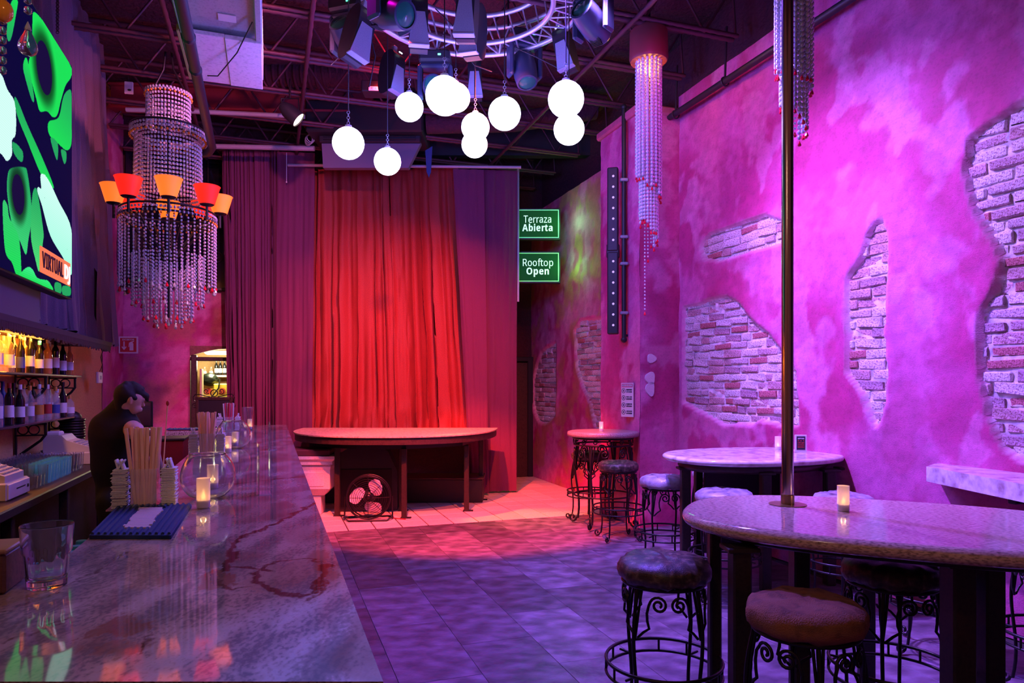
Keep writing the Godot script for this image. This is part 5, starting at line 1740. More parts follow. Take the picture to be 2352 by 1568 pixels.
# ------------------------------------------------------------------ ring truss, globes, stage lights
func ring_lights() -> void:
	var c := Vector3(-0.33, 4.83, -5.9)
	var t := thing("ring_truss", "circular aluminium lighting truss hung under the roof joists", "truss", c)
	var rad := [[0.92, 0.0], [0.92, 0.26], [0.68, 0.0], [0.68, 0.26]]
	for q in rad:
		part("ring_tube", MB.new().ring(Vector3(0, q[1], 0), q[0], 0.024, 72, 9), M.aluminium, t)
	var br := MB.new()
	for k in 28:
		var a := TAU * k / 28.0
		var b := TAU * (k + 0.5) / 28.0
		var e := TAU * (k + 1.0) / 28.0
		var pt := func(an: float, r: float, y: float) -> Vector3:
			return Vector3(cos(an) * r, y, sin(an) * r)
		br.rod(pt.call(a, 0.92, 0.0), pt.call(b, 0.92, 0.26), 0.009, 5).rod(pt.call(b, 0.92, 0.26), pt.call(e, 0.92, 0.0), 0.009, 5)
		br.rod(pt.call(a, 0.92, 0.0), pt.call(b, 0.68, 0.0), 0.009, 5).rod(pt.call(b, 0.68, 0.0), pt.call(e, 0.92, 0.0), 0.009, 5)
		br.rod(pt.call(a, 0.68, 0.26), pt.call(b, 0.68, 0.0), 0.008, 5)
	part("lattice", br, M.aluminium, t).set_meta("kind", "stuff")
	for k in 3:
		var a := TAU * k / 3.0 + 0.9
		part("hanger", MB.new().rod(Vector3(cos(a) * 0.8, 0.2, sin(a) * 0.8), Vector3(cos(a) * 0.8, 0.85, sin(a) * 0.8), 0.01, 6), M.black_iron, t)
	# white globes on black cords: pixel centre, pixel width
	var gl := [[800, 329, 73, "lowest globe on the far left, hanging alone in front of the dark bulkhead"], [890, 371, 62, "lowest white globe of all, above the top of the red curtain"], [940, 246, 65, "white globe just left of the overlapping upper pair"], [1021, 220, 88, "large front globe of the overlapping upper pair"], [1047, 224, 66, "globe half hidden behind the large globe of the upper pair"], [1092, 292, 65, "upper globe of the small stacked pair in the middle"], [1090, 332, 60, "lower globe of the small stacked pair in the middle"], [1159, 261, 75, "single white globe between the stacked pair and the right pair"], [1300, 228, 83, "upper larger globe of the right hand stacked pair by the pilaster"], [1307, 297, 71, "lower globe of the stacked pair by the pilaster"]]
	for g in gl:
		var z: float = 0.265 * F / g[2] * 0.985
		if g[2] == 66:
			z = 6.3
		var p := P(g[0], g[1], z)
		var o := thing("globe_lamp", g[3], "globe lamp", p, 0.0, "white globe lamps under the ring truss")
		var r: float = g[2] * z / F / 2.0
		part("globe", MB.new().ball(Vector3.ZERO, r, 28), M.globe_glow, o)
		part("cap", MB.new().lathe([Vector2(0.03, r - 0.008), Vector2(0.028, r + 0.015), Vector2(0.01, r + 0.02), Vector2(0.0, r + 0.03)], 12), M.silver_paint, o)
		var chn := MB.new()
		for k in 5:
			chn.ring(Vector3(0, r + 0.035 + 0.022 * k, 0), 0.012, 0.0025, 8, 4, Vector3(1, 0, 0) if k % 2 else Vector3(0, 0, 1))
		part("chain", chn, M.silver_paint, o)
		part("cord", MB.new().rod(Vector3(0.0, r + 0.13, 0), Vector3(0, 4.98 - p.y, 0), 0.0045, 5), M.black_paint, o)
		omni("globe_light", Vector3.ZERO, lin(0.15, 0.13, 1.0), 1.1, r * 0.9, o)
	# effect lights with a pale trapezoid tail: pixel of the top, depth, tilt, turn, size
	var fx := [[962, -10, 6.0, 0.0, 0.15, 1.0, "effect light with a pale tail plate above the left single globe's cord"], [1078, -40, 5.4, 0.12, -0.1, 0.95, "effect light high in the middle of the ring, cut by the top edge"], [1092, 10, 5.9, 0.10, -0.35, 0.95, "effect light with red lit shoulder in the middle of the ring"], [905, 120, 7.2, 0.28, 0.9, 0.98, "effect light tilted left with rounded black side, behind the left globe"], [1090, 135, 7.3, -0.05, 0.0, 0.9, "effect light hanging lowest, right behind the small stacked globes"], [1288, 66, 6.4, -0.45, -0.5, 0.9, "effect light tilted right above the right hand globe pair"], [835, 20, 5.6, 0.5, 0.8, 1.0, "large effect light at the ring's left edge with slanting pale plate"]]
	for f in fx:
		var o := thing("effect_light", f[6], "stage light", P(f[0], f[1], f[2]), f[4], "effect lights on the ring truss")
		o.rotation.z = f[3] * -0.5
		var s: float = f[5]
		var sd := PackedVector2Array()
		for k in 24:
			var a := TAU * k / 24.0
			sd.append(Vector2(0.12 * signf(cos(a)) * pow(absf(cos(a)), 0.75) * s, (-0.25 + 0.24 * signf(sin(a)) * pow(absf(sin(a)), 0.75)) * s))
		var body := MB.new()
		body.xf = Transform3D(Basis(Vector3.UP, PI / 2), Vector3.ZERO)
		body.prism(sd, -0.075 * s, 0.075 * s)
		part("housing", body, M.black_paint, o)
		var tail := MB.new()
		tail.prism(PackedVector2Array([Vector2(-0.05 * s, -0.2 * s), Vector2(0.05 * s, -0.2 * s), Vector2(0.088 * s, -0.47 * s), Vector2(-0.088 * s, -0.47 * s)]), 0.118 * s, 0.128 * s)
		part("tail_plate", tail, M.silver_paint, o)
		part("tail_lip", MB.new().box(Vector3(0, -0.477 * s, 0.10 * s), Vector3(0.176 * s, 0.012, 0.07 * s), 0.003), M.silver_paint, o)
		part("clamp", MB.new().box(Vector3(0, 0.02, 0), Vector3(0.05, 0.09, 0.05), 0.008), M.silver_paint, o)
		part("display", MB.new().box(Vector3(0.0, -0.04 * s, 0.11 * s), Vector3(0.045, 0.012, 0.012), 0.003), M.led_white, o)
	# moving heads: base, yoke, round head
	var mh := [[803, 20, 6.0, -0.3, -0.5, "moving head light with a greenish lens at the left of the ring"], [895, -60, 5.0, 0.9, 0.4, "moving head light with a tilted round head cut by the top edge"], [1362, -25, 5.6, -0.7, -0.35, "big moving head light at the right side of the ring"], [1205, 90, 6.7, 0.35, 1.2, "moving head light with a silver barrel behind the single globe"], [1000, 138, 6.75, 0.0, 0.2, "small moving head base with green indicators above the upper globe pair"]]
	for f in mh:
		var o := thing("moving_head", f[5], "stage light", P(f[0], f[1], f[2]), f[3], "moving head lights on the ring truss")
		part("base_box", MB.new().box(Vector3(0, 0.0, 0), Vector3(0.30, 0.11, 0.24), 0.02), M.black_paint, o)
		part("indicator", MB.new().box(Vector3(0.05, 0.0, 0.122), Vector3(0.03, 0.018, 0.006), 0.003), M.led_green, o)
		var yk := part("yoke", MB.new().box(Vector3(0, -0.07, 0), Vector3(0.30, 0.05, 0.12), 0.015).box(Vector3(-0.145, -0.22, 0), Vector3(0.045, 0.32, 0.13), 0.018).box(Vector3(0.145, -0.22, 0), Vector3(0.045, 0.32, 0.13), 0.018), mat("head_plastic", lin(0.03, 0.035, 0.06), 0.35) if not M.has("head_plastic") else M.head_plastic, o)
		var hd := MB.new()
		hd.xf = Transform3D(Basis(Vector3.RIGHT, f[4] + PI / 2), Vector3(0, -0.28, 0))
		hd.lathe([Vector2(0, -0.17), Vector2(0.07, -0.165), Vector2(0.10, -0.13), Vector2(0.115, -0.02), Vector2(0.112, 0.10), Vector2(0.10, 0.18), Vector2(0.085, 0.185), Vector2(0.085, 0.17), Vector2(0, 0.17)], 26)
		var h := part("head", hd, M.head_plastic, o)
		var lens := MB.new()
		lens.xf = hd.xf
		lens.lathe([Vector2(0.084, 0.172), Vector2(0.05, 0.185), Vector2(0, 0.19)], 22)
		part("lens", lens, mat("green_lens", lin(0.015, 0.10, 0.06), 0.08) if not M.has("green_lens") else M.green_lens, h)
		var vent := MB.new()
		for k in 7:
			vent.xf = hd.xf
			vent.box(Vector3(0, -0.12 + 0.012 * k, 0.112 - 0.002 * k), Vector3(0.09, 0.005, 0.012))
		part("vent", vent, M.black_iron, h)
	# par can by the drain pipe, red lit panel and red status lights
	var o := thing("par_spotlight", "black par spotlight with a glowing yellow lens beside the drain pipe", "stage light", P(666, 258, 8.0), 0.0)
	var can := MB.new()
	can.xf = Transform3D(Basis(Quaternion(Vector3.UP, Vector3(0.75, -0.65, -0.1).normalized())), Vector3.ZERO)
	can.lathe([Vector2(0, -0.13), Vector2(0.05, -0.12), Vector2(0.085, -0.04), Vector2(0.095, 0.13), Vector2(0.088, 0.13), Vector2(0.088, 0.10)], 22)
	part("can", can, M.black_paint, o)
	var ln := MB.new()
	ln.xf = can.xf
	ln.lathe([Vector2(0.088, 0.115), Vector2(0.0, 0.125)], 22)
	part("lens", ln, M.lens_glow, o)
	part("bracket", MB.new().tube([Vector3(0.1, 0, 0), Vector3(0.1, 0.16, 0), Vector3(-0.1, 0.16, 0), Vector3(-0.1, 0, 0)], 0.01, 6).rod(Vector3(0, 0.16, 0), Vector3(0, 0.38, 0), 0.012, 6), M.black_iron, o)
	spot("par_beam", P(686, 288, 7.85), Vector3(0.15, 0.0, -8.35), lin(1.0, 0.42, 0.10), 26.0, 9.0, 0.8, 0.05)
	o = thing("control_box", "small dark box with a glowing red front under the joists, left of the globes", "control box", P(865, 205, 7.6), 0.05)
	part("body", MB.new().box(Vector3(0, 0, 0), Vector3(0.3, 0.12, 0.2), 0.01), M.black_paint, o)
	part("front_glow", MB.new().box(Vector3(0.03, -0.035, 0.102), Vector3(0.2, 0.045, 0.006), 0.002), M.red_glow, o)
	for k in 3:
		part("button", MB.new().ball(Vector3(-0.03 + 0.045 * k, -0.035, 0.106), 0.011, 10, Vector3(1, 1, 0.5)), M.white_plastic, o)
	omni("front_light", Vector3(0.03, -0.03, 0.14), lin(1.0, 0.03, 0.02), 0.10, 0.04, o)
	o = thing("red_beacon", "red glowing strip lamp in the joists behind the left arc of the ring", "lamp", P(908, 62, 7.4), 0.4)
	part("strip_glow", MB.new().box(Vector3.ZERO, Vector3(0.22, 0.04, 0.03), 0.006), M.red_glow, o)
	omni("beacon_light", Vector3(0, -0.03, 0.05), lin(1.0, 0.03, 0.08), 0.5, 0.04, o)
	var cab := MB.new()
	for q in [[[850, 80], [862, 130], [848, 200]], [[1000, 20], [1040, 60], [1060, 20]], [[1185, 110], [1230, 130], [1290, 160]], [[1060, 110], [1090, 150], [1130, 165]], [[760, 150], [790, 120], [830, 100]]]:
		cab.tube([P(q[0][0], q[0][1], 6.4), P(q[1][0], q[1][1], 6.4), P(q[2][0], q[2][1], 6.4)], 0.006, 5)
	var cb := tag(part("light_cables", cab, M.black_paint), "loose black cables looping below the ring truss", "cables")
	cb.set_meta("kind", "stuff")

# ------------------------------------------------------------------ crystal chandeliers
var strand_cache := {}

func bead_strand(n: int, pitch: float, r: float) -> ArrayMesh:      # hangs down from its node
	var key := "%d/%.4f/%.4f" % [n, pitch, r]
	if not strand_cache.has(key):
		var mb := MB.new()
		for k in n:
			mb.at(Vector3(0, -pitch * (k + 0.5), 0), k * 0.7)
			mb.ball(Vector3.ZERO, r, 7, Vector3(1, 1.1, 1))
		strand_cache[key] = mb.mesh()
	return strand_cache[key]

func drop_mesh(s: float) -> ArrayMesh:
	var mb := MB.new()
	var pf := [Vector2(0.0, -1.0), Vector2(0.4, -0.85), Vector2(0.5, -0.55), Vector2(0.34, -0.1), Vector2(0.08, 0.5), Vector2(0.0, 0.6)]
	for k in pf.size() - 1:
		for j in 7:
			var a := TAU * j / 7.0
			var b := TAU * (j + 1) / 7.0
			var p0: Vector2 = pf[k] * s * 0.5
			var p1: Vector2 = pf[k + 1] * s * 0.5
			mb.quad(Vector3(p0.x * cos(a), p0.y, -p0.x * sin(a)), Vector3(p0.x * cos(b), p0.y, -p0.x * sin(b)), Vector3(p1.x * cos(b), p1.y, -p1.x * sin(b)), Vector3(p1.x * cos(a), p1.y, -p1.x * sin(a)))
	return mb.mesh()

func fringe(t: Node3D, r: float, y: float, cnt: int, n: int, pitch: float, br: float, called: String, m: Material, tilt_r := -1.0, off := 0.0) -> void:
	var sm := bead_strand(n, pitch, br)
	for k in cnt:
		var a := TAU * (k + off) / cnt
		var o := place(called, sm, m, t, Vector3(cos(a) * r, y, -sin(a) * r), a)
		if tilt_r >= 0.0:
			o.rotation.z = -atan2(r - tilt_r, n * pitch)

func crystals() -> void:
	# the big chandelier over the bar
	var z := 7.1
	var px := z / F
	var cx := P(387, 500, z)
	var yy := func(row: float) -> float:
		return EYE - (row - 885.0) * px
	var t := thing("crystal_chandelier", "big tiered crystal chandelier with orange and red shades over the bar", "chandelier", Vector3(cx.x, 0, cx.z), 0.0)
	for q in [[215, 0.20], [299, 0.345], [488, 0.44], [505, 0.45]]:
		part("frame_ring", MB.new().ring(Vector3(0, yy.call(q[0]), 0), q[1], 0.011, 44, 6), M.black_iron, t)
	for k in 6:
		var a := TAU * k / 6.0 + 0.26
		part("stay", MB.new().rod(Vector3(cos(a) * 0.43, yy.call(500), -sin(a) * 0.43), Vector3(cos(a) * 0.03, yy.call(602), -sin(a) * 0.03), 0.011, 6), M.black_iron, t)
	part("stem", MB.new().rod(Vector3(0, yy.call(730), 0), Vector3(0, yy.call(215), 0), 0.012, 8), M.black_iron, t)
	for k in 2:
		part("chain", MB.new().tube([Vector3(0.18 * (k * 2 - 1), yy.call(215), 0), Vector3(0.05 * (k * 2 - 1), yy.call(160), 0), Vector3(0.03 * (k * 2 - 1), 5.0, 0)], 0.011, 5), M.black_iron, t)
	fringe(t, 0.20, yy.call(215), 40, 9, 0.041, 0.0135, "bead_strand", M.crystal)
	fringe(t, 0.212, yy.call(213), 40, 1, 0.03, 0.0135, "bead_strand", M.crystal, -1.0, 0.5)
	fringe(t, 0.218, yy.call(222), 30, 1, 0.02, 0.011, "amber_bead", M.amber_crystal)
	fringe(t, 0.30, yy.call(304), 58, 17, 0.0415, 0.0140, "bead_strand", M.crystal, 0.315)
	fringe(t, 0.345, yy.call(300), 56, 2, 0.036, 0.0135, "bead_strand", M.crystal)
	fringe(t, 0.350, yy.call(318), 44, 1, 0.024, 0.013, "amber_bead", M.amber_crystal)
	fringe(t, 0.45, yy.call(492), 70, 2, 0.038, 0.0135, "bead_strand", M.crystal)
	fringe(t, 0.455, yy.call(509), 50, 1, 0.02, 0.011, "amber_bead", M.amber_crystal)
	# long hanging strands with teardrops, shorter outside
	var rain := drop_mesh(0.062)
	for k in 44:
		var a := TAU * k / 44.0
		var o := rng.randi_range(0, 5)
		place("bead_strand", bead_strand(18 + o / 2, 0.0345, 0.0115), M.crystal, t, Vector3(cos(a) * 0.445, yy.call(512), -sin(a) * 0.445), a)
		place("teardrop", rain, [M.ruby_crystal, M.rainbow_crystal, M.rainbow_crystal][k % 3], t, Vector3(cos(a) * 0.445, yy.call(512) - 0.0345 * (18 + o / 2) - 0.02, -sin(a) * 0.445), a)
	for q in [[0.33, 40, 34, 590], [0.23, 30, 32, 615], [0.13, 18, 32, 630]]:
		for k in q[1]:
			var a: float = TAU * (k + 0.3) / q[1]
			var cnt: int = q[2] - (8 if q[0] > 0.3 else 4)
			place("bead_strand", bead_strand(cnt / 2, 0.037, 0.0125), M.crystal, t, Vector3(cos(a) * q[0], yy.call(q[3] - 4), -sin(a) * q[0]), a)
			if k % 2 == 0:
				place("teardrop", rain, [M.rainbow_crystal, M.ruby_crystal][(k / 2) % 2], t, Vector3(cos(a) * q[0], yy.call(q[3] - 4) - 0.037 * (cnt / 2) - 0.02, -sin(a) * q[0]), a)
	part("finial", MB.new().at(Vector3(0, yy.call(745), 0)).lathe([Vector2(0, -0.022), Vector2(0.016, -0.012), Vector2(0.012, 0.01), Vector2(0.004, 0.05), Vector2(0.0, 0.1)], 12), M.rainbow_crystal, t)
	# eight shaded lamps on the ring
	var shade := MB.new().lathe([Vector2(0.072, 0.0), Vector2(0.122, 0.172), Vector2(0.128, 0.178), Vector2(0.122, 0.182), Vector2(0.117, 0.172), Vector2(0.069, 0.004)], 26).mesh()
	for k in 8:
		var a := TAU * k / 8.0 - PI / 2.0 + 0.46
		var p := Vector3(cos(a) * 0.485, yy.call(474) - 0.02, -sin(a) * 0.485)
		var arm := part("lamp_arm", MB.new().rod(p + Vector3(0, -0.15, 0), p, 0.014, 8).lathe([Vector2(0.0, -0.02), Vector2(0.055, -0.012), Vector2(0.07, 0.0), Vector2(0, 0.0)], 18, p), M.black_iron, t)
		place("lamp_shade", shade, M.amber_shade if k % 2 == 0 else M.red_shade, arm, p)
		omni("shade_light", p + Vector3(0, 0.10, 0), lin(1.0, 0.5, 0.18) if k % 2 == 0 else lin(1.0, 0.22, 0.1), 0.022, 0.025, t)
	# two long spiral fixtures in front of the right wall
	fall(P(1490, 140, 6.66), 0.115, 2.52, "long spiral fall of clear crystal strands glowing amber at the top, before the pilaster", 1, true)
	fall(P(1823, -60, 4.64), 0.112, 1.52, "spiral fall of crystal strands with red drops, hanging behind the dance pole", 2, false)
	# the near chandelier at the top left corner: only its strands reach into view
	var n := thing("crystal_pendant", "blurred near strands of a crystal chandelier at the top left corner", "chandelier", P(30, -330, 2.1))
	part("frame", MB.new().ring(Vector3(-0.22, 0.0, 0.1), 0.34, 0.012, 36, 6), M.black_iron, n)
	var hang := [[6, 195, 8, false], [64, 58, 5, true]]
	for q in hang:
		var e: Vector3 = P(q[0], q[1], 2.1) - n.position
		var cnt := int(-e.y / 0.03)
		place("bead_strand", bead_strand(cnt, 0.03, 0.0125), M.thick_glass, n, Vector3(e.x, 0, 0))
		if q[3]:
			place("teardrop", MB.new().lathe([Vector2(0, -0.036), Vector2(0.013, -0.034), Vector2(0.022, -0.027), Vector2(0.0265, -0.016), Vector2(0.025, -0.002), Vector2(0.018, 0.016), Vector2(0.009, 0.036), Vector2(0.003, 0.052), Vector2(0, 0.056)], 20).mesh(), M.thick_glass, n, Vector3(e.x, e.y - 0.055, 0))
			place("teardrop", drop_mesh(0.04), M.crystal, n, Vector3(e.x, e.y - 0.0, 0.0))
	place("amber_bead", MB.new().ball(Vector3.ZERO, 0.028, 14, Vector3(1, 1.2, 1)).mesh(), M.amber_crystal, n, P(6, 25, 2.08) - n.position)

func fall(at: Vector3, r: float, length: float, label: String, sd: int, lit: bool) -> void:
	var t := thing("crystal_fall", label, "chandelier", at)
	var g := RandomNumberGenerator.new()
	g.seed = sd
	part("canopy", MB.new().lathe([Vector2(0, -0.01), Vector2(r * 1.5, -0.01), Vector2(r * 1.6, 0.02), Vector2(r * 1.55, 0.27), Vector2(r * 1.2, 0.32), Vector2(0, 0.33)], 28), mat("canopy_brown", lin(0.16, 0.03, 0.03), 0.5) if not M.has("canopy_brown") else M.canopy_brown, t)
	part("stem", MB.new().rod(Vector3(0, 0.3, 0), Vector3(0, 0.75, 0), 0.018, 8), M.black_iron, t)
	var dm := drop_mesh(0.05)
	var m := 34
	for k in m:                                             # strands get longer round the spiral
		var f := float(k) / m
		var a := TAU * f * 2.0 + 2.2
		var rr := r * (1.0 if k < m / 2 else 0.72)
		var ln := length * (0.42 + 0.33 * f) if k < m - 1 else length
		ln *= g.randf_range(0.95, 1.03)
		var cnt := int(ln / 0.034)
		place("bead_strand", bead_strand(cnt, 0.034, 0.0165 if k < m - 3 else 0.0095), M.crystal, t, Vector3(cos(a) * rr, 0, -sin(a) * rr), a)
		place("teardrop", dm, M.ruby_crystal, t, Vector3(cos(a) * rr, -0.034 * cnt - 0.02, -sin(a) * rr), a)
	if lit:
		part("bulb_glow", MB.new().ball(Vector3(0, -0.09, 0), 0.045, 14), M.amber_shade, t)
		omni("fall_light", Vector3(0, -0.09, 0), lin(1.0, 0.45, 0.08), 1.3, 0.04, t)

# ------------------------------------------------------------------ things on the bar
func straw_set(px: float, py: float, cnt: int, hgt: float, m: Material, where: String, spread: float) -> void:
	var base := PL(px, py, BAR_Y)
	var t := thing("straw_holder", "clear square holder of straws and napkins " + where, "holder", base, TH)
	var w := 0.085
	var d := 0.075
	for s in [-1.0, 1.0]:
		part("pane", MB.new().box(Vector3(0, 0.075, s * d / 2), Vector3(w, 0.15, 0.003)), M.acrylic, t)
		part("pane", MB.new().box(Vector3(s * w / 2, 0.075, 0), Vector3(0.003, 0.15, d)), M.acrylic, t)
	part("base", MB.new().box(Vector3(0, 0.004, 0), Vector3(w + 0.16, 0.006, d + 0.02), 0.001), M.acrylic, t)
	var g := RandomNumberGenerator.new()
	g.seed = int(px)
	var sm := MB.new().lathe([Vector2(0.0, 0.0), Vector2(0.0068, 0.0), Vector2(0.0068, hgt), Vector2(0.0056, hgt), Vector2(0.0056, hgt - 0.03), Vector2(0, hgt - 0.03)], 9).mesh()
	for k in cnt:
		var q := Vector2(-0.032 + 0.064 * (k % 6) / 5.0, -0.027 + 0.054 * (k / 6) / maxf(1.0, (cnt - 1) / 6))
		var o := place("straw", sm, M.straw_pink if (m == M.straw_pink and k > cnt / 2) else (M.straw if m != M.straw_pink else M.paper), null, base + Vector3(q.x * 0.8, 0.012 + g.randf() * 0.008, q.y * 0.8))
		o.rotation = Vector3(g.randf_range(-0.05, 0.06), 0, (-q.x * 2.2 + g.randf_range(-0.04, 0.04)) * spread)
		tag(o, "straw standing in the clear holder " + where, "straw", "straws in the holder " + where)
	for s in [-1.0, 1.0]:
		var st := thing("napkin_stack", ("left napkin stack by the straws " if s < 0 else "right napkin stack by the straws ") + where, "napkins", base + Vector3(CO, 0, -SI) * s * 0.082, TH)
		for k in 26:
			part("napkin", MB.new().box(Vector3(g.randf_range(-0.004, 0.004), 0.0055 * k + 0.01, g.randf_range(-0.003, 0.003)), Vector3(0.05, 0.0042, 0.072), 0.0012), M.paper, st)
		for k in 3:
			var nb := MB.new()
			nb.xf = Transform3D(Basis(Vector3.BACK, g.randf_range(-0.6, 0.6)), Vector3(0.008 * (k - 1), 0.16, 0.0))
			nb.box(Vector3(0, 0.004, 0), Vector3(0.006, 0.045, 0.05), 0.002)
			part("napkin", nb, M.paper, st)

func bar_things() -> void:
	# faceted pint glass near the viewer
	var t := thing("pint_glass", "empty faceted pint glass standing alone near the viewer on the bar", "glass", PL(108, 1346, BAR_Y), 0.2)
	var loops := []
	for q in [[0.036, 0.0, 0], [0.0405, 0.003, 1], [0.0435, 0.045, 1], [0.0465, 0.075, 1], [0.0500, 0.082, 0], [0.0515, 0.11, 0], [0.0535, 0.140, 0], [0.0525, 0.143, 0], [0.0510, 0.140, 0], [0.0480, 0.10, 0], [0.0440, 0.07, 0], [0.0395, 0.03, 0], [0.034, 0.017, 0], [0.012, 0.015, 0]]:
		var l := []
		for k in 40:
			var a := TAU * k / 40
			var r: float = q[0]
			if q[2] == 1:
				r *= 0.965 + 0.04 * absf(cos(a * 5.0))
			l.append(Vector3(cos(a) * r, q[1], -sin(a) * r))
		loops.append(l)
	part("glass_body", MB.new().loft(loops), M.thick_glass, t)
	# ribbed rubber mat with a pale label
	var c0 := PL(205, 1238, BAR_Y)
	var c1 := PL(393, 1238, BAR_Y)
	var c2 := PL(440, 1165, BAR_Y)
	var c3 := PL(275, 1165, BAR_Y)
	var mid := (c0 + c1 + c2 + c3) / 4
	t = thing("bar_mat", "blue ribbed rubber bar mat with a pale torn label", "bar mat", mid, 0.0)
	var fx := func(u: float, v: float, y: float) -> Vector3:
		var p: Vector3 = c0.lerp(c1, u).lerp(c3.lerp(c2, u), v)
		return p - mid + Vector3(0, y, 0)
	var mb := MB.new()
	var l := []
	for y in [0.0, 0.012]:
		l.append([fx.call(0, 0, y), fx.call(1, 0, y), fx.call(1, 1, y), fx.call(0, 1, y)])
	mb.loft(l)
	part("base", mb, M.blue_rubber, t)
	for k in 13:
		var u := 0.03 + 0.94 * k / 12.0
		var in_label := k > 3 and k < 9
		for seg in ([[0.02, 0.17], [0.86, 0.98]] if in_label else [[0.02, 0.98]]):
			var rb := MB.new()
			var h := []
			for y in [0.012, 0.019]:
				var e := 0.018 if y < 0.015 else 0.013
				h.append([fx.call(u - e, seg[0], y), fx.call(u + e, seg[0], y), fx.call(u + e, seg[1], y), fx.call(u - e, seg[1], y)])
			rb.loft(h)
			part("rib", rb, M.blue_rubber, t)
	var lb := MB.new()
	for k in 15:
		var h := []
		var v := 0.20 + 0.62 * k / 14.0
		var jit := rng.randf_range(-0.02, 0.02)
		for y in [0.012, 0.0165]:
			h.append([fx.call(0.34 + jit, v - 0.021, y), fx.call(0.66 + jit, v - 0.021, y), fx.call(0.66 + jit, v + 0.018, y), fx.call(0.34 + jit, v + 0.018, y)])
		lb.loft(h)
	part("label_panel", lb, M.pink_rubber, t)
	straw_set(334, 1166, 22, 0.285, M.straw, "behind the blue rubber mat", 1.0)
	straw_set(476, 1048, 16, 0.27, M.straw, "between the two glass bowls", 1.1)
	straw_set(526, 992, 12, 0.27, M.straw_pink, "farthest along the bar, beside the tall glass cylinder", 1.0)
	# cocktail stick with a red bead
	t = thing("cocktail_stick", "wooden cocktail stick with a red tip sticking out behind the front straws", "stick", PL(352, 1160, BAR_Y) + Vector3(0.0, 0.02, -0.06), 0.0)
	part("stick", MB.new().rod(Vector3(0, 0, 0), Vector3(0.025, 0.36, 0), 0.0022, 6), M.straw, t)
	part("tip", MB.new().ball(Vector3(0.0255, 0.37, 0), 0.0075, 12, Vector3(0.8, 1.4, 0.8)), M.red_label if M.has("red_label") else M.red_panel, t)
	# round glass bowls, candles, cylinder
	var bowl := [Vector2(0.0, 0.0), Vector2(0.45, 0.02), Vector2(0.72, 0.16), Vector2(0.93, 0.45), Vector2(1.0, 0.82), Vector2(0.94, 1.22), Vector2(0.78, 1.52), Vector2(0.66, 1.66), Vector2(0.63, 1.72)]
	var bw := [[478, 1143, 0.105, "big round glass bowl beside the front candle"], [536, 1030, 0.118, "second round glass bowl farther along the bar, by two candles"]]
	for q in bw:
		t = thing("glass_bowl", q[3], "bowl", PL(q[0], q[1], BAR_Y), 0.0)
		var pf := []
		for k in 33:                                         # a smooth curve through the profile
			var f := k / 32.0 * (bowl.size() - 1.0)
			var e := mini(int(f), bowl.size() - 2)
			pf.append(bowl[e].cubic_interpolate(bowl[e + 1], bowl[maxi(e - 1, 0)], bowl[mini(e + 2, bowl.size() - 1)], f - e) * q[2])
		for k in 32:                                         # and back down inside: a wall 2.5 mm thick
			var e: Vector2 = pf[32 - k]
			pf.append(Vector2(maxf(e.x - 0.0025, 0.0), e.y + 0.0025 * (1.0 - e.y / (q[2] * 1.72))))
		pf.append(Vector2(0.0, 0.003))
		part("glass_body", MB.new().lathe(pf, 48), M.thick_glass, t)
		part("rim", MB.new().ring(Vector3(0, q[2] * 1.72, 0), q[2] * 0.63, 0.0026, 40, 6), M.thick_glass, t)
	candle(PL(467, 1166, BAR_Y), "lit candle in front of the big round glass bowl", 0.112, 0.0245, 0.05)
	candle(PL(489, 1126, BAR_Y), "lit candle seen through the big round glass bowl", 0.112, 0.0245, 0.05)
	candle(PL(523, 1039, BAR_Y), "lit candle at the left front of the second glass bowl", 0.112, 0.0245, 0.05)
	candle(PL(540, 1026, BAR_Y), "lit candle seen through the second glass bowl", 0.112, 0.0245, 0.05)
	candle(PL(574, 986, BAR_Y), "lit candle inside the tall glass cylinder at the bar's far end", 0.11, 0.0245, 0.05)
	t = thing("glass_cylinder", "tall fluted glass cylinder around the farthest bar candle", "vase", PL(569, 987, BAR_Y), 0.0)
	part("glass_body", MB.new().lathe([Vector2(0.0, 0.002), Vector2(0.05, 0.002), Vector2(0.052, 0.01), Vector2(0.06, 0.235), Vector2(0.058, 0.236), Vector2(0.05, 0.012), Vector2(0.0, 0.010)], 30), M.thick_glass, t)
	part("rim", MB.new().ring(Vector3(0, 0.235, 0), 0.06, 0.002, 30, 6), M.tumbler_glass, t)
	# clear sign holders seen edge-on
	var ac := [[593, 1133, 0.215, "near clear acrylic sign holder standing edge-on on the bar"], [619, 1032, 0.20, "far clear acrylic sign holder standing edge-on on the bar"]]
	for q in ac:
		var p := PL(q[0], q[1], BAR_Y)
		t = thing("sign_holder", q[3], "sign holder", p, atan2(p.x, p.z) - PI / 2 + 0.045 + PI)
		part("sheet", MB.new().box(Vector3(0, q[2] / 2, 0), Vector3(0.11, q[2], 0.005), 0.001), mat("acrylic_sheet", Color(0.55, 0.42, 0.5, 0.45), 0.1) if not M.has("acrylic_sheet") else M.acrylic_sheet, t)
		part("foot", MB.new().box(Vector3(0, 0.002, -0.02), Vector3(0.11, 0.004, 0.06), 0.001), M.acrylic, t)
	M.acrylic_sheet.transparency = BaseMaterial3D.TRANSPARENCY_ALPHA
	# things on the far cross counter and behind the bar
	t = thing("blue_mat", "blue bar mat lying on the short stone cross counter", "bar mat", P(420, 986, 7.3), TH)
	part("base", MB.new().box(Vector3(0.02, 0.006, 0), Vector3(0.34, 0.012, 0.18), 0.003), M.blue_rubber, t)
	for k in 7:
		part("rib", MB.new().box(Vector3(-0.13 + 0.05 * k, 0.014, 0), Vector3(0.012, 0.006, 0.17), 0.001), M.blue_rubber, t)
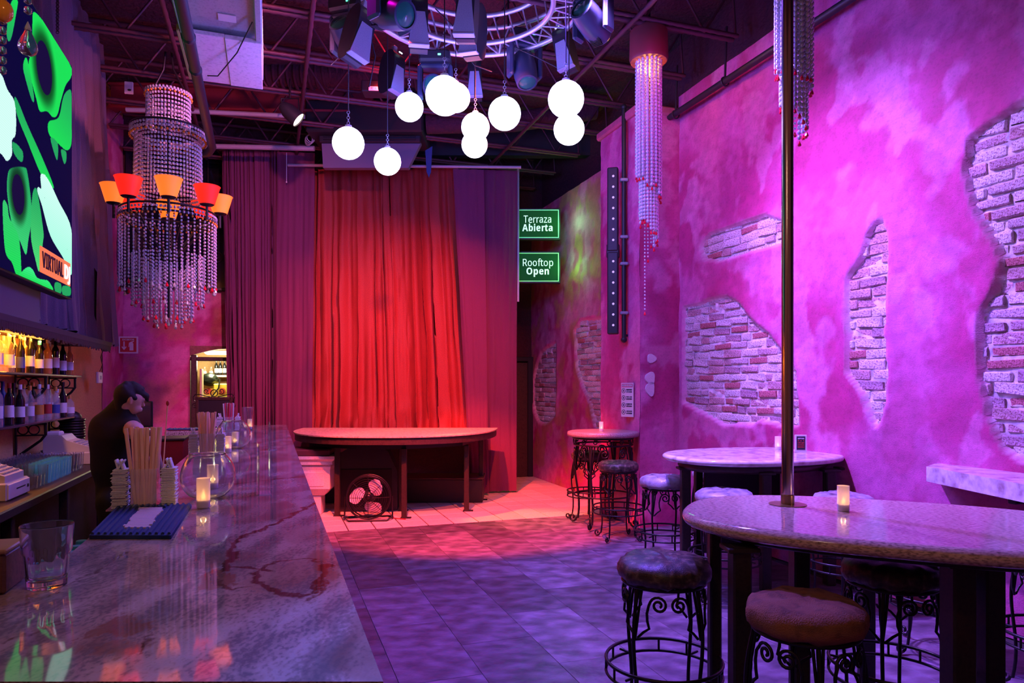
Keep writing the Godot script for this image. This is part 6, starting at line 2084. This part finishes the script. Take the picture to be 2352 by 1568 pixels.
	t = thing("canvas_bin", "grey canvas bin of bottles standing on the far end of the bar before the chalkboard", "bin", P(491, 979, 7.7), TH)
	part("body", MB.new().lathe([Vector2(0, 0), Vector2(0.036, 0), Vector2(0.042, 0.09), Vector2(0.038, 0.09), Vector2(0.034, 0.01), Vector2(0, 0.01)], 18), mat("canvas", lin(0.32, 0.28, 0.3), 0.9), t)
	# chalkboard on a scrolled iron easel
	var cb := P(492, 985, 9.6)
	t = thing("chalkboard_easel", "black chalkboard on an iron easel with scrolled top, before the doorway", "easel", Vector3(cb.x, 0, cb.z), 0.1)
	var h := cb.y + 0.02
	part("board", MB.new().box(Vector3(0, h + 0.12, 0), Vector3(0.44, 0.58, 0.02), 0.004), mat("chalkboard", lin(0.008, 0.007, 0.014), 0.7), t)
	part("board_frame", MB.new().box(Vector3(0, h + 0.40, 0.005), Vector3(0.48, 0.045, 0.03), 0.005).box(Vector3(-0.225, h + 0.12, 0.005), Vector3(0.04, 0.6, 0.03), 0.005).box(Vector3(0.225, h + 0.12, 0.005), Vector3(0.04, 0.6, 0.03), 0.005), M.dark_wood, t)
	var scr := MB.new().ring(Vector3(0.0, h + 0.475, 0), 0.046, 0.007, 20, 6, Vector3.BACK)
	for s in [-1.0, 1.0]:
		var pts := []
		for q in [Vector2(0.05, 0.425), Vector2(0.11, 0.435), Vector2(0.18, 0.455), Vector2(0.245, 0.46), Vector2(0.275, 0.42), Vector2(0.265, 0.37), Vector2(0.235, 0.355)]:
			pts.append(Vector3(s * q.x, h + q.y, 0.01))
		scr.tube(pts, 0.007, 6)
		pts = []
		for q in spiral(0.10, 0.50, 0.042, -PI * 0.8, 1.3, 1.0, 18):
			pts.append(Vector3(s * q.x, h + q.y, 0.01))
		scr.tube(pts, 0.006, 6)
		pts = []
		for q in spiral(0.255, 0.30, 0.035, PI * 0.6, 1.2, -1.0, 16):
			pts.append(Vector3(s * q.x, h + q.y, 0.01))
		scr.tube(pts, 0.006, 6)
	part("scroll_top", scr, M.black_iron, t)
	for s in [-1.0, 1.0]:
		part("leg", MB.new().rod(Vector3(s * 0.22, h - 0.15, 0), Vector3(s * 0.25, 0.0, 0.12 * s), 0.012, 6), M.black_iron, t)

# ------------------------------------------------------------------ the bartender
func nets(bones: Array, k: float, cell: float) -> MB:
	var lo := Vector3.ONE * 1e9
	var hi := -lo
	for b in bones:
		var r := maxf(b[2], b[3])
		lo = lo.min(b[0] - Vector3.ONE * r).min(b[1] - Vector3.ONE * r)
		hi = hi.max(b[0] + Vector3.ONE * r).max(b[1] + Vector3.ONE * r)
	lo -= Vector3.ONE * cell * 3
	hi += Vector3.ONE * cell * 3
	var nx := int((hi.x - lo.x) / cell) + 2
	var ny := int((hi.y - lo.y) / cell) + 2
	var nz := int((hi.z - lo.z) / cell) + 2
	var f := PackedFloat32Array()
	f.resize(nx * ny * nz)
	f.fill(1.0)
	for b in bones:
		var a: Vector3 = b[0]
		var e: Vector3 = b[1] - a
		var el := maxf(e.length_squared(), 1e-9)
		var r := maxf(b[2], b[3]) + k + cell * 2
		var p := ((a.min(b[1]) - Vector3.ONE * r - lo) / cell).max(Vector3.ZERO)
		var q := ((a.max(b[1]) + Vector3.ONE * r - lo) / cell).min(Vector3(nx - 1, ny - 1, nz - 1))
		for z in range(int(p.z), int(q.z) + 1):
			for y in range(int(p.y), int(q.y) + 1):
				var row := (z * ny + y) * nx
				for x in range(int(p.x), int(q.x) + 1):
					var w := lo + Vector3(x, y, z) * cell - a
					var t := clampf(w.dot(e) / el, 0.0, 1.0)
					var d := (w - e * t).length() - lerpf(b[2], b[3], t)
					var o := f[row + x]
					var hh := maxf(k - absf(d - o), 0.0) / k
					f[row + x] = minf(d, o) - hh * hh * k * 0.25
	var id := PackedInt32Array()
	id.resize(nx * ny * nz)
	id.fill(-1)
	var mb := MB.new()
	var pts := PackedVector3Array()
	var off := [0, 1, nx, nx + 1, nx * ny, nx * ny + 1, nx * ny + nx, nx * ny + nx + 1]
	var cor := [Vector3(0, 0, 0), Vector3(1, 0, 0), Vector3(0, 1, 0), Vector3(1, 1, 0), Vector3(0, 0, 1), Vector3(1, 0, 1), Vector3(0, 1, 1), Vector3(1, 1, 1)]
	var eds := [[0, 1], [2, 3], [4, 5], [6, 7], [0, 2], [1, 3], [4, 6], [5, 7], [0, 4], [1, 5], [2, 6], [3, 7]]
	for z in nz - 1:
		for y in ny - 1:
			var row := (z * ny + y) * nx
			for x in nx - 1:
				var c := row + x
				var s := 0
				for e in 8:
					if f[c + off[e]] < 0.0:
						s += 1
				if s == 0 or s == 8:
					continue
				var sum := Vector3.ZERO
				var m := 0
				for e in eds:
					var f0 := f[c + off[e[0]]]
					var f1 := f[c + off[e[1]]]
					if (f0 < 0.0) != (f1 < 0.0):
						sum += cor[e[0]].lerp(cor[e[1]], f0 / (f0 - f1))
						m += 1
				id[c] = pts.size()
				pts.append(lo + (Vector3(x, y, z) + sum / m) * cell)
	var nn := PackedVector3Array()
	nn.resize(pts.size())
	var ix := PackedInt32Array()
	var st := [1, nx, nx * ny]
	for z in range(1, nz - 1):
		for y in range(1, ny - 1):
			for x in range(1, nx - 1):
				var c := (z * ny + y) * nx + x
				var ins := f[c] < 0.0
				for ax in 3:
					if ins == (f[c + st[ax]] < 0.0):
						continue
					var u: int = st[(ax + 1) % 3]
					var v: int = st[(ax + 2) % 3]
					var q := [id[c], id[c - u], id[c - u - v], id[c - v]]
					if q.min() < 0:
						continue
					if not ins:
						q.reverse()
					var fn := (pts[q[2]] - pts[q[0]]).cross(pts[q[3]] - pts[q[1]])
					for e in q:
						nn[e] += fn
					ix.append_array(PackedInt32Array([q[0], q[2], q[1], q[0], q[3], q[2]]))
	for e in pts.size():
		mb.vert(pts[e], nn[e])
	mb.i = ix
	return mb

func bartender() -> void:
	var base := Vector3(-2.70, 0, -4.75)
	var J := func(px: float, py: float, z: float) -> Vector3:
		return P(px, py, z) - base
	var pelvis: Vector3 = J.call(268, 1140, 4.75)
	var waist: Vector3 = J.call(265, 1070, 4.74)
	var chest: Vector3 = J.call(267, 1000, 4.72)
	var neck0: Vector3 = J.call(279, 948, 4.72)
	var head: Vector3 = J.call(300, 917, 4.70)
	var f := Vector3(0.80, -0.22, -0.55).normalized()         # where he looks: away to the right and down
	var rs: Vector3 = J.call(309, 989, 4.61)
	var ls: Vector3 = J.call(276, 966, 4.90)
	var re: Vector3 = J.call(350, 1024, 4.48)
	var le: Vector3 = J.call(318, 1050, 4.92)
	var rh: Vector3 = J.call(366, 1074, 4.55)
	var lh: Vector3 = J.call(366, 1070, 4.75)
	var hip_r := pelvis + Vector3(0.02, -0.03, 0.09)
	var hip_l := pelvis + Vector3(0.02, -0.03, -0.09)
	var kr := Vector3(hip_r.x + 0.05, 0.47, hip_r.z + 0.01)
	var kl := Vector3(hip_l.x + 0.03, 0.47, hip_l.z - 0.01)
	var ar := Vector3(kr.x - 0.05, 0.08, kr.z)
	var al := Vector3(kl.x - 0.06, 0.08, kl.z)
	var side := f.cross(Vector3.UP).normalized()              # his right, towards the viewer
	var up := side.cross(f).normalized()
	var t := thing("person", "bartender with short black hair and black shirt looking down behind the bar", "person", base)
	var body := [
		[pelvis, waist, 0.115, 0.105], [waist, chest, 0.105, 0.12], [chest, neck0, 0.11, 0.06], [rs, ls, 0.06, 0.06], [neck0, head - f * 0.03 - up * 0.05, 0.046, 0.042],
		[rs, re, 0.039, 0.035], [re, rh, 0.038, 0.026], [ls, le, 0.05, 0.04], [le, lh, 0.038, 0.026],
		[hip_r, kr, 0.085, 0.058], [kr, ar, 0.055, 0.04], [hip_l, kl, 0.085, 0.058], [kl, al, 0.055, 0.04],
		[ar + Vector3(-0.03, -0.04, 0), ar + Vector3(0.16, -0.05, 0), 0.035, 0.028], [al + Vector3(-0.03, -0.04, 0), al + Vector3(0.16, -0.05, 0), 0.035, 0.028],
	]
	var mb := nets(body, 0.022, 0.013)
	# head with brow, nose, mouth, chin and ears, on a finer grid
	var hb := [
		[head - f * 0.022 + up * 0.025, head + f * 0.012 + up * 0.02, 0.082, 0.078], [head + up * 0.0, head + f * 0.038 - up * 0.055, 0.066, 0.046], [head + f * 0.036 - up * 0.082, head + f * 0.042 - up * 0.080, 0.030, 0.027],
		[head + f * 0.078 + up * 0.008, head + f * 0.099 - up * 0.026, 0.009, 0.011], [head + f * 0.083 + up * 0.018 + side * 0.03, head + f * 0.083 + up * 0.018 - side * 0.03, 0.012, 0.012],
		[head + f * 0.088 - up * 0.06 + side * 0.014, head + f * 0.088 - up * 0.06 - side * 0.014, 0.0085, 0.0085], [head + f * 0.084 - up * 0.074 + side * 0.012, head + f * 0.084 - up * 0.074 - side * 0.012, 0.008, 0.008],
		[head - f * 0.012 + side * 0.078 + up * 0.012, head - f * 0.006 + side * 0.076 - up * 0.028, 0.015, 0.010], [head - f * 0.012 - side * 0.078 + up * 0.012, head - f * 0.006 - side * 0.076 - up * 0.028, 0.015, 0.010],
		[neck0, head - f * 0.03 - up * 0.05, 0.044, 0.042],
	]
	var shrink := func(l: Array, keep_last: bool) -> void:   # a head a little smaller, about its centre
		for e in l.size() - (1 if keep_last else 0):
			for w in 2:
				l[e][w] = head + (l[e][w] - head) * 0.86
				l[e][w + 2] *= 0.86
	shrink.call(hb, true)
	var join := func(a: MB, b: MB) -> void:
		var o := a.v.size()
		a.v.append_array(b.v)
		a.n.append_array(b.n)
		a.t.append_array(b.t)
		a.c.append_array(b.c)
		for e in b.i:
			a.i.append(e + o)
	join.call(mb, nets(hb, 0.016, 0.0048))
	for s in 2:
		var w: Vector3 = [rh, lh][s]
		var el: Vector3 = [re, le][s]
		var d := (w - el).normalized()
		var out := side * (1.0 if s == 0 else -1.0)
		var dn := d.cross(out).normalized()
		if dn.y > 0:
			dn = -dn
		var fin := [[w, w + d * 0.075, 0.024, 0.028]]
		for k in 4:
			var r := w + d * 0.085 + out * (0.027 - 0.018 * k)
			var l: float = [0.036, 0.042, 0.039, 0.030][k]
			var m1 := r + d * l + dn * 0.008
			var m2 := m1 + (d * 0.6 + dn * 0.8).normalized() * l * 0.75
			var m3 := m2 + (d * 0.1 + dn).normalized() * l * 0.55
			fin.append([r, m1, 0.0095, 0.009])
			fin.append([m1, m2, 0.009, 0.0085])
			fin.append([m2, m3, 0.0085, 0.0075])
		var th0 := w + d * 0.025 - out * 0.024
		var th1 := th0 + (d * 0.8 - out * 0.5 + dn * 0.4).normalized() * 0.042
		fin.append([th0, th1, 0.012, 0.0105])
		fin.append([th1, th1 + (d + dn * 0.4).normalized() * 0.034, 0.0105, 0.008])
		join.call(mb, nets(fin, 0.008, 0.005))
	part("body", mb, M.skin, t)
	for s in [1.0, -1.0]:
		part("eye", MB.new().ball(head + (f * 0.076 + up * 0.004 + side * 0.031 * s) * 0.86, 0.0095, 12), M.white_plastic, t)
	# shirt: torso with a stand collar, short sleeves; trousers; shoes
	var sh := [
		[pelvis - Vector3(0, 0.02, 0), waist, 0.125, 0.118], [waist, chest, 0.118, 0.135], [chest, neck0 - up * 0.02, 0.125, 0.072], [rs.lerp(ls, 0.22), ls, 0.066, 0.066], [ls, ls.lerp(le, 0.45), 0.066, 0.060],
		[chest - f * 0.07 + Vector3(0, 0.05, 0), waist - f * 0.05, 0.085, 0.075], [neck0 - f * 0.02, neck0 + (head - neck0) * 0.52 - f * 0.028, 0.064, 0.060],
	]
	var shm := nets(sh, 0.07, 0.012)
	part("shirt", shm, M.black_cloth, t)
	var tr := [[waist - Vector3(0, 0.06, 0), pelvis, 0.118, 0.126], [hip_r, kr, 0.098, 0.072], [kr, ar + Vector3(0, 0.03, 0), 0.07, 0.06], [hip_l, kl, 0.098, 0.072], [kl, al + Vector3(0, 0.03, 0), 0.07, 0.06]]
	part("trousers", nets(tr, 0.03, 0.014), M.black_cloth, t)
	for a in [ar, al]:
		part("shoe", nets([[a + Vector3(-0.04, -0.04, 0), a + Vector3(0.17, -0.05, 0), 0.045, 0.036]], 0.02, 0.010), M.black_paint, t)
	# hair: thick on top, swept over the brow
	var hr := [
		[head - f * 0.035 + up * 0.035, head + f * 0.012 + up * 0.06, 0.09, 0.072], [head - f * 0.06 - up * 0.0, head - f * 0.06 - up * 0.085, 0.058, 0.042],
		[head + f * 0.03 + up * 0.07 + side * 0.03, head + f * 0.095 + up * 0.045 + side * 0.02, 0.036, 0.026], [head + f * 0.03 + up * 0.07 - side * 0.03, head + f * 0.095 + up * 0.05 - side * 0.02, 0.036, 0.026],
		[head + f * 0.095 + up * 0.05 + side * 0.02, head + f * 0.118 + up * 0.012 + side * 0.02, 0.022, 0.008], [head + f * 0.09 + up * 0.05 - side * 0.015, head + f * 0.112 + up * 0.018 - side * 0.02, 0.022, 0.009],
		[head - f * 0.02 + up * 0.03 + side * 0.06, head + f * 0.02 + up * 0.015 + side * 0.072, 0.036, 0.018], [head - f * 0.05 + up * 0.1, head - f * 0.01 + up * 0.115, 0.03, 0.03], [head + f * 0.02 + up * 0.105, head + f * 0.05 + up * 0.095, 0.028, 0.022],
	]
	for k in 26:
		var g := RandomNumberGenerator.new()
		g.seed = 900 + k
		var p := head - f * g.randf_range(-0.06, 0.09) + up * g.randf_range(0.05, 0.12) + side * g.randf_range(-0.06, 0.07)
		hr.append([p, p + Vector3(g.randf_range(-0.02, 0.02), g.randf_range(-0.01, 0.02), 0.0) + f * 0.02, 0.02, 0.008])
	shrink.call(hr, false)
	part("hair", nets(hr, 0.012, 0.006), M.hair, t)
	# tattoo on the right upper arm
	var tat := MB.new()
	var ax := (re - rs).normalized()
	var q := rs.lerp(re, 0.45) + side * 0.0
	for k in 5:
		tat.ball(q + ax * (-0.03 + 0.016 * k) + (side + f * (0.1 * (k % 3) - 0.2)).normalized() * 0.043, 0.012, 8, Vector3(0.9, 1.2, 0.35))
	part("tattoo", tat, M.ink, t)

# ------------------------------------------------------------------ signs
func signs() -> void:
	var rows := [["Terraza", "Abierta", 478, 550, "sign_rim", "glowing green sign box reading Terraza Abierta"], ["Rooftop", "Open", 577, 650, "sign_rim_b", "glowing green sign box reading Rooftop Open"]]
	for r in rows:
		var z := 10.6
		var c := P(1235, (r[2] + r[3]) / 2.0, z)
		var w := 0.69
		var h: float = (r[3] - r[2]) * z / F
		var t := thing("neon_sign", r[5], "sign", c, 0.0)
		part("case", MB.new().box(Vector3(0, 0, -0.05), Vector3(w, h, 0.1), 0.006), M.black_paint, t)
		part("face_glow", MB.new().box(Vector3(0, 0, 0.002), Vector3(w - 0.05, h - 0.05, 0.006)), M.sign_green, t)
		var rim := MB.new()
		rim.box(Vector3(0, h / 2 - 0.03, 0.005), Vector3(w - 0.05, 0.010, 0.006)).box(Vector3(0, -h / 2 + 0.03, 0.005), Vector3(w - 0.05, 0.010, 0.006)).box(Vector3(w / 2 - 0.03, 0, 0.005), Vector3(0.010, h - 0.06, 0.006)).box(Vector3(-w / 2 + 0.03, 0, 0.005), Vector3(0.010, h - 0.06, 0.006))
		part("rim_glow", rim, M[r[4]], t)
		text("lettering", r[0], 0.145, M.sign_text, t, Vector3(0.0, 0.066, 0.008), 0.0, false, [0.42, 0.46][rows.find(r)])
		text("lettering", r[1], 0.145, M.sign_text, t, Vector3(0.0, -0.062, 0.008), 0.0, true, [0.46, 0.34][rows.find(r)])
		part("bracket", MB.new().rod(Vector3(0.1, 0.1, -0.1), Vector3(0.32, 0.1, -0.6), 0.015, 6), M.black_iron, t)
		omni("sign_light", Vector3(0.40, 0, 0.22), lin(0.10, 1.0, 0.16), 0.22, 0.1, t)
	# fire extinguisher sign at the room's back left corner
	var c := P(295, 792, 9.9)
	var t := thing("extinguisher_sign", "red and white fire extinguisher sign reading EXTINTOR on the back left corner", "sign", c, 0.1)
	part("plate", MB.new().box(Vector3(0, 0, 0), Vector3(0.262, 0.24, 0.008), 0.002), M.white_plastic, t)
	part("red_field", MB.new().box(Vector3(0, 0, 0.005), Vector3(0.22, 0.2, 0.004), 0.001), M.red_label, t)
	part("arrow", MB.new().prism(PackedVector2Array([Vector2(-0.064, 0.05), Vector2(-0.048, 0.05), Vector2(-0.048, -0.04), Vector2(-0.03, -0.02), Vector2(-0.024, -0.032), Vector2(-0.056, -0.072), Vector2(-0.088, -0.032), Vector2(-0.082, -0.02), Vector2(-0.064, -0.04)]), 0.007, 0.011), M.white_plastic, t)
	part("pictogram", MB.new().prism(PackedVector2Array([Vector2(0.02, -0.078), Vector2(0.07, -0.078), Vector2(0.07, 0.02), Vector2(0.056, 0.035), Vector2(0.08, 0.05), Vector2(0.078, 0.058), Vector2(0.035, 0.045), Vector2(0.012, 0.03), Vector2(0.006, -0.03), Vector2(0.012, -0.03), Vector2(0.02, 0.018)]), 0.007, 0.011), M.white_plastic, t)
	text("lettering", "EXTINTOR", 0.034, M.white_plastic, t, Vector3(0, 0.075, 0.008), 0.0, true, 0.16)
	# safety notice on the pilaster
	c = P(1441, 918, 8.0)
	t = thing("safety_notice", "tall white safety notice with four pictograms on the pilaster", "sign", c, TH - PI / 2 + 0.35)
	part("plate", MB.new().box(Vector3(0, 0, 0), Vector3(0.185, 0.39, 0.006), 0.001), M.white_plastic, t)
	part("heading_band", MB.new().box(Vector3(0, 0.165, 0.004), Vector3(0.165, 0.04, 0.003)), mat("pink_band", lin(0.55, 0.12, 0.25), 0.6), t)
	text("lettering", "EN CASO DE SISMO", 0.03, M.white_plastic, t, Vector3(0, 0.165, 0.007), 0.0, true, 0.15)
	var msg := [["MANTENGA", "LA CALMA"], ["USE LAS", "ESCALERAS"], ["ALEJESE DE", "VENTANAS"], ["LOCALICE", "LAS SALIDAS"]]
	for k in 4:
		var y := 0.105 - 0.082 * k
		part("pictogram", MB.new().ring(Vector3(-0.055, y, 0.004), 0.026, 0.003, 20, 5, Vector3.BACK).box(Vector3(-0.055, y, 0.004), Vector3(0.012, 0.026, 0.003)), mat("notice_ink", lin(0.05, 0.03, 0.06), 0.6) if not M.has("notice_ink") else M.notice_ink, t)
		text("lettering", msg[k][0], 0.02, M.notice_ink, t, Vector3(0.03, y + 0.011, 0.005), 0.0, true, 0.085)
		text("lettering", msg[k][1], 0.02, M.notice_ink, t, Vector3(0.03, y - 0.013, 0.005), 0.0, true, 0.085)
	# the tall light bar on its pole
	c = P(1408, 577, 8.1)
	t = thing("light_bar", "tall black light bar with a row of pale dots on the pilaster", "stage light", c, -0.25)
	part("housing", MB.new().box(Vector3(0, 0.48, 0), Vector3(0.125, 0.97, 0.10), 0.012).box(Vector3(0, -0.49, 0), Vector3(0.125, 0.95, 0.10), 0.012).box(Vector3(0, 0.0, -0.005), Vector3(0.145, 0.16, 0.09), 0.01), M.black_paint, t)
	for k in 15:
		if k == 7:
			continue
		part("dot_glow", MB.new().ball(Vector3(0.008, 0.86 - 0.123 * k, 0.05), 0.014, 10, Vector3(1, 1, 0.5)), M.dot_glow, t)
	var pl := thing("light_pole", "black pole with clamps beside the tall LED light bar", "pole", P(1433, 780, 8.08), 0.0)
	part("tube", MB.new().rod(Vector3.ZERO, Vector3(0, 2.7, 0), 0.026, 10).ball(Vector3(0, 0, 0), 0.036, 10).ball(Vector3(0, 2.7, 0), 0.034, 10), M.black_paint, pl)
	for y in [0.31, 0.88, 1.19, 1.85]:
		part("clamp", MB.new().box(Vector3(0, y, 0.0), Vector3(0.09, 0.035, 0.075), 0.008).rod(Vector3(0.04, y, 0), Vector3(0.1, y, -0.02), 0.012, 6), M.silver_paint, pl)
	part("stand_off", MB.new().rod(Vector3(0, 2.6, 0), Vector3(0.16, 2.62, -0.1), 0.014, 6).rod(Vector3(0, 0.05, 0), Vector3(0.16, 0.05, -0.1), 0.014, 6), M.black_paint, pl)

func small_things() -> void:
	var tb := thing("tablet", "small black framed tablet on a stand in front of the bartender", "tablet", P(332, 985, 5.6), -0.25)
	part("frame", MB.new().box(Vector3(0, 0.12, 0), Vector3(0.16, 0.21, 0.015), 0.006), M.black_paint, tb)
	part("glass", MB.new().box(Vector3(0, 0.12, 0.009), Vector3(0.135, 0.185, 0.003), 0.001), mat("tablet_glass", lin(0.10, 0.05, 0.14), 0.15), tb)
	part("stand", MB.new().rod(Vector3(0, 0.05, -0.01), Vector3(0, -0.06, -0.06), 0.012, 8).box(Vector3(0, -0.065, -0.04), Vector3(0.12, 0.012, 0.12), 0.004), M.black_paint, tb)
	part("status_light", MB.new().ball(Vector3(0.055, 0.0, 0.01), 0.006, 8), M.led_green, tb)
	var t := thing("wall_speaker", "black speaker column on the back left corner behind the chandelier", "speaker", P(279, 560, 9.9), 0.3)
	part("cabinet", MB.new().box(Vector3(0, 0, 0), Vector3(0.16, 0.95, 0.16), 0.012), M.black_paint, t)
	part("grille", MB.new().box(Vector3(0, 0, 0.085), Vector3(0.14, 0.9, 0.012), 0.004), M.black_iron, t)
	part("bracket", MB.new().box(Vector3(0, -0.55, 0.0), Vector3(0.05, 0.16, 0.05), 0.01).rod(Vector3(0, -0.6, 0), Vector3(0.1, -0.7, 0.1), 0.03, 8), M.black_paint, t)
	t = thing("outlet_box", "white electrical outlet plate hanging from cables left of the chandelier top", "outlet", P(296, 202, 8.6), 0.2)
	part("plate", MB.new().box(Vector3.ZERO, Vector3(0.1, 0.15, 0.03), 0.006), M.white_plastic, t)
	part("socket", MB.new().ball(Vector3(0.01, -0.03, 0.012), 0.025, 12, Vector3(1, 0.6, 0.4)), M.black_paint, t)
	part("cable", MB.new().tube([Vector3(0, 0.07, 0), Vector3(-0.02, 0.25, 0), Vector3(0.03, 0.45, 0)], 0.008, 5), M.black_paint, t)
	t = thing("pull_string", "thin white pull cord hanging before the smooth dark curtain", "cord", P(658, 418, 9.95))
	part("string", MB.new().rod(Vector3.ZERO, Vector3(0, 0.42, 0), 0.005, 5).ball(Vector3.ZERO, 0.012, 8), M.white_plastic, t)
	t = thing("cable_coil", "coil of pale cable hanging from the end of the pale pipe", "cable", P(709, 322, 9.5))
	var cc := MB.new()
	for k in 4:
		cc.ring(Vector3(0.01 * k, 0.01 * k, 0), 0.07 - 0.006 * k, 0.007, 18, 5, Vector3(0.4 * k - 0.6, 0, 1).normalized())
	part("coil", cc, M.pale_pipe, t)
	tag(part("metal_clip", MB.new().at(P(985, 395, 9.8)).prism(PackedVector2Array([Vector2(-0.05, 0.3), Vector2(0.05, 0.36), Vector2(0.03, 0.0), Vector2(0.0, -0.08), Vector2(-0.03, 0.0)]), -0.01, 0.01), mat("blue_cloth", lin(0.03, 0.06, 0.2), 0.8)), "blue rag tied to the curtain rail below the stacked globes", "rag")
	# pale worn spots on the pilaster
	var par: Node3D = get_node("trim_1")
	for q in [[1497, 823, 0.055, 0.05], [1494, 868, 0.06, 0.07], [1494, 893, 0.055, 0.08]]:
		var k: float = (q[0] - 1176.0) / F
		var z: float = 6.93 / (CO - SI * k)
		var p := P(q[0], q[1], z - 0.02)
		var o := PackedVector2Array()
		for e in 18:
			var a := TAU * e / 18.0
			var r := 1.0 + 0.12 * sin(a * 3.0 + q[0])
			o.append(Vector2(cos(a) * q[2] * r, sin(a) * q[3] * r))
		part("bare_plaster", MB.new().at(p, TH).prism(o, -0.02, 0.004), mat("bare", lin(0.75, 0.55, 0.62), 0.85, 0.0, M.white_paint.albedo_texture, 3.0) if not M.has("bare") else M.bare, par)

func wash(word: String, at: Vector3, to: Vector3, col: Color, aim: String) -> void:
	var d := (to - at).normalized()
	var t := thing("wash_light", "small black wash light with %s lens on the ring, aimed at %s" % [word, aim], "stage light", at - d * 0.02)
	var can := MB.new()
	can.xf = Transform3D(Basis(Quaternion(Vector3.UP, d)), Vector3.ZERO)
	can.lathe([Vector2(0, -0.15), Vector2(0.045, -0.145), Vector2(0.06, -0.05), Vector2(0.065, 0.012), Vector2(0.058, 0.012), Vector2(0.058, -0.004)], 18)
	part("can", can, M.black_paint, t)
	var ln := MB.new()
	ln.xf = can.xf
	ln.lathe([Vector2(0.058, 0.0), Vector2(0.0, 0.004)], 18)
	part("lens_glow", ln, glow(word + "_lens", col, 1.5) if not M.has(word + "_lens") else M[word + "_lens"], t)
	part("bracket", MB.new().rod(-d * 0.06, -d * 0.06 + Vector3(0, 0.32, 0), 0.01, 6), M.black_iron, t)

func near_lamp() -> void:
	# the warm hanging lamp near the viewer, above the picture
	var t := thing("pendant_lamp", "warm round pendant lamp over the near end of the bar", "lamp", Vector3(-0.35, 3.3, -0.9))
	part("globe_glow", MB.new().ball(Vector3.ZERO, 0.14, 20), glow("warm_globe", lin(1.0, 0.62, 0.42), 1.2), t)
	part("cord", MB.new().rod(Vector3(0, 0.14, 0), Vector3(0, 2.3, 0), 0.006, 6), M.black_paint, t)
	omni("pendant_light", Vector3.ZERO, lin(1.0, 0.62, 0.45), 0.8, 0.13, t)
